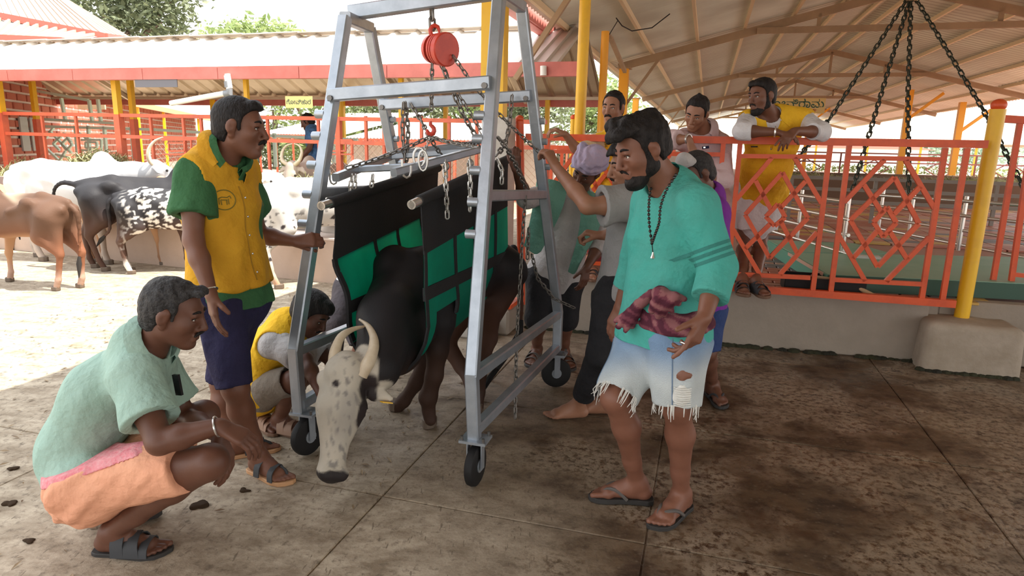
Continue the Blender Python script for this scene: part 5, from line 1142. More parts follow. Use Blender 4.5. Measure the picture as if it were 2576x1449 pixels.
class Man:
    def __init__(s, label, J, front, skin=SK_M, s_=1.0, vox=.007, waist=None, chest=None, group=None, belly=0.0, base=None):
        s.J = J; s.fr = nrm(V(*front)); s.sk = skin; s.s = s_; s.vox = vox
        s.P = (J['hipL']+J['hipR'])/2; s.S = (J['shL']+J['shR'])/2; s.N = J['neck']; s.ax = nrm(s.P-s.S)
        s.W = mix(s.P, s.S, .38) if waist is None else waist; s.C = mix(s.P, s.S, .76) if chest is None else chest; s.belly = belly
        lo = min(J[k][2] for k in J if k.startswith('an')) - .08*s_; p = (J['anL']+J['anR'])/2
        s.root = empty('person', (p[0], p[1], max(lo, 0)) if base is None else base, label, 'person', group)
        s.hf = nrm(J['hf']); s.hu = perp(s.hf, J.get('hu', UP)); s.hl = np.cross(s.hu, s.hf); s.hs = s_*J.get('hs', 1.0)
        pts = np.array([v for k, v in J.items() if k not in ('hf', 'hu', 'toeL', 'toeR', 'hs')]+[s.H(.12, -.14, 0), s.H(0, .16, 0)]); s.lo, s.hi = pts.min(0)-.30*s_, pts.max(0)+.30*s_
        s.lo[2] = max(s.lo[2]+.14*s_, (base[2] if base is not None else lo)-.015)
    def H(s, f, u, l): return s.J['head']+(s.hf*f+s.hu*u+s.hl*l)*s.hs
    def side(s, k): return ('L', 'R') if k is None else (k,)
    def torso(s, F, g=0.0, k=.05, shl=True):
        q = s.s; fr = s.fr; c = F.cone
        c(s.J['hipL'], s.J['hipR'], .100*q+g, .100*q+g, k, flat=.95, ax=fr); c(s.P, s.W, .142*q+g, .128*q+g, k, flat=.76, ax=fr); c(s.W, s.C, .130*q+g, .150*q+g, k, flat=.74, ax=fr)
        c(s.C, mix(s.S, s.N, .35), .148*q+g, .085*q+g, k, flat=.74, ax=fr)
        if shl: c(s.J['shL'], s.J['shR'], .055*q+g, .055*q+g, k); [c(s.N, mix(s.N, s.J['sh'+b], .75), .058*q+g, .05*q+g, k) for b in 'LR']
        if s.belly: F.ell(s.W+fr*.05*q-UP*.02, (.15*q+g, (.10+s.belly)*q+g, .14*q+g), np.cross(fr, UP), fr, UP, .06)
    def body(s, legs='LR', arms='LR', hands=None, feet=True, fing=True, name='body'):
        J = s.J; q = s.s; F = SDF(s.lo, s.hi, s.vox); s.torso(F, -.004)
        for b in arms:
            sh, el, wr = J['sh'+b], J['el'+b], J['wr'+b]
            F.cone(sh, mix(sh, el, .45), .052*q, .047*q, .03); F.cone(mix(sh, el, .45), el, .047*q, .038*q, .02); F.cone(el, mix(el, wr, .35), .040*q, .039*q, .02); F.cone(mix(el, wr, .35), wr, .039*q, .026*q, .02)
            h = (hands or {}).get(b)
            if h is not None: s.hand(F, b, wr, *h[:2], *(h[2:] if len(h) > 2 else ()))
        for b in legs:
            hp, kn, an = J['hip'+b], J['kn'+b], J['an'+b]; t = J['toe'+b]; bk = nrm(np.cross(nrm(an-kn), np.cross(t, UP)))
            bk = -t if abs(nrm(an-kn)[2]) > .5 else np.cross(np.cross(nrm(an-kn), t), nrm(an-kn)); bk = nrm(bk)
            F.cone(hp, mix(hp, kn, .5), .088*q, .074*q, .04); F.cone(mix(hp, kn, .5), kn, .074*q, .054*q, .03); F.ell(kn, (.052*q,)*3, k=.02)
            F.cone(kn, mix(kn, an, .32)+bk*.014*q, .050*q, .054*q, .03); F.cone(mix(kn, an, .32)+bk*.014*q, mix(kn, an, .75), .054*q, .036*q, .03); F.cone(mix(kn, an, .72), an, .037*q, .033*q, .02)
            if feet: s.foot(F, an, t, b)
        s.head(F); s.F = F
        return F.mesh(name, s.sk, s.root)
    def foot(s, F, an, t, b):
        q = s.s; t = nrm(V(t[0], t[1], 0)); sd = np.cross(UP, t)*(1 if b == 'L' else -1); z0 = an[2]-.075*q     # sd points outwards
        g = lambda f, o, z: V(an[0], an[1], z0)+t*f*q+sd*o*q+UP*z*q
        F.cone(an, g(-.035, 0, .032), .034*q, .031*q, .02); F.cone(an, g(.07, -.004, .045), .036*q, .030*q, .03, flat=.9, ax=UP); F.cone(g(.03, 0, .035), g(.125, -.005, .024), .034*q, .024*q, .03); F.cone(g(-.02, 0, .026), g(.10, .018, .020), .026*q, .020*q, .02)
        F.cone(g(.120, -.026, .020), g(.125, .032, .017), .021*q, .017*q, .02)
        for i, (o, L, r) in enumerate(((-.031, .185, .0125), (-.009, .180, .0095), (.009, .172, .009), (.025, .160, .0085), (.038, .145, .0085))): F.cone(g(.122, o*.9, .018), g(L, o, .012), r*1.05*q, r*q, .006)
    def hand(s, F, b, wr, d, n, curl=(.25, .4, .3), spread=1.0, thumb=.5, hs=1.0):
        q = s.s*hs; d = nrm(V(*d)); n0 = perp(d, V(*n)); sd = np.cross(d, n0)*(1 if b == 'R' else -1)
        cl = curl if hasattr(curl[0], '__len__') else [curl]*4
        for i, (o, L) in enumerate(((.027, .044), (.009, .048), (-.009, .045), (-.026, .036))):
            kn_ = wr+d*(.088-.004*abs(i-1))*q+sd*o*spread*q; F.cone(wr+sd*o*.45*q+d*.01*q, kn_, .0145*q, .0120*q, .012)
            p = kn_; dd = nrm(d+sd*o*4*(spread-.9)); n = perp(dd, n0); r = .0098*q*(.9 if i == 3 else 1)
            for j, f in enumerate((1, .62, .5)):
                a = cl[i][j]; dd, n = nrm(dd*math.cos(a)+n*math.sin(a)), nrm(n*math.cos(a)-dd*math.sin(a)); p2 = p+dd*L*f*q; F.cone(p, p2, r, r*.92, .003); p = p2; r *= .92
        p = wr+d*.030*q+sd*.026*q+n0*.010*q; F.cone(wr+d*.012*q+sd*.010*q, p, .018*q, .0145*q, .015)
        dd = nrm(d*.72+sd*(.75-thumb*.55)+n0*(.15+thumb*.6)); p2 = p+dd*.042*q; F.cone(p, p2, .013*q, .011*q, .006)
        dd = nrm(dd+n0*.35*thumb-sd*.35*thumb+d*.1); F.cone(p2, p2+dd*.030*q, .011*q, .0092*q, .004)
    def head(s, F):
        H, h = s.H, s.hs; f, u, l = s.hf, s.hu, s.hl
        c = lambda a, b, ra, rb, k=.015, **kw: F.cone(H(*a), H(*b), ra*h, rb*h, k*h, **kw); e = lambda p, r, k=.015, **kw: F.ell(H(*p), [x*h for x in r], f, l, u, k*h, **kw)
        e((-.012, .038, 0), (.096, .074, .084), .02); e((.030, -.018, 0), (.062, .060, .090), .03); c((.0, -.055, -.038), (.052, -.098, -.014), .028, .022, .03); c((.0, -.055, .038), (.052, -.098, .014), .028, .022, .03)
        e((.068, -.104, 0), (.020, .024, .016), .02); c((.078, .026, -.030), (.078, .026, .030), .015, .015, .015)
        for y in (-1, 1):
            e((.054, -.022, y*.044), (.028, .020, .026), .02); e((.094, .003, y*.031), (.0150, .0155, .0066), .006, mode='s'); e((.0835, .0155, y*.031), (.0115, .017, .0055), .006); e((.0815, -.010, y*.031), (.010, .015, .0045), .006); c((-.008, -.028, y*.074), (.0, .020, y*.079), .014, .019, .006, flat=.55, ax=l); e((-.012, .002, y*.086), (.016, .007, .026), .006); e((.0, .0, y*.092), (.008, .006, .014), .004, mode='s')
            e((.092, -.040, y*.014), (.013, .009, .009), .006)
        c((.090, .018, 0), (.112, -.030, 0), .0095, .0120, .012); e((.112, -.035, 0), (.011, .011, .009), .006)
        c((.088, -.063, -.018), (.088, -.063, .018), .0085, .0085, .006); c((.086, -.077, -.015), (.086, -.077, .015), .0095, .0095, .006); c((.100, -.0695, -.022), (.100, -.0695, .022), .0022, .0022, .003, mode='s')
        q = s.s; F.cone(H(-.022, -.045, 0), mix(s.N, H(-.02, -.07, 0), .1)+s.fr*.02*q, .056*h, .062*q, .03)
    def eyes(s, look=0.0, lid=True):
        h = s.hs
        for y in (-1, 1):
            e = MB().ball(s.H(.0735, .003, y*.031), .0122*h, 10, 8).build('eye', M_WHITE_EYE, s.root, True); MB().ball(s.H(.0808, .003, y*.031+look*.004), .0058*h, 8, 6).build('iris', M_IRIS, e, True)
            MB().tube(bez([s.H(.0845, .004, y*.0165), s.H(.0885, .0105, y*.029), s.H(.080, .004, y*.046)], 6), [.0018*h]*7, 5).build('eyelash', M_HAIR, s.root, True)
            MB().tube(bez([s.H(.094, .026, y*.012), s.H(.0945, .033, y*.030), s.H(.080, .028, y*.050)], 6), [.003*h, .0045*h, .005*h, .005*h, .0045*h, .0035*h, .002*h], 6).build('eyebrow', M_HAIR, s.root, True)
    def hair(s, t=.014, line=.075, mat=None, amp=.003, fr=60, top=0.0, back=-.06, lumps=(), front=.0, sideb=True, name='hair', vox=None, low=None):
        H, h = s.H, s.hs; v = vox or min(s.vox, .006); F = SDF(s.J['head']-.21*h, s.J['head']+.21*h, v); f, u, l = s.hf, s.hu, s.hl
        F.ell(H(-.014, .040+top*.5, 0), [(.096+t)*h, (.075+t)*h, (.084+t+top*.5)*h], f, l, u, 0)
        F.ell(H(-.045, -.015, 0), [(.062+t*.7)*h, (.066+t*.6)*h, .075*h], f, l, u, .02*h)
        for p, r in lumps: F.ell(H(*p), [r*h]*3 if not hasattr(r, '__len__') else [x*h for x in r], f, l, u, .015*h)
        F.ell(H(.085+front, line-.085, 0), [.070*h, .15*h, .085*h], f, l, u, .008*h, mode='s')          # the face
        for y in (-1, 1): F.ell(H(.0, -.035, y*.088), [.030*h, .026*h, .055*h], f, l, u, .008*h, mode='s')
        F.half(H(-.06, back, 0), -u*.95-f*.25, .005*h); [F.cone(H(.022, -.012, y*.080), H(-.002, -.09, y*.078), .036*h, .055*h, .006*h, mode='s') for y in (-1, 1)]
        if sideb:
            for y in (-1, 1): F.cone(H(.022, .045, y*.074), H(.022, -.006, y*.072), .013*h, .008*h, .01*h, flat=.5, ax=l)
        return F.mesh(name, mat or M_HAIR, s.root, disp=lambda P: amp*(wav(P, fr, 3, 6)+.6*wav(P, fr*2.2, 6, 6)))
    def moustache(s, w=.030, r=.0075, mat=None, drop=.012):
        h = s.hs; pts = bez([s.H(.090, -.052-drop, -w), s.H(.102, -.049, -w*.5), s.H(.106, -.047, 0), s.H(.102, -.049, w*.5), s.H(.090, -.052-drop, w)], 10)
        return MB().tube(pts, [r*h*x for x in (.35, .7, .95, 1, 1, .9, 1, 1, .95, .7, .35)], 8).build('moustache', mat or M_HAIR, s.root, True)
    def beard(s, t=.006, mat=None, cheek=-.02, amp=.0015):
        H, h = s.H, s.hs; F = SDF(s.J['head']-.2*h, s.J['head']+.18*h, min(s.vox, .006)); f, u, l = s.hf, s.hu, s.hl
        c = lambda a, b, ra, rb, k=.02: F.cone(H(*a), H(*b), (ra+t)*h, (rb+t)*h, k*h)
        for y in (-1, 1): c((.0, -.055, y*.038), (.052, -.098, y*.014), .028, .022, .03); c((.012, .0, y*.060), (.004, -.055, y*.044), .012, .022); c((.05, -.098, y*.014), (.07, -.104, 0), .020, .020)
        F.ell(H(.062, -.02, 0), [.052*h, .066*h, .050*h], f, l, u, .01*h, mode='s'); F.ell(H(.098, -.066, 0), [.026*h, .026*h, .019*h], f, l, u, .006*h, mode='s'); F.half(H(0, .012, 0), u, .01)
        return F.mesh('beard', mat or M_HAIR, s.root, disp=lambda P: amp*wav(P, 170, 3, 6))
    def shirt(s, mat, g=.014, sleeve=.62, hem=.10, neck=.066, name='shirt', vneck=0.0, amp=.006, long=0.0, arms='LR', loose=.012, seed=1, open_=0.0, fold=(0.2, .3, 1), flare=0.0, fr=24, extra=None, cuff=.0, hemn=None, hemp=None):
        q = s.s; J = s.J; F = SDF(s.lo, s.hi, s.vox); s.torso(F, g, .06)
        if flare: F.cone(s.W, s.P+s.ax*(hem+.02)*q, .135*q+g, .150*q+g+flare, .05, flat=.82, ax=s.fr)
        F.half(s.P+s.ax*hem*q if hemp is None else hemp, s.ax if hemn is None else nrm(hemn), .004)
        for b in arms:
            sh, el, wr = J['sh'+b], J['el'+b], J['wr'+b]
            if long: F.cone(sh, el, .060*q+g, .050*q+g, .035); F.cone(el, mix(el, wr, long), .050*q+g, (.036+cuff)*q+g, .02, cut='b')
            elif sleeve > 0: F.cone(mix(sh, s.N, .1), mix(sh, el, sleeve), .060*q+g, .056*q+g+loose, .035, cut='b')
            e2 = (el, wr, long) if long else (sh, el, sleeve)
            if (long or sleeve > 0): a = mix(e2[0], e2[1], e2[2]); F.cone(a+nrm(a-e2[1])*.02, a+nrm(e2[1]-e2[0])*.03, .036*q+g*.6+loose*.5, .036*q+g*.6+loose*.7, .004, mode='s') if not long else None
        d = nrm(s.H(-.02, -.06, 0)-s.N); F.cone(s.N+d*.02*q+s.fr*.012*q, s.N+d*.25*q+s.fr*.05*q, neck*q, (neck+.02)*q, .006, mode='s')
        if vneck: F.cone(s.N+s.fr*.13*q-UP*0.0, s.N+s.fr*.13*q+s.ax*vneck*q, .052*q, .006*q, .006, mode='s')
        if extra: extra(F)
        return F.mesh(name, mat, s.root, disp=folds(amp, fold, fr, seed))
    def vest(s, mat, g=.024, hem=.06, name='vest', amp=.006, seed=3, open_=True, vneck=.16, flare=.0, fold=(0.2, .3, 1), arm_r=.075):
        q = s.s; J = s.J; F = SDF(s.lo, s.hi, s.vox); s.torso(F, g, .06)
        if flare: F.cone(s.W, s.P+s.ax*(hem+.02)*q, .135*q+g, .15*q+g+flare, .05, flat=.84, ax=s.fr)
        F.half(s.P+s.ax*hem*q, s.ax, .004)
        for b in 'LR':
            sh, el = J['sh'+b], J['el'+b]; o = nrm(sh-s.S); F.cone(sh+o*.010*q, sh+o*.25*q, arm_r*q, arm_r*q+.03, .006, mode='s'); F.cone(sh+o*.02*q, mix(sh, el, .8)+o*.03*q, arm_r*.92*q, .075*q, .006, mode='s')
        d = nrm(s.H(-.02, -.06, 0)-s.N); F.cone(s.N+d*.025*q+s.fr*.01*q, s.N+d*.25*q+s.fr*.05*q, .070*q, .095*q, .006, mode='s')
        if vneck: F.cone(s.N+s.fr*.15*q, s.N+s.fr*.16*q+s.ax*vneck*q, .058*q, .006*q, .006, mode='s')
        if open_: F.cone(s.C+s.fr*.16*q+s.ax*.0, s.P+s.fr*.17*q+s.ax*.1*q, .008*q, .010*q, .004, mode='s')
        return F.mesh(name, mat, s.root, disp=folds(amp, fold, 22, seed))
    def pants(s, mat, g=.010, frac=1.0, waist=.0, name='trousers', amp=.005, legs='LR', end=.0, seed=5, fold=(.1, .2, 1), hemr=None, gk=0.0, carve=True, colf=None):
        q = s.s; J = s.J; F = SDF(s.lo, s.hi, s.vox)
        F.cone(J['hipL'], J['hipR'], .100*q+g, .100*q+g, .04, flat=.95, ax=s.fr); F.cone(s.P, mix(s.P, s.W, .9), .140*q+g, .128*q+g, .05, flat=.76, ax=s.fr)
        F.half(s.P-s.ax*waist*q, -s.ax, .004)
        for b in legs:
            hp, kn, an = J['hip'+b], J['kn'+b], J['an'+b]
            if frac <= 1.0: e = mix(hp, kn, frac); F.cone(hp, e, .096*q+g, (.096-.034*frac)*q+g+gk if hemr is None else hemr, .05, cut='b'); dv = nrm(kn-hp); er = (.096-.034*frac)*q+g+gk if hemr is None else hemr
            else:
                F.cone(hp, kn, .094*q+g, .062*q+g+gk, .05); e = mix(kn, an, frac-1); er = (.060-.012*(frac-1))*q+g+gk if hemr is None else hemr; F.cone(kn, e, .062*q+g+gk, er, .03, cut='b'); dv = nrm(an-kn)
            if carve: F.cone(e-dv*.02, e+dv*.03, er-.009, er-.006, .003, mode='s')
        return F.mesh(name, mat, s.root, disp=folds(amp, fold, 26, seed), colfn=colf)
    def collar(s, mat, r=.090, h=.040, spread=.5, name='collar', drop=.05):
        q = s.s; d = nrm(s.H(-.02, -.07, 0)-s.N); f = perp(d, s.fr); l = np.cross(d, f); c = s.N+d*.052*q+f*.020*q; rows = []
        A = np.linspace(spread, 2*math.pi-spread, 19)
        for rr, hh in ((r*.94, -.004), (r*.90, h), (r*1.06, h*.85), (r*1.30, -.002)):
            rows.append([c+(f*math.cos(a)*rr+l*math.sin(a)*rr)*q+d*(hh-(drop*(1 if hh < .02 else .55))*max(0, math.cos(a))**2+(.0 if hh > 0 else -.012*max(0, math.cos(a))))*q for a in A])
        return MB().sheet(rows, .003).build(name, mat, s.root, True)
    def sandal(s, b, mat_sole, mat_strap, style='strap', th=.02):
        q = s.s; an, t = s.J['an'+b], s.J['toe'+b]; t = nrm(V(t[0], t[1], 0)); sd = np.cross(UP, t)*(1 if b == 'L' else -1); z0 = an[2]-.075*q
        g = lambda f, o, z: V(an[0], an[1], z0)+t*f*q+sd*o*q+UP*z*q
        out = [(-.075, 0), (-.070, -.024), (-.05, -.034), (0, -.034), (.06, -.038), (.12, -.052), (.165, -.053), (.198, -.035), (.205, -.012), (.19, .02), (.165, .043), (.12, .052), (.06, .044), (0, .036), (-.05, .034), (-.070, .024)]
        o = MB().prism([g(f, o_, .006) for f, o_ in out], -UP*th*q).build('sandal', mat_sole, s.root, bevel=.003)
        mb = MB()
        def band(f0, f1, hgt, wd, o0=-.046, o1=.050):
            P = bez([g(f0, o0, 0), g(mix(f0, f1, .25), o0*.78, hgt*.8), g(mix(f0, f1, .55), .0, hgt), g(mix(f0, f1, .8), o1*.8, hgt*.68), g(f1, o1, 0)], 10)
            rows = [[p-t*wd*q/2 for p in P], [p+t*wd*q/2+0*UP for p in P]]; rows = [[p+UP*0.004 for p in r] for r in rows]; mb.sheet(rows, .005)
        if style == 'strap': band(.045, .035, .078, .034); band(.09, .125, .056, .030); mb.tube([g(.12, -.018, .052), g(.15, -.022, .035), g(.165, -.02, .008)], .007*q, 6)
        elif style == 'cross': band(.03, .04, .082, .045); band(.065, .10, .068, .036); band(.10, .07, .064, .036); band(.125, .13, .046, .030)
        else: 
            for o_ in (-1, 1): mb.tube(bez([g(.150, -.020, .006), g(.13, -.010+o_*.012, .040), g(.09, o_*.034, .046), g(.04, o_*.040, .008)], 8), [.0075*q]*9, 6)
        if style != 'thong' and style == 'strap': pass
        mb.build('strap', mat_strap, o, True); return o
from mathutils.bvhtree import BVHTree
def bvh(o):
    me = o.data; n = len(me.vertices); c = np.empty(n*3, np.float32); me.vertices.foreach_get('co', c); c = c.reshape(-1, 3)+org(o).astype(np.float32)
    return BVHTree.FromPolygons(c.tolist(), [tuple(p.vertices) for p in me.polygons])
def stick(tree, pts, d, off=.002, start=.35):      # lay points onto a garment along the direction d
    d = nrm(d); out = []
    for p in pts:
        h = tree.ray_cast(Vector(np.asarray(p, float)-d*start), Vector(d))
        if h[0] is not None: out.append(V(*h[0])-d*off)
    return out
def ring_tube(c, axis, r, tr, name, mat, par, n=18):
    a = perp(axis, (.3, .2, 1)); b = np.cross(nrm(axis), a); return MB().tube([np.asarray(c, float)+a*r*math.cos(t)+b*r*math.sin(t) for t in np.linspace(0, 2*math.pi, n+1)[:-1]], tr, 6, closed=True).build(name, mat, par, True)
M_SILVER = mk('silver', (0.75, 0.73, 0.7), 0.25, 0.9)
# ---------------------------------------------------------------- the people
C_YEL = cloth('yellow_vest_cloth', (0.80, 0.43, 0.035), (0.70, 0.34, 0.025), transl=.18); C_YEL2 = cloth('bright_yellow_vest_cloth', (0.88, 0.52, 0.03), (0.80, 0.44, 0.025))
C_GREEN = cloth('green_shirt_cloth', (0.055, 0.16, 0.065), (0.035, 0.11, 0.045)); C_NAVY = cloth('navy_cloth', (0.032, 0.028, 0.075), (0.02, 0.018, 0.045)); C_MINT = cloth('mint_polo_cloth', (0.36, 0.50, 0.42), (0.30, 0.44, 0.37))
C_PEACH = cloth('peach_dhoti_cloth', (0.80, 0.40, 0.25), (0.72, 0.33, 0.20)); C_PINKB = cloth('pink_border_cloth', (0.72, 0.16, 0.20), (0.75, 0.4, 0.4), vs=60); C_WHITE = cloth('white_cotton', (0.74, 0.72, 0.73), (0.62, 0.60, 0.62))
C_LGREY = cloth('light_grey_cotton', (0.50, 0.47, 0.46), (0.42, 0.39, 0.38)); C_GREY = cloth('grey_jersey', (0.30, 0.29, 0.285), (0.25, 0.24, 0.235)); C_BLACK = cloth('black_cotton', (0.016, 0.016, 0.018), (0.028, 0.027, 0.03)); C_DGREY = cloth('dark_grey_trouser', (0.085, 0.07, 0.075), (0.06, 0.05, 0.055))
C_TEAL = cloth('teal_jersey', (0.05, 0.40, 0.34), (0.10, 0.36, 0.31), vs=3.5); C_DENIM = cloth('washed_denim', (0.27, 0.38, 0.52), (0.52, 0.57, 0.58), vs=3.2, sc=300); C_FRAY = cloth('white_denim_threads', (0.78, 0.77, 0.72)); C_PLUM = cloth('plum_check_scarf', (0.13, 0.028, 0.045), (0.36, 0.17, 0.17), vs=30)
C_TOWEL = cloth('sea_green_towel', (0.16, 0.36, 0.28), (0.13, 0.30, 0.235)); C_TURB = cloth('lilac_turban', (0.36, 0.34, 0.50), (0.46, 0.34, 0.42), vs=14); C_PINK = cloth('pale_pink_cotton', (0.66, 0.50, 0.50), (0.58, 0.43, 0.44)); C_PURP = cloth('purple_cotton', (0.20, 0.035, 0.30)); C_KHAKI = cloth('grey_brown_cotton', (0.24, 0.20, 0.16)); C_MAROON = cloth('maroon_cloth', (0.17, 0.03, 0.035)); C_BLUE = cloth('blue_cotton', (0.035, 0.06, 0.17))
def plaid():
    m = cloth('blue_check_cotton', (0.10, 0.25, 0.50), (0.03, 0.05, 0.12), vs=22); return m
C_CHECK = plaid()
M_SOLE = mk('tan_sole', (0.50, 0.27, 0.13), 0.7); M_SOLEB = mk('dark_sole', (0.03, 0.027, 0.025), 0.7); M_SOLEBR = mk('brown_sole', (0.16, 0.085, 0.05), 0.7); M_STRAPB = mk('charcoal_strap', (0.04, 0.042, 0.046), 0.7); M_STRAPG = mk('grey_rubber_strap', (0.11, 0.095, 0.085), 0.7); M_TANSTRAP = mk('tan_leather', (0.30, 0.18, 0.12), 0.6)
def flatdir(a, b): d = np.asarray(b, float)-np.asarray(a, float); return nrm(V(d[0], d[1], 0))

# 1 standing man in the yellow vest, holding the frame leg
fr1 = V(.80, -.60, 0); tR = flatdir(on(648, 1190), on(742, 1226)); tL = flatdir(on(590, 1143), on(690, 1122))
aR = on(655, 1192); aR = V(aR[0], aR[1], .088); aL = on(598, 1148); aL = V(aL[0], aL[1], .088)
J = dict(head=at(603, 322, 2.84), hf=V(1, .03, -.06), hu=V(-.05, 0, 1), hs=.99, neck=at(553, 402, 2.87), shR=at(484, 446, 2.74), shL=at(612, 440, 3.02), elR=at(487, 605, 2.66), wrR=at(530, 738, 2.58), elL=at(650, 590, 3.12), wrL=at(742, 607, 3.10),
         hipR=at(552, 752, 2.78), hipL=at(612, 745, 2.95), knR=at(592, 975, 2.70), knL=at(560, 960, 3.0), anR=aR, anL=aL, toeR=tR, toeL=tL)
m = Man('person in yellow sleeveless vest over green shirt, standing and gripping the frame leg', J, fr1, SK_M, 1.0, .0058)
m.body(hands=dict(R=(V(.12, -.12, -1), V(.6, .5, 0), (.15, .3, .25), 1.05, .4), L=(V(1, .05, .12), V(.2, .9, -.3), (.75, .95, .6), 1.0, .7)))
m.eyes(look=-.3); m.hair(t=.009, line=.078, amp=.0015, fr=90, lumps=(((.074, .082, 0), .026), ((.062, .092, .02), .028), ((.062, .092, -.02), .028))); m.moustache(.030, .0085)
m.shirt(C_GREEN, .011, .60, .035, name='shirt', amp=.009, loose=.024, flare=.030); vest_ = m.vest(C_YEL, .021, -.055, amp=.010, vneck=.15, flare=.022, fold=(.1, .1, 1)); m.collar(C_GREEN, .090, .050)
m.collar(C_YEL, .104, .032, .7, name='vest_collar')
m.pants(C_NAVY, .016, .98, name='shorts', hemr=.076, amp=.007)
for b in 'RL': m.sandal(b, M_SOLE, M_STRAPB, 'strap')
ring_tube(mix(J['wrR'], J['elR'], .06), J['elR']-J['wrR'], .031, .0035, 'bangle', M_SILVER, m.root)
def badge(man, on_, c, n, r, mat, name='emblem', r2=.0026):
    n = nrm(n); a = perp(n, UP); b = np.cross(n, a)*-1; tr = bvh(on_); K = lambda P: stick(tr, P, -n, .001); mb = MB().tube(K([c+a*r*math.sin(t)*.9+b*r*math.cos(t) for t in np.linspace(0, 6.283, 29)[:-1]]), r2, 5, closed=True)
    for ln in ([(-.5, .1), (-.2, .25), (.25, .2), (.5, .35), (.6, .1)], [(-.45, .15), (-.45, -.4)], [(-.3, .0), (-.25, -.45)], [(.2, .0), (.2, -.45)], [(.35, .1), (.38, -.4)], [(-.3, .0), (.25, -.02)]): mb.tube(K(bez([c+b*x*r+a*y*r for x, y in ln], 8)), r2*.9, 5)
    return mb.build(name, mat, man.root, True)
M_BADGE = mk('olive_emblem_print', (0.22, 0.16, 0.02), 0.8)
badge(m, vest_, at(571, 504, 2.70), V(.55, -.83, .05), .046, M_BADGE)
def placket(man, on_, d, p0, p1, mat, nb=5, name='placket'):
    tr = bvh(on_); line = stick(tr, [mix(p0, p1, i/24) for i in range(25)], d, .001); MB().tube(line, .0035, 5).build(name, mat, man.root, True)
    for i in range(nb):
        q = stick(tr, [mix(p0, p1, (i+.6)/nb)+np.cross(nrm(d), UP)*.014], d, .001)
        if q: MB().ball(q[0], .0055, 8, 6).build('button', M_SILVER, man.root, True)
C_SEAM = cloth('ochre_seam', (.36, .19, .02)); placket(m, vest_, V(-.95, .3, 0), at(628, 470, 2.80), at(655, 705, 2.80), C_SEAM)

# 2 crouching man in the mint polo
tR = flatdir(on(262, 1388), on(436, 1392)); aR = on(268, 1388); aR = V(aR[0]+.03, aR[1], .086); aL = on(262, 1306); aL = V(aL[0]+.02, aL[1], .11)
J = dict(head=at(437, 788, 2.20), hf=V(.97, .10, -.22), hu=V(.18, 0, 1), hs=.93, neck=at(352, 868, 2.22), shR=at(340, 958, 2.10), shL=at(395, 930, 2.42), elR=at(402, 1112, 1.98), wrR=at(548, 1072, 2.02), elL=at(468, 1050, 2.42), wrL=at(552, 1094, 2.20),
         hipR=at(228, 1212, 2.10), hipL=at(250, 1195, 2.36), knR=at(528, 1162, 2.02), knL=at(512, 1045, 2.48), anR=aR, anL=aL, toeR=tR, toeL=V(1, .12, 0))
m = Man('person in mint green polo and peach wrap crouching at the left, silver bangle on wrist', J, V(.80, -.12, -.5), SK_D, 1.04, .0058, waist=at(206, 1112, 2.22), chest=at(282, 985, 2.24), base=V(aR[0], aR[1], 0))
m.body(hands=dict(R=(V(.85, .15, -.5), V(-.3, .3, -1), (.35, .5, .4), 1.0, .3), L=(V(.35, -.25, -.9), V(-.8, .2, -.2), (.3, .5, .4), 1.0, .4)))
m.eyes(); m.hair(t=.009, line=.088, mat=M_HAIRG, amp=.004, fr=75, lumps=(((.072, .085, .02), .030), ((.078, .078, -.015), .028)), back=-.075); m.moustache(.028, .007)
HN, HP = nrm(V(.36, 0, -.93)), at(200, 1176, 2.2)
m.shirt(C_MINT, .014, .66, 0, name='polo_shirt', amp=.010, loose=.018, fold=(.5, 0, .8), neck=.064, hemn=HN, hemp=HP); m.collar(C_MINT, .084, .036)
Fp = SDF(m.lo, m.hi, m.vox); q = m.s
Fp.cone(J['hipR'], J['hipL'], .135, .135, .05); Fp.cone(m.P, m.W, .155, .145, .05, flat=.82, ax=m.fr); Fp.cone(m.P+V(.0, 0, -.02), mix(m.P, (J['knR']+J['knL'])/2, .5), .14, .10, .06)
for b in 'LR': Fp.cone(J['hip'+b], mix(J['hip'+b], J['kn'+b], .80), .120, .090, .05, cut='b')
Fp.half(HP-HN*.035, -HN, .004)
Fp.mesh('wrap', C_PEACH, m.root, disp=folds(.010, (-.62, .1, -.78), 58, 7))
Fb = SDF(m.lo, m.hi, m.vox); Fb.cone(m.P, m.W, .160, .150, .05, flat=.82, ax=m.fr); Fb.cone(J['hipR'], J['hipL'], .138, .138, .05); [Fb.cone(J['hip'+b], mix(J['hip'+b], J['kn'+b], .5), .124, .106, .05) for b in 'LR']; Fb.half(HP-HN*.050, -HN, .003); Fb.half(HP-HN*.018, HN, .003)
Fb.mesh('wrap_border', C_PINKB, m.root, disp=folds(.006, (.25, .1, -1), 36, 7))
m.sandal('R', M_SOLEB, M_STRAPB, 'cross'); m.sandal('L', M_SOLEB, M_STRAPB, 'cross')
ring_tube(mix(J['wrR'], J['elR'], .02), J['elR']-J['wrR'], .033, .0035, 'bangle', M_SILVER, m.root)
ph = tag(MB().box(at(447, 968, 2.16), (.028, .010, .075), nrm(V(.75, -.3, .1)), nrm(V(.3, .95, 0))).build('phone', mk('phone_glass', (0.01, 0.01, 0.012), 0.15), loc=at(447, 968, 2.12)), 'black phone in the chest pocket of the crouching man in mint', 'phone')

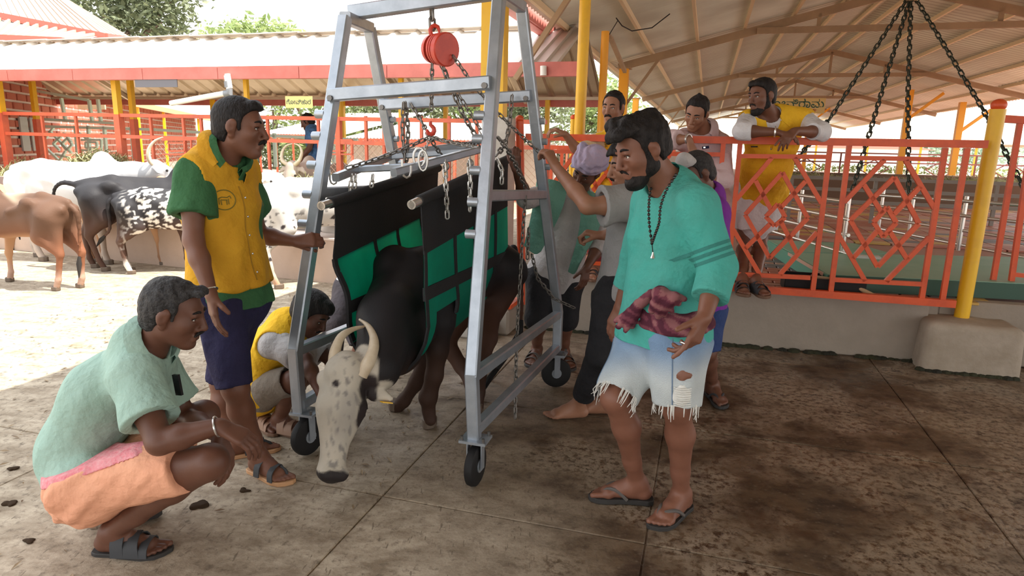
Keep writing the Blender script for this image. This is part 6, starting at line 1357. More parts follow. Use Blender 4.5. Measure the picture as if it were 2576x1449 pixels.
# 3 squatting youth in yellow behind the frame leg
aR = on(705, 1088); aR = V(aR[0], aR[1], .085); aL = on(655, 1072); aL = V(aL[0], aL[1], .085)
J = dict(head=at(782, 790, 3.32), hf=V(.83, -.25, -.5), hu=V(.4, 0, .9), hs=1.0, neck=at(722, 815, 3.36), shR=at(690, 868, 3.24), shL=at(742, 850, 3.50), elR=at(768, 905, 3.14), wrR=at(806, 985, 2.98), elL=at(835, 905, 3.45), wrL=at(845, 985, 3.30),
         hipR=at(652, 985, 3.28), hipL=at(668, 980, 3.50), knR=at(742, 955, 3.16), knL=at(765, 945, 3.50), anR=aR, anL=aL, toeR=V(.9, -.3, 0), toeL=V(.75, -.6, 0))
m = Man('person squatting in yellow vest and grey shorts, bending behind the left front frame leg', J, V(.75, -.25, -.6), SK_D, .93, .0075, waist=at(668, 940, 3.38), chest=at(690, 875, 3.37))
m.body(hands=dict(R=(V(.5, -.3, -.8), V(.2, .8, 0), (.4, .6, .4)), L=(V(.3, -.3, -.9), V(-.2, .8, 0), (.4, .6, .4))))
m.eyes(); m.hair(t=.020, line=.062, amp=.002, fr=80, lumps=(((.06, .08, 0), .05),)); m.moustache(.024, .005)
m.shirt(C_LGREY, .012, .78, .05, amp=.004); m.vest(C_YEL2, .024, .12, amp=.008, vneck=.1, open_=False); m.pants(C_KHAKI, .018, .92, name='shorts', hemr=.078)
m.collar(C_YEL2, .074, .03)
for b in 'RL': m.sandal(b, M_SOLEBR, M_TANSTRAP, 'cross')
ring_tube(mix(aL, J['knL'], .12), J['knL']-aL, .036, .003, 'ankle_thread', M_RUBBER, m.root)
# loose yellow tail of the vest
Fv = SDF(at(640, 960, 3.2)-.2, at(640, 960, 3.2)+.25, .007); Fv.chain([at(655, 905, 3.26), at(640, 945, 3.22), at(655, 985, 3.2)], [.05, .045, .028], .03, flat=.5, ax=(0, 1, 0)); Fv.cone(at(640, 925, 3.24), at(628, 985, 3.26), .04, .02, .03, flat=.5, ax=(0, 1, 0)); Fv.mesh('vest_tail', C_YEL2, m.root, disp=folds(.006, (.2, 0, 1), 40, 3))

# 4 person bending behind the sling, mostly trousers in view
aR = on(838, 930); aR = V(aR[0], aR[1], .085); aL = on(905, 900); aL = V(aL[0], aL[1], .085)
J = dict(head=at(975, 705, 4.5), hf=V(.85, -.2, -.5), hu=V(.5, 0, .85), neck=at(925, 660, 4.5), shR=at(925, 690, 4.36), shL=at(925, 670, 4.66), elR=at(955, 755, 4.3), wrR=at(985, 800, 4.2), elL=at(960, 740, 4.7), wrL=at(1000, 790, 4.6),
         hipR=at(885, 725, 4.42), hipL=at(892, 722, 4.62), knR=at(838, 800, 4.22), knL=at(880, 800, 4.6), anR=aR, anL=aL, toeR=V(.9, -.4, 0), toeL=V(.9, -.4, 0))
J['knR'] = at(842, 815, 4.15)
m = Man('person in dark grey trousers bending behind the left sling sheet', J, V(.7, -.2, -.6), SK_M, 1.0, .010)
m.body(hands=dict(R=(V(.5, -.3, -.8), V(.2, .8, 0)), L=(V(.5, -.3, -.8), V(.2, .8, 0)))); m.eyes(); m.hair(); m.shirt(C_WHITE, .014, .9, .06); m.pants(C_DGREY, .016, 1.9, hemr=.065)

# 5 turbaned man with the towel
aR = on(1350, 905); aR = V(aR[0], aR[1], .085); aL = on(1418, 912); aL = V(aL[0], aL[1], .085)
J = dict(head=at(1476, 428, 4.22), hf=V(-.55, -.70, -.52), hu=V(.35, -.12, .9), hs=1.0, neck=at(1448, 490, 4.42), shR=at(1378, 492, 4.38), shL=at(1502, 528, 4.44), elR=at(1322, 500, 4.10), wrR=at(1300, 428, 3.92), elL=at(1508, 618, 4.36), wrL=at(1476, 672, 4.24),
         hipR=at(1365, 690, 4.50), hipL=at(1432, 692, 4.52), knR=at(1352, 800, 4.38), knL=at(1422, 802, 4.42), anR=aR, anL=aL, toeR=V(-.35, -1, 0), toeL=V(.25, -1, 0))
m = Man('person with lilac turban and sea green towel over the shoulders, holding a chain', J, V(-.15, -.98, -.12), SK_D, .98, .0068)
m.body(hands=dict(R=(V(-.15, -.25, .95), V(.2, .9, .2), (.7, .9, .6)), L=(V(-.15, -.2, -1), V(-.4, .6, 0), (.3, .5, .4))))
m.eyes(); m.moustache(.026, .008, M_HAIRG)
Ft = SDF(m.J['head']-.22, m.J['head']+.24, .006)
for p, r in (((-.012, .068, 0), (.116, .078, .104)), ((-.03, .085, .02), (.10, .085, .09))): Ft.ell(m.H(*p), r, m.hf, m.hu, m.hl, .02)
for k in range(4): Ft.cone(m.H(.085, .052+.020*k, -.05+.02*k), m.H(-.05, .05+.022*k, .085-.012*k), .026, .030, .012); Ft.cone(m.H(.085, .055+.018*k, .04), m.H(-.06, .04+.024*k, -.085), .026, .030, .012)
Ft.half(m.H(.05, .040, 0), -m.hu*.9+m.hf*.30, .006)
Ft.mesh('turban', C_TURB, m.root, disp=lambda P: .004*np.sin((P-m.J['head']) @ (m.hu*1.0+m.hl*.35)*170)+.003*wav(P, 40, 2))
m.shirt(C_LGREY, .020, .0, .08, name='shirt', arms='', flare=.02, amp=.007)
Fs = SDF(m.lo, m.hi, m.vox)
for b in 'LR': Fs.cone(J['sh'+b], J['el'+b], .070, .056, .03); Fs.cone(J['el'+b], mix(J['el'+b], J['wr'+b], .3), .056, .050, .02, cut='b')
Fs.mesh('sleeves', C_LGREY, m.root, disp=folds(.006, (.3, .3, .8), 30, 4))
m.collar(C_LGREY, .088, .036)
def cloth_strip(man, name, mat, rows, th=.008, sub=6, rip=.006, fr=30):
    R = [bez(r, sub) for r in rows]; C = [bez([R[i][j] for i in range(len(R))], sub*2) for j in range(sub+1)]
    rr = [[C[j][i] for j in range(sub+1)] for i in range(sub*2+1)]; c = np.array(rr); n = wav(c.reshape(-1, 3)*V(1.4, 1, .35), fr, 2).reshape(c.shape[:2])
    nn = np.cross(c[1:, :-1][:1, :1]-c[:1, :1], c[:1, 1:2]-c[:1, :1])[0, 0]; nn = nrm(nn); c = c+nn*(n*rip)[..., None]
    return MB().sheet([list(r) for r in c], th).build(name, mat, man.root, True)
cloth_strip(m, 'towel', C_TOWEL, [[at(1352, 458, 4.36), at(1385, 452, 4.30), at(1428, 468, 4.34)], [at(1345, 500, 4.26), at(1378, 500, 4.20), at(1420, 510, 4.22)], [at(1335, 560, 4.24), at(1366, 562, 4.20), at(1400, 560, 4.22)], [at(1318, 618, 4.26), at(1345, 640, 4.24), at(1362, 632, 4.28)]])
cloth_strip(m, 'towel', C_TOWEL, [[at(1452, 470, 4.40), at(1480, 480, 4.34), at(1530, 505, 4.36)], [at(1462, 520, 4.24), at(1490, 525, 4.22), at(1522, 530, 4.28)], [at(1455, 590, 4.22), at(1478, 595, 4.20), at(1500, 590, 4.24)], [at(1430, 685, 4.30), at(1446, 690, 4.28), at(1460, 660, 4.28)]])
m.pants(C_BLACK, .020, 1.12, name='trousers', hemr=.074, amp=.008)
for b in 'RL': m.sandal(b, M_SOLEB, M_STRAPG, 'cross')

# 6 barefoot man in the grey T-shirt, reaching up for the chain
aR = on(1452, 1050); aR = V(aR[0], aR[1], .078); aL = on(1512, 1040); aL = V(aL[0], aL[1], .078)
J = dict(head=at(1585, 420, 3.32), hf=V(-.98, -.10, -.14), hu=V(-.12, 0, 1), hs=.98, neck=at(1630, 470, 3.34), shR=at(1645, 520, 3.50), shL=at(1572, 515, 3.14), elL=at(1478, 518, 3.12), wrL=at(1398, 420, 3.42), elR=at(1560, 590, 3.62), wrR=at(1512, 592, 3.66),
         hipL=at(1552, 742, 3.26), hipR=at(1590, 742, 3.46), knL=at(1522, 890, 3.26), knR=at(1545, 900, 3.50), anL=aR, anR=aL, toeL=V(-1, -.08, 0), toeR=V(-1, -.05, 0))
m = Man('person in grey T-shirt and black trousers, barefoot, reaching up to pull the hoist chain', J, V(-.95, -.30, 0), SK_L, 1.0, .0062)
m.body(hands=dict(L=(V(-.45, .35, .85), V(-.5, .6, -.3), (.8, 1.0, .7)), R=(V(-.9, .2, .15), V(.1, .1, -1), (.9, 1.1, .8))))
m.eyes(); m.hair(t=.022, line=.07, amp=.005, fr=60, lumps=(((.06, .09, 0), .045), ((.085, .065, 0), .03))); m.moustache(.022, .0045)
m.shirt(C_GREY, .020, .62, .10, name='t_shirt', amp=.009, loose=.024, fold=(-.4, 0, 1), flare=.03, fr=20)
for k in (-1, 1): MB().tube(bez([mix(J['neck'], J['shL'], .45)+UP*.078+V(0, .012*k, 0), J['shL']+V(-.02, .012*k, .078), mix(J['shL'], J['elL'], .35)+V(0, .012*k, .082), mix(J['shL'], J['elL'], .60)+V(0, .012*k, .088)], 8), .0035, 5).build('sleeve_stripe', C_NAVY, m.root, True)
m.pants(C_BLACK, .028, 1.80, name='trousers', hemr=.062, amp=.008)

def denim_col(P):
    t = np.clip((P[:, 2]-.50)/.42, 0, 1); n = wav(P, 9, 2); w_ = sstep(.75, .25, t+.25*n)[:, None]; c = np.array((.20, .31, .47))*(1-w_)+np.array((.54, .58, .58))*w_; return c*(1+.10*wav(P, 40, 6)[:, None])
# 7 young man in teal, walking, ripped denim shorts
aL = on(1712, 1290); aL = V(aL[0], aL[1]+.01, .086); aR = on(1600, 1262); aR = V(aR[0], aR[1], .095)
J = dict(head=at(1616, 378, 2.52), hf=V(-.90, -.30, -.34), hu=V(-.28, -.10, .95), hs=.97, neck=at(1690, 470, 2.58), shR=at(1640, 512, 2.72), shL=at(1752, 525, 2.42), elL=at(1806, 672, 2.36), wrL=at(1772, 798, 2.24), elR=at(1600, 650, 2.88), wrR=at(1560, 770, 2.90),
         hipR=at(1632, 838, 2.66), hipL=at(1708, 840, 2.46), knR=at(1548, 1000, 2.48), knL=at(1702, 1020, 2.42), anL=aL, anR=aR, toeR=flatdir(on(1610, 1275), on(1472, 1262)), toeL=flatdir(on(1735, 1275), on(1668, 1322)))
m = Man('person in teal long sleeved top and ripped denim shorts walking past in flip-flops', J, V(-.78, -.62, 0), SK_T, 1.03, .0056)
m.body(hands=dict(L=(V(-.42, -.28, -.86), V(-.55, .75, .1), ((.1, .3, .2), (.45, .6, .4), (.6, .7, .5), (.7, .8, .6)), 1.0, .2), R=(V(-.3, -.1, -1), V(.5, .5, 0))))
m.eyes(); rs = random.Random(5)
lm = [((.02+.06*rs.random(), .085+.035*rs.random(), rs.uniform(-.06, .06)), rs.uniform(.016, .026)) for _ in range(30)]+[((.085+.022*rs.random(), .06+.03*rs.random(), rs.uniform(-.045, .045)), rs.uniform(.016, .026)) for _ in range(14)]+[((.10, .045, .02), .018), ((.102, .04, -.015), .017), ((-.06, .10, 0), .04)]
m.hair(t=.011, line=.075, amp=.004, fr=85, top=.008, lumps=lm, back=-.05); m.beard(.0065); m.moustache(.024, .0042)
top_ = m.shirt(C_TEAL, .017, 0, .03, name='top', long=.62, vneck=.12, amp=.010, flare=.030, fold=(.3, .2, 1), fr=20, neck=.070, cuff=.012)
tr = bvh(top_); ax_ = nrm(J['elL']-J['shL']); a_ = perp(ax_, V(1, 0, 0)); b_ = np.cross(ax_, a_)
for k in range(3):
    c = mix(J['shL'], J['elL'], .66+.10*k); R2 = []
    for dz in (-.0065, .0065): R2.append([(stick(tr, [c+ax_*dz], -(a_*math.cos(t)+b_*math.sin(t)), .0012, .16) or [c])[0] for t in np.linspace(0, 6.283, 33)])
    MB().sheet(R2).build('sleeve_band', cloth('faded_teal_band', (0.05, 0.24, 0.21)), m.root, True)
den = m.pants(mk('faded_denim', (1, 1, 1), .85, attr=True, bump=.5, bscale=260, spec=.2), .018, .97, name='denim_shorts', hemr=.088, amp=.007, colf=lambda P: denim_col(P))
for b in 'RL':
    tr = bvh(den); hp, kn = J['hip'+b], J['kn'+b]; o_ = (J['hipL']-J['hipR'])*(1 if b == 'L' else -1); ln = stick(tr, [mix(hp, kn, i/16*.93) for i in range(17)], -nrm(o_+m.fr*.35), .0006)
    if len(ln) > 3: MB().tube(ln, .0022, 5).build('seam', C_NAVY if b == 'x' else cloth('blue_seam', (.16, .24, .36)), m.root, True)
# torn threads at the hems and the rips above the knees
mb = MB(); rs = random.Random(8)
for b in 'RL':
    e = mix(J['hip'+b], J['kn'+b], .97); d = nrm(J['kn'+b]-J['hip'+b]); a_ = perp(d, V(1, 0, 0)); b_ = np.cross(d, a_)
    for i in range(46):
        t = rs.uniform(0, 6.283); o = (a_*math.cos(t)+b_*math.sin(t)); p = e+o*.086; L = rs.uniform(.015, .055); mb.tube([p-d*.012, p+d*L*.5+o*rs.uniform(-.006, .008), p+d*L+o*rs.uniform(-.012, .012)-UP*.004], [.0028, .0022, .001], 4)
mb.build('frayed_hem', C_FRAY, m.root, True)['kind'] = 'stuff'
kb = mix(J['hipL'], J['knL'], .55); d = nrm(J['knL']-J['hipL']); vv = nrm(EYE-kb); vv = nrm(vv-d*(vv @ d)); sd = np.cross(d, vv)
for (t, w_, hh, nm, mt) in ((.50, .036, .018, 'knee_rip', SK_T), (.78, .034, .040, 'knee_rip', C_FRAY)):
    c = mix(J['hipL'], J['knL'], t)+vv*(.098-.012*t)-sd*.018; rows = []
    for i in range(5): rows.append([c+d*hh*(i/2-1)+sd*w_*(j/3-1)*math.sqrt(max(0, 1-(i/2-1)**2*.9))+vv*(.012-.010*(j/3-1)**2) for j in range(7)])
    MB().sheet(rows, .004).build(nm, mt, m.root, True)
mb = MB()
for i in range(9):
    y = -.03+.0085*i; c = mix(J['hipL'], J['knL'], .78)+vv*.104-sd*.018+d*y; mb.tube(bez([c-sd*.034, c+vv*.006+d*rs.uniform(0, .006), c+sd*.030], 4), .0018, 4)
mb.build('torn_threads', C_FRAY, m.root, True)
# striped scarf knotted at the waist
Fs = SDF(m.P-.35, m.P+.35, .006); c0 = m.P-m.ax*.09; rr = .165
m.torso(Fs, .040, .05, shl=False); Fs.half(c0+UP*.055, nrm(UP+m.fr*.15), .012); Fs.half(c0-UP*.02, -nrm(UP+m.fr*.15), .012)
kx = at(1668, 745, 2.33)
for px, py, y in ((1556, 822, 2.48), (1574, 832, 2.47), (1590, 822, 2.48), (1550, 806, 2.50)): Fs.chain([at(1640, 738, 2.44), at(1606, 768, 2.46), at(px, py, y)], [.018, .020, .012], .005)
for px, py in ((1640, 782), (1656, 796), (1672, 792), (1690, 782), (1708, 764), (1722, 752)): Fs.chain([at(1662, 736, 2.37), mix(at(1662, 736, 2.36), at(px, py, 2.35), .6), at(px, py, 2.37)], [.017, .019, .011], .005)
Fs.ell(at(1662, 738, 2.38), (.034, .034, .030), k=.01)
def scarf_col(P):
    k = wav(P*V(1, 1, 1)-.94*np.outer(P @ nrm(V(-.85, .1, .4)), nrm(V(-.85, .1, .4))), 120, 4, 5)[:, None]; c = np.where(k > .25, np.array((.27, .11, .115)), np.where(k > -.3, np.array((.165, .045, .065)), np.array((.085, .02, .035)))); return c
Fs.mesh('waist_scarf', mk('plum_striped_scarf', (1, 1, 1), .85, attr=True, bump=.4, bscale=40, spec=.2), m.root, disp=folds(.003, (-.75, .1, .5), 90, 2), colfn=scarf_col)
# black bead necklace with a silver pendant
bead = MB().ball((0, 0, 0), .0062, 7, 5).build('bead', mk('black_bead', (0.01, 0.01, 0.01), 0.2)); bme = bead.data; bpy.data.objects.remove(bead)
nk = empty('necklace', at(1640, 600, 2.35)-org(m.root)); nk.parent = m.root
side1 = bez([at(1700, 440, 2.47), at(1676, 480, 2.42), at(1662, 520, 2.385), at(1658, 560, 2.375), at(1648, 590, 2.38), at(1640, 612, 2.385)], 22); side2 = bez([at(1640, 460, 2.56), at(1634, 495, 2.475), at(1632, 530, 2.43), at(1634, 570, 2.415), at(1640, 612, 2.385)], 16)
MB().tube(side1, .0016, 4).tube(side2, .0016, 4).tube([at(1640, 612, 2.385), at(1643, 640, 2.38)], .002, 4).build('cord', M_RUBBER, nk)
for p in side1+side2: link('bead', bme, None, nk, p-org(nk))
MB().lathe(at(1643, 634, 2.38), -UP, [(0, .003), (.012, .006), (.022, .010), (.027, .002)], 10).build('pendant', M_SILVER, nk, True)
hd = J['wrL']+nrm(V(-.42, -.28, -.86))*.105; ring_tube(hd+V(-.035, -.01, .005), V(-.42, -.28, -.86), .0115, .0028, 'ring', M_SILVER, m.root, 12)
for b in 'RL': m.sandal(b, M_SOLEB, M_STRAPG, 'thong', .022)

# 8 person in purple, mostly hidden behind the young man in teal
aL = on(1790, 1000); aL = V(aL[0], aL[1], .088); aR = on(1700, 985); aR = V(aR[0], aR[1], .088)
J = dict(head=at(1752, 440, 3.72), hf=V(-.85, -.35, -.42), hu=V(-.3, 0, 1), neck=at(1782, 492, 3.78), shR=at(1712, 535, 3.92), shL=at(1800, 540, 3.62), elL=at(1795, 640, 3.52), wrL=at(1745, 690, 3.4), elR=at(1690, 640, 3.9), wrR=at(1670, 700, 3.75),
         hipL=at(1775, 770, 3.72), hipR=at(1725, 770, 3.86), knL=at(1778, 885, 3.68), knR=at(1715, 880, 3.85), anL=aL, anR=aR, toeL=V(.12, -1, 0), toeR=V(-.3, -1, 0))
m = Man('person in purple shirt and blue shorts, half hidden behind the man in teal', J, V(-.8, -.6, 0), SK_D, .98, .0085)
m.body(hands=dict(L=(V(-.6, -.3, -.6), V(0, .5, -1)), R=(V(-.6, -.3, -.6), V(0, .5, -1)))); m.eyes(); m.hair(t=.012, line=.09, mat=M_HAIRG); m.shirt(C_PURP, .018, .75, .06); m.pants(C_BLUE, .02, .98, name='shorts', hemr=.08)
Fh = SDF(J['head']-.25, J['head']+.25, .008); Fh.cone(at(1700, 432, 3.66), at(1722, 402, 3.64), .030, .036, .03); Fh.cone(at(1722, 402, 3.64), at(1745, 408, 3.66), .036, .02, .03); Fh.mesh('head_cloth', C_LGREY, m.root, disp=folds(.006, (.2, .3, 1), 50, 2))
for b in 'RL': m.sandal(b, M_SOLEB, M_STRAPB, 'thong')

# 9 smiling moustached man behind the railing
def on_platform(px, y): p = at(px, 600, y); return V(p[0], p[1], CURB+.085+.012)
aR, aL = on_platform(1500, 5.35), on_platform(1560, 5.4)
J = dict(head=at(1542, 272, 5.42), hf=V(-.50, -.84, -.10), hu=V(.05, 0, 1), hs=1.02, neck=at(1562, 335, 5.52), shR=at(1500, 362, 5.46), shL=at(1600, 365, 5.50), elR=at(1460, 388, 5.24), wrR=at(1422, 338, 5.12), elL=at(1622, 450, 5.42), wrL=at(1600, 500, 5.22),
         hipR=at(1515, 520, 5.45), hipL=at(1570, 520, 5.48), knR=at(1505, 635, 5.38), knL=at(1568, 635, 5.40), anR=aR, anL=aL, toeR=V(-.3, -1, 0), toeL=V(.1, -1, 0))
m = Man('person with thick moustache in bright yellow shirt smiling behind the railing, hand on the rail', J, V(-.35, -.93, 0), SK_L, 1.0, .0072, belly=.02)
m.body(hands=dict(R=(V(-.75, -.2, .35), V(.1, .3, -1), (.7, .8, .6)), L=(V(-.2, -.5, -.7), V(0, .8, 0)))); m.eyes(); m.hair(t=.009, line=.094, amp=.004, fr=75); m.moustache(.029, .0085)
m.shirt(cloth('cream_sleeve', (0.72, 0.58, 0.36)), .016, .80, .02); vest_ = m.vest(C_YEL2, .026, .12, open_=True, vneck=.10, amp=.007); m.collar(C_YEL2, .074, .03); m.pants(C_MAROON, .016, 1.7)
badge(m, vest_, at(1517, 362, 5.30), V(-.25, -.95, 0), .058, M_BADGE, r2=.004)
for b in 'RL': m.sandal(b, M_SOLEBR, M_STRAPB, 'cross')

# 10 older man in the pale pink shirt leaning on the rail
aR, aL = on_platform(1725, 5.25), on_platform(1790, 5.3)
J = dict(head=at(1752, 285, 5.08), hf=V(-.50, -.74, -.45), hu=V(.02, -.35, .95), hs=1.0, neck=at(1775, 335, 5.22), shR=at(1718, 352, 5.20), shL=at(1812, 365, 5.20), elR=at(1690, 352, 4.92), wrR=at(1732, 350, 4.80), elL=at(1822, 452, 5.02), wrL=at(1765, 448, 4.98),
         hipR=at(1745, 505, 5.38), hipL=at(1805, 508, 5.38), knR=at(1730, 625, 5.30), knL=at(1800, 628, 5.32), anR=aR, anL=aL, toeR=V(-.3, -1, 0), toeL=V(.1, -1, 0))
m = Man('person in pale pink shirt with tuft of hair, looking down over the railing', J, V(-.3, -.92, -.22), SK_L, 1.0, .0072)
m.body(hands=dict(R=(V(.35, -.25, -.9), V(-.5, .7, 0), (.3, .5, .4), 1.1), L=(V(-.9, -.15, 0), V(0, .2, -1), (.5, .6, .5)))); m.eyes(); m.hair(t=.009, line=.090, amp=.004, fr=75, lumps=(((-.01, .122, 0), .026), ((-.015, .145, 0), .013)))
m.shirt(C_PINK, .018, 0, .20, long=.45, amp=.008, cuff=.014, flare=.02); m.collar(C_PINK, .092, .042, drop=.06); m.pants(cloth('pinkish_white_wrap', (0.66, 0.55, 0.53)), .02, 1.1, name='wrap', hemr=.085)
MB().box(at(1775, 371, 4.96), (.05, .006, .020), nrm(V(1, -.2, .15)), V(.2, 1, 0)).build('pocket_pen', C_NAVY, m.root)
MB().box(at(1772, 371, 4.955), (.014, .006, .010), nrm(V(1, -.2, .15)), V(.2, 1, 0)).build('pen_clip', M_SILVER, m.root)
ring_tube(J['wrR'], J['wrR']-J['elR'], .034, .008, 'watch', M_SILVER, m.root)
for b in 'RL': m.sandal(b, M_SOLEB, M_STRAPB, 'cross')

# 11 bearded man in the yellow vest and white dhoti, arms folded on the rail
aR, aL = on(1868, 703, CURB+.10), on(1902, 706, CURB+.10)
aR[2] = aL[2] = CURB+.097
J = dict(head=at(1916, 243, 4.98), hf=V(-.86, -.48, -.12), hu=V(-.04, 0, 1), hs=.96, neck=at(1948, 305, 5.10), shR=at(1882, 308, 5.04), shL=at(2025, 302, 5.10), elR=at(1866, 330, 4.78), wrR=at(1950, 332, 4.70), elL=at(2062, 332, 4.86), wrL=at(2000, 330, 4.68),
         hipR=at(1882, 478, 5.42), hipL=at(1942, 480, 5.46), knR=at(1872, 600, 5.42), knL=at(1912, 600, 5.46), anR=aR, anL=aL, toeR=V(-.25, -1, 0), toeL=V(.1, -1, 0))
m = Man('person with short beard in yellow vest and white dhoti, folded arms on the railing', J, V(-.32, -.92, -.1), SK_M, 1.04, .0066, belly=.03)
m.body(hands=dict(R=(V(.95, -.2, -.15), V(.1, .2, -1), (.3, .4, .3)), L=(V(-.72, -.45, -.5), V(.1, .5, -.8), ((.1, .15, .1), (.4, .5, .4), (.5, .6, .5), (.6, .6, .5))))); m.eyes(); m.hair(t=.013, line=.078, amp=.002, fr=70, lumps=(((.06, .085, .03), .036), ((.065, .085, -.02), .036))); m.beard(.005); m.moustache(.028, .005)
m.shirt(C_WHITE, .012, 0, .03, long=.30, amp=.009, cuff=.014); m.vest(C_YEL2, .034, .13, vneck=.13, amp=.008, flare=.025, arm_r=.068); m.collar(C_YEL2, .098, .034); m.collar(C_WHITE, .088, .036)
Fd = SDF(m.lo, m.hi, m.vox)
for b in 'RL': Fd.cone(J['hip'+b], mix(J['hip'+b], J['kn'+b], .78), .125, .125, .06, cut='b')
Fd.cone(m.P, mix(m.P, (J['knR']+J['knL'])/2, .8), .15, .13, .06); Fd.cone(m.P+UP*.02, m.P+UP*.12, .16, .15, .05, flat=.85, ax=m.fr); Fd.chain([J['hipR']+V(-.05, -.05, 0), J['hipR']+V(-.14, -.03, -.12), J['hipR']+V(-.20, 0, -.28)], [.10, .09, .06], .05, flat=.7, ax=m.fr); Fd.half(m.P+UP*.14, UP, .004)
Fd.mesh('dhoti', C_WHITE, m.root, disp=folds(.013, (.3, .2, 1), 30, 6))
MB().tube([at(1890, 369, 4.86), at(1905, 369, 4.86)], [.012, .012], 6, flat=.4).build('vest_badge', M_RUBBER, m.root); ring_tube(J['wrR']+V(.0, 0, 0), J['wrR']-J['elR'], .033, .006, 'watch', M_SILVER, m.root)
for b in 'RL': m.sandal(b, M_SOLEBR, M_STRAPB, 'cross')

# 12 man in blue check shirt far behind the trough
g0 = at(790, 500, 10.3); z0 = .55
P12 = lambda px, py, y=10.3: at(px, py, y)
J = dict(head=P12(774, 308), hf=V(-.9, -.1, -.35), hu=UP, hs=1.0, neck=P12(784, 325), shR=P12(788, 338, 10.45), shL=P12(786, 338, 10.1), elR=P12(782, 378, 10.4), wrR=P12(768, 395, 10.4), elL=P12(778, 374, 10.05), wrL=P12(762, 392, 10.0), hipR=P12(800, 404, 10.38), hipL=P12(800, 404, 10.18), knR=P12(798, 470, 10.4), knL=P12(798, 470, 10.15), anR=P12(800, 530, 10.4), anL=P12(800, 530, 10.15), toeR=V(-1, 0, 0), toeL=V(-1, 0, 0))
m = Man('person in blue check shirt bending over behind the trough, far away', J, V(-.9, -.1, -.3), SK_D, 1.0, .013)
m.body(hands=dict(R=(V(-.6, 0, -.7), V(0, .5, -1)), L=(V(-.6, 0, -.7), V(0, .5, -1)))); m.hair(t=.014); m.shirt(C_CHECK, .018, .55, .06); m.pants(C_MAROON, .018, 1.9)
# ---------------------------------------------------------------- things on the platform
dk = empty('green_deck', on(2083, 690, .60), 'low flat green painted metal deck behind the orange railing', 'deck')
c0_, c1_, c2_, c3_ = on(2083, 690, .60), on(2640, 716, .60), on(2640, 648, .60), on(1932, 603, .60)
def slab_poly(P, th, name, m, par): return MB().prism([np.asarray(p)-UP*th for p in P], UP*th).build(name, m, par)
slab_poly([c0_, c1_, c2_, on(2250, 640, .60), on(1990, 636, .60)], .008, 'deck_plate', M_DECK, dk); slab_poly([on(1990, 634, .602), on(2245, 638, .602), on(2150, 612, .602), on(1932, 603, .602)], .01, 'deck_plate', M_DECK, dk)
MB().bar(c0_-UP*.065, c1_-UP*.065, .02, .12).build('front_skirt', M_DECKD, dk); MB().bar(c0_-UP*.065, c3_-UP*.065, .02, .12).build('side_skirt', mk('mint_green_paint', (0.10, 0.36, 0.26), 0.5), dk)
MB().bar(mix(c0_, c3_, .03)-UP*.012-E1*.018, mix(c0_, c3_, .55)-UP*.012-E1*.018, .006, .028).build('worn_edge', mk('bare_wood_edge', (0.62, 0.42, 0.32), .8), dk)
MB().box(on(2180, 646, .61), (.22, .10, .02), E1, E2).build('plate_label', mk('pale_metal', (.55, .55, .52), .4), dk)
rl = empty('pen_railing', on(2110, 640, .60), 'four bar stainless steel pen railing behind the orange railing, left part', 'railing')
for (x0, y0, x1, y1, z) in ((1945, 482, 2135, 508, 1.10), (1945, 515, 2135, 552, .93), (1935, 547, 2135, 592, .77), (1925, 577, 2135, 640, .60)): MB().tube([on(x0, y0, z), on(x1, y1, z)], .017, 10).build('tube', M_STAIN, rl, True)
for px, py in ((2005, 600), (2118, 640)): p = on(px, py, .58); MB().tube([p, V(p[0], p[1], 1.12)], .02, 10).build('post', M_STAIN, rl, True)
rl = empty('pen_railing', on(2400, 620, .60), 'four bar stainless steel pen railing behind the thick yellow post', 'railing')
for (x0, y0, x1, y1, z) in ((2190, 490, 2660, 522, 1.10), (2190, 516, 2660, 570, .93), (2200, 546, 2660, 616, .77), (2200, 573, 2660, 664, .60)): MB().tube([on(x0, y0, z), on(x1, y1, z)], .017, 10).build('tube', M_STAIN, rl, True)
for px, py in ((2210, 575), (2285, 590), (2410, 630)): p = on(px, py, .56); MB().tube([p, V(p[0], p[1], 1.12)], .02, 10).build('post', M_STAIN, rl, True)
rl = empty('pen_railing', at(2300, 500, 9.5), 'grey pipe pen railing further back across the barn floor', 'railing')
for z in (1.15, .98, .80): MB().bar(V(*at(1965, 500, 10.5)[:2], z), V(*at(2640, 520, 9.3)[:2], z), .05).build('tube', mk('dull_grey_pipe', (.22, .19, .16), .5, .3), rl)
for px in (1985, 2195, 2350, 2500): p = at(px, 520, 10.2); MB().bar(V(p[0], p[1], CURB), V(p[0], p[1], 1.15), .05, up=E2).build('post', mk('dull_grey_pipe', (.22, .19, .16), .5, .3), rl)
# brown feed troughs across the barn
for k in range(3):
    a, b = at(1930, 480, 15+k*2.6), at(2660, 495, 14.2+k*2.6); rl = MB().bar(V(a[0], a[1], .70), V(b[0], b[1], .70), .5, .5); tag(rl.build('feed_trough', mk('brown_trough', (.13, .075, .045), .9), loc=V(*mix(a, b, .5)[:2], .45)), ('nearest', 'middle', 'farthest')[k]+' of the three long brown feed troughs across the barn floor', 'trough')
hay('fodder', V(*at(1930, 480, 15.2)[:2], .92), V(*at(2660, 480, 14.4)[:2], .92), .3, .16, 1500, 'brown dry fodder lying along the far feed troughs', .2)
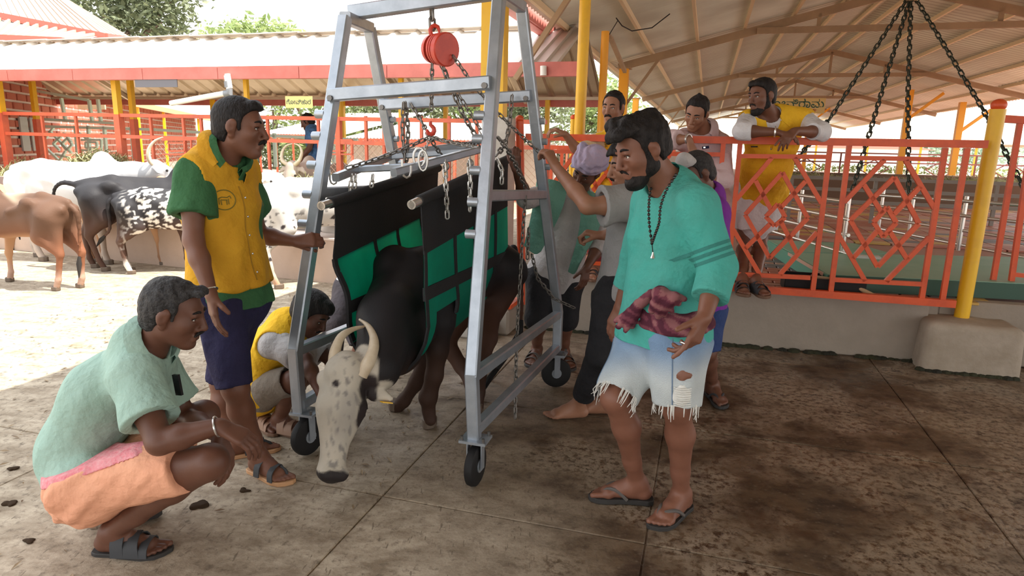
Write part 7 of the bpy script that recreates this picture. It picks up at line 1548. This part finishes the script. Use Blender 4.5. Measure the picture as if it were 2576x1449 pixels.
# black tray and broom
tr = empty('black_tray', on(2070, 738, CURB+.01), 'black plastic tray on the platform edge under the railing', 'tray')
o_ = on(2072, 738, CURB+.012); W_, D_, h_ = .56, .26, .11
MB().box(o_+E2*D_/2+UP*.006, (W_, D_, .012), E1, E2).build('bottom', M_RUBBER, tr)
for c_, s_ in ((o_+UP*h_/2, (W_, .014, h_)), (o_+E2*D_+UP*h_/2, (W_, .014, h_)), (o_+E2*D_/2-E1*W_/2+UP*h_/2, (.014, D_, h_)), (o_+E2*D_/2+E1*W_/2+UP*h_/2, (.014, D_, h_))): MB().box(c_, s_, E1, E2).build('side', M_RUBBER, tr)
br = empty('broom', on(2200, 745, CURB+.03), 'stick broom lying on the platform edge beside the black tray', 'broom')
MB().tube([on(2198, 744, CURB+.03), on(2115, 702, CURB+.12)], [.018, .013], 10).build('handle', M_WOOD, br, True)
rs = random.Random(1); mb = MB()
for i in range(30): p = on(2118, 703, CURB+.12); mb.tube([p, p+V(-.16, .10, -.02)+V(rs.uniform(-.03, .03), rs.uniform(-.04, .04), rs.uniform(-.03, .03))], .0025, 3)
mb.build('bristles', mk('broom_straw', (.55, .47, .3), .8), br)
# ---------------------------------------------------------------- dung and litter on the ground
for (px, py, r, s_) in ((22, 1268, .022, 'small dark dung lump on the ground at the left edge'), (512, 1272, .036, 'flattened dark dung pat right of the crouching man'), (475, 1196, .022, 'thin dark dung scrap near the tan sandal'), (70, 1362, .018, 'dark dung smear in front of the crouching man'), (30, 1180, .02, 'dark dung flake at the left edge behind the crouching man'), (620, 1236, .022, 'thin dark twig shaped scrap before the tan sandal')):
    g = on(px, py); F_ = SDF(g-r*2.2, g+r*2.2, max(r*.16, .004)); rs = random.Random(px)
    for i in range(6): F_.ell(g+V(rs.uniform(-.9, .9)*r, rs.uniform(-.6, .6)*r, .004), (r*rs.uniform(.5, .9), r*rs.uniform(.3, .6), r*rs.uniform(.16, .34)), k=.003)
    t = F_.mesh('dung', M_DUNG, disp=lambda P: .002*wav(P, 120, 2)); tag(t, s_, 'dung')
rs = random.Random(14); v = []; f = []
for i in range(1500):
    u = rs.uniform(-5.5, -1.3); w = rs.uniform(1.5, 6.0)
    if u > -2.1 and w < 2.4 and rs.random() < .8: continue
    p = B(u, w, .006); a = rs.uniform(0, 6.28); L = rs.uniform(.008, .030); d = V(math.cos(a), math.sin(a), rs.uniform(-.1, .25))*L; s = V(-math.sin(a), math.cos(a), rs.uniform(-.2, .2))*L*rs.uniform(.12, .4); k = len(v); v += [p-d, p+s+UP*.004, p+d, p-s]; f.append((k, k+1, k+2, k+3))
tag(MB().add(v, f).build('leaf_litter', mk('dry_litter', (.16, .10, .06), .9, base2=(.34, .25, .15), vscale=8)), 'scattered dry leaf and straw litter on the yard', 'litter', kind='stuff')
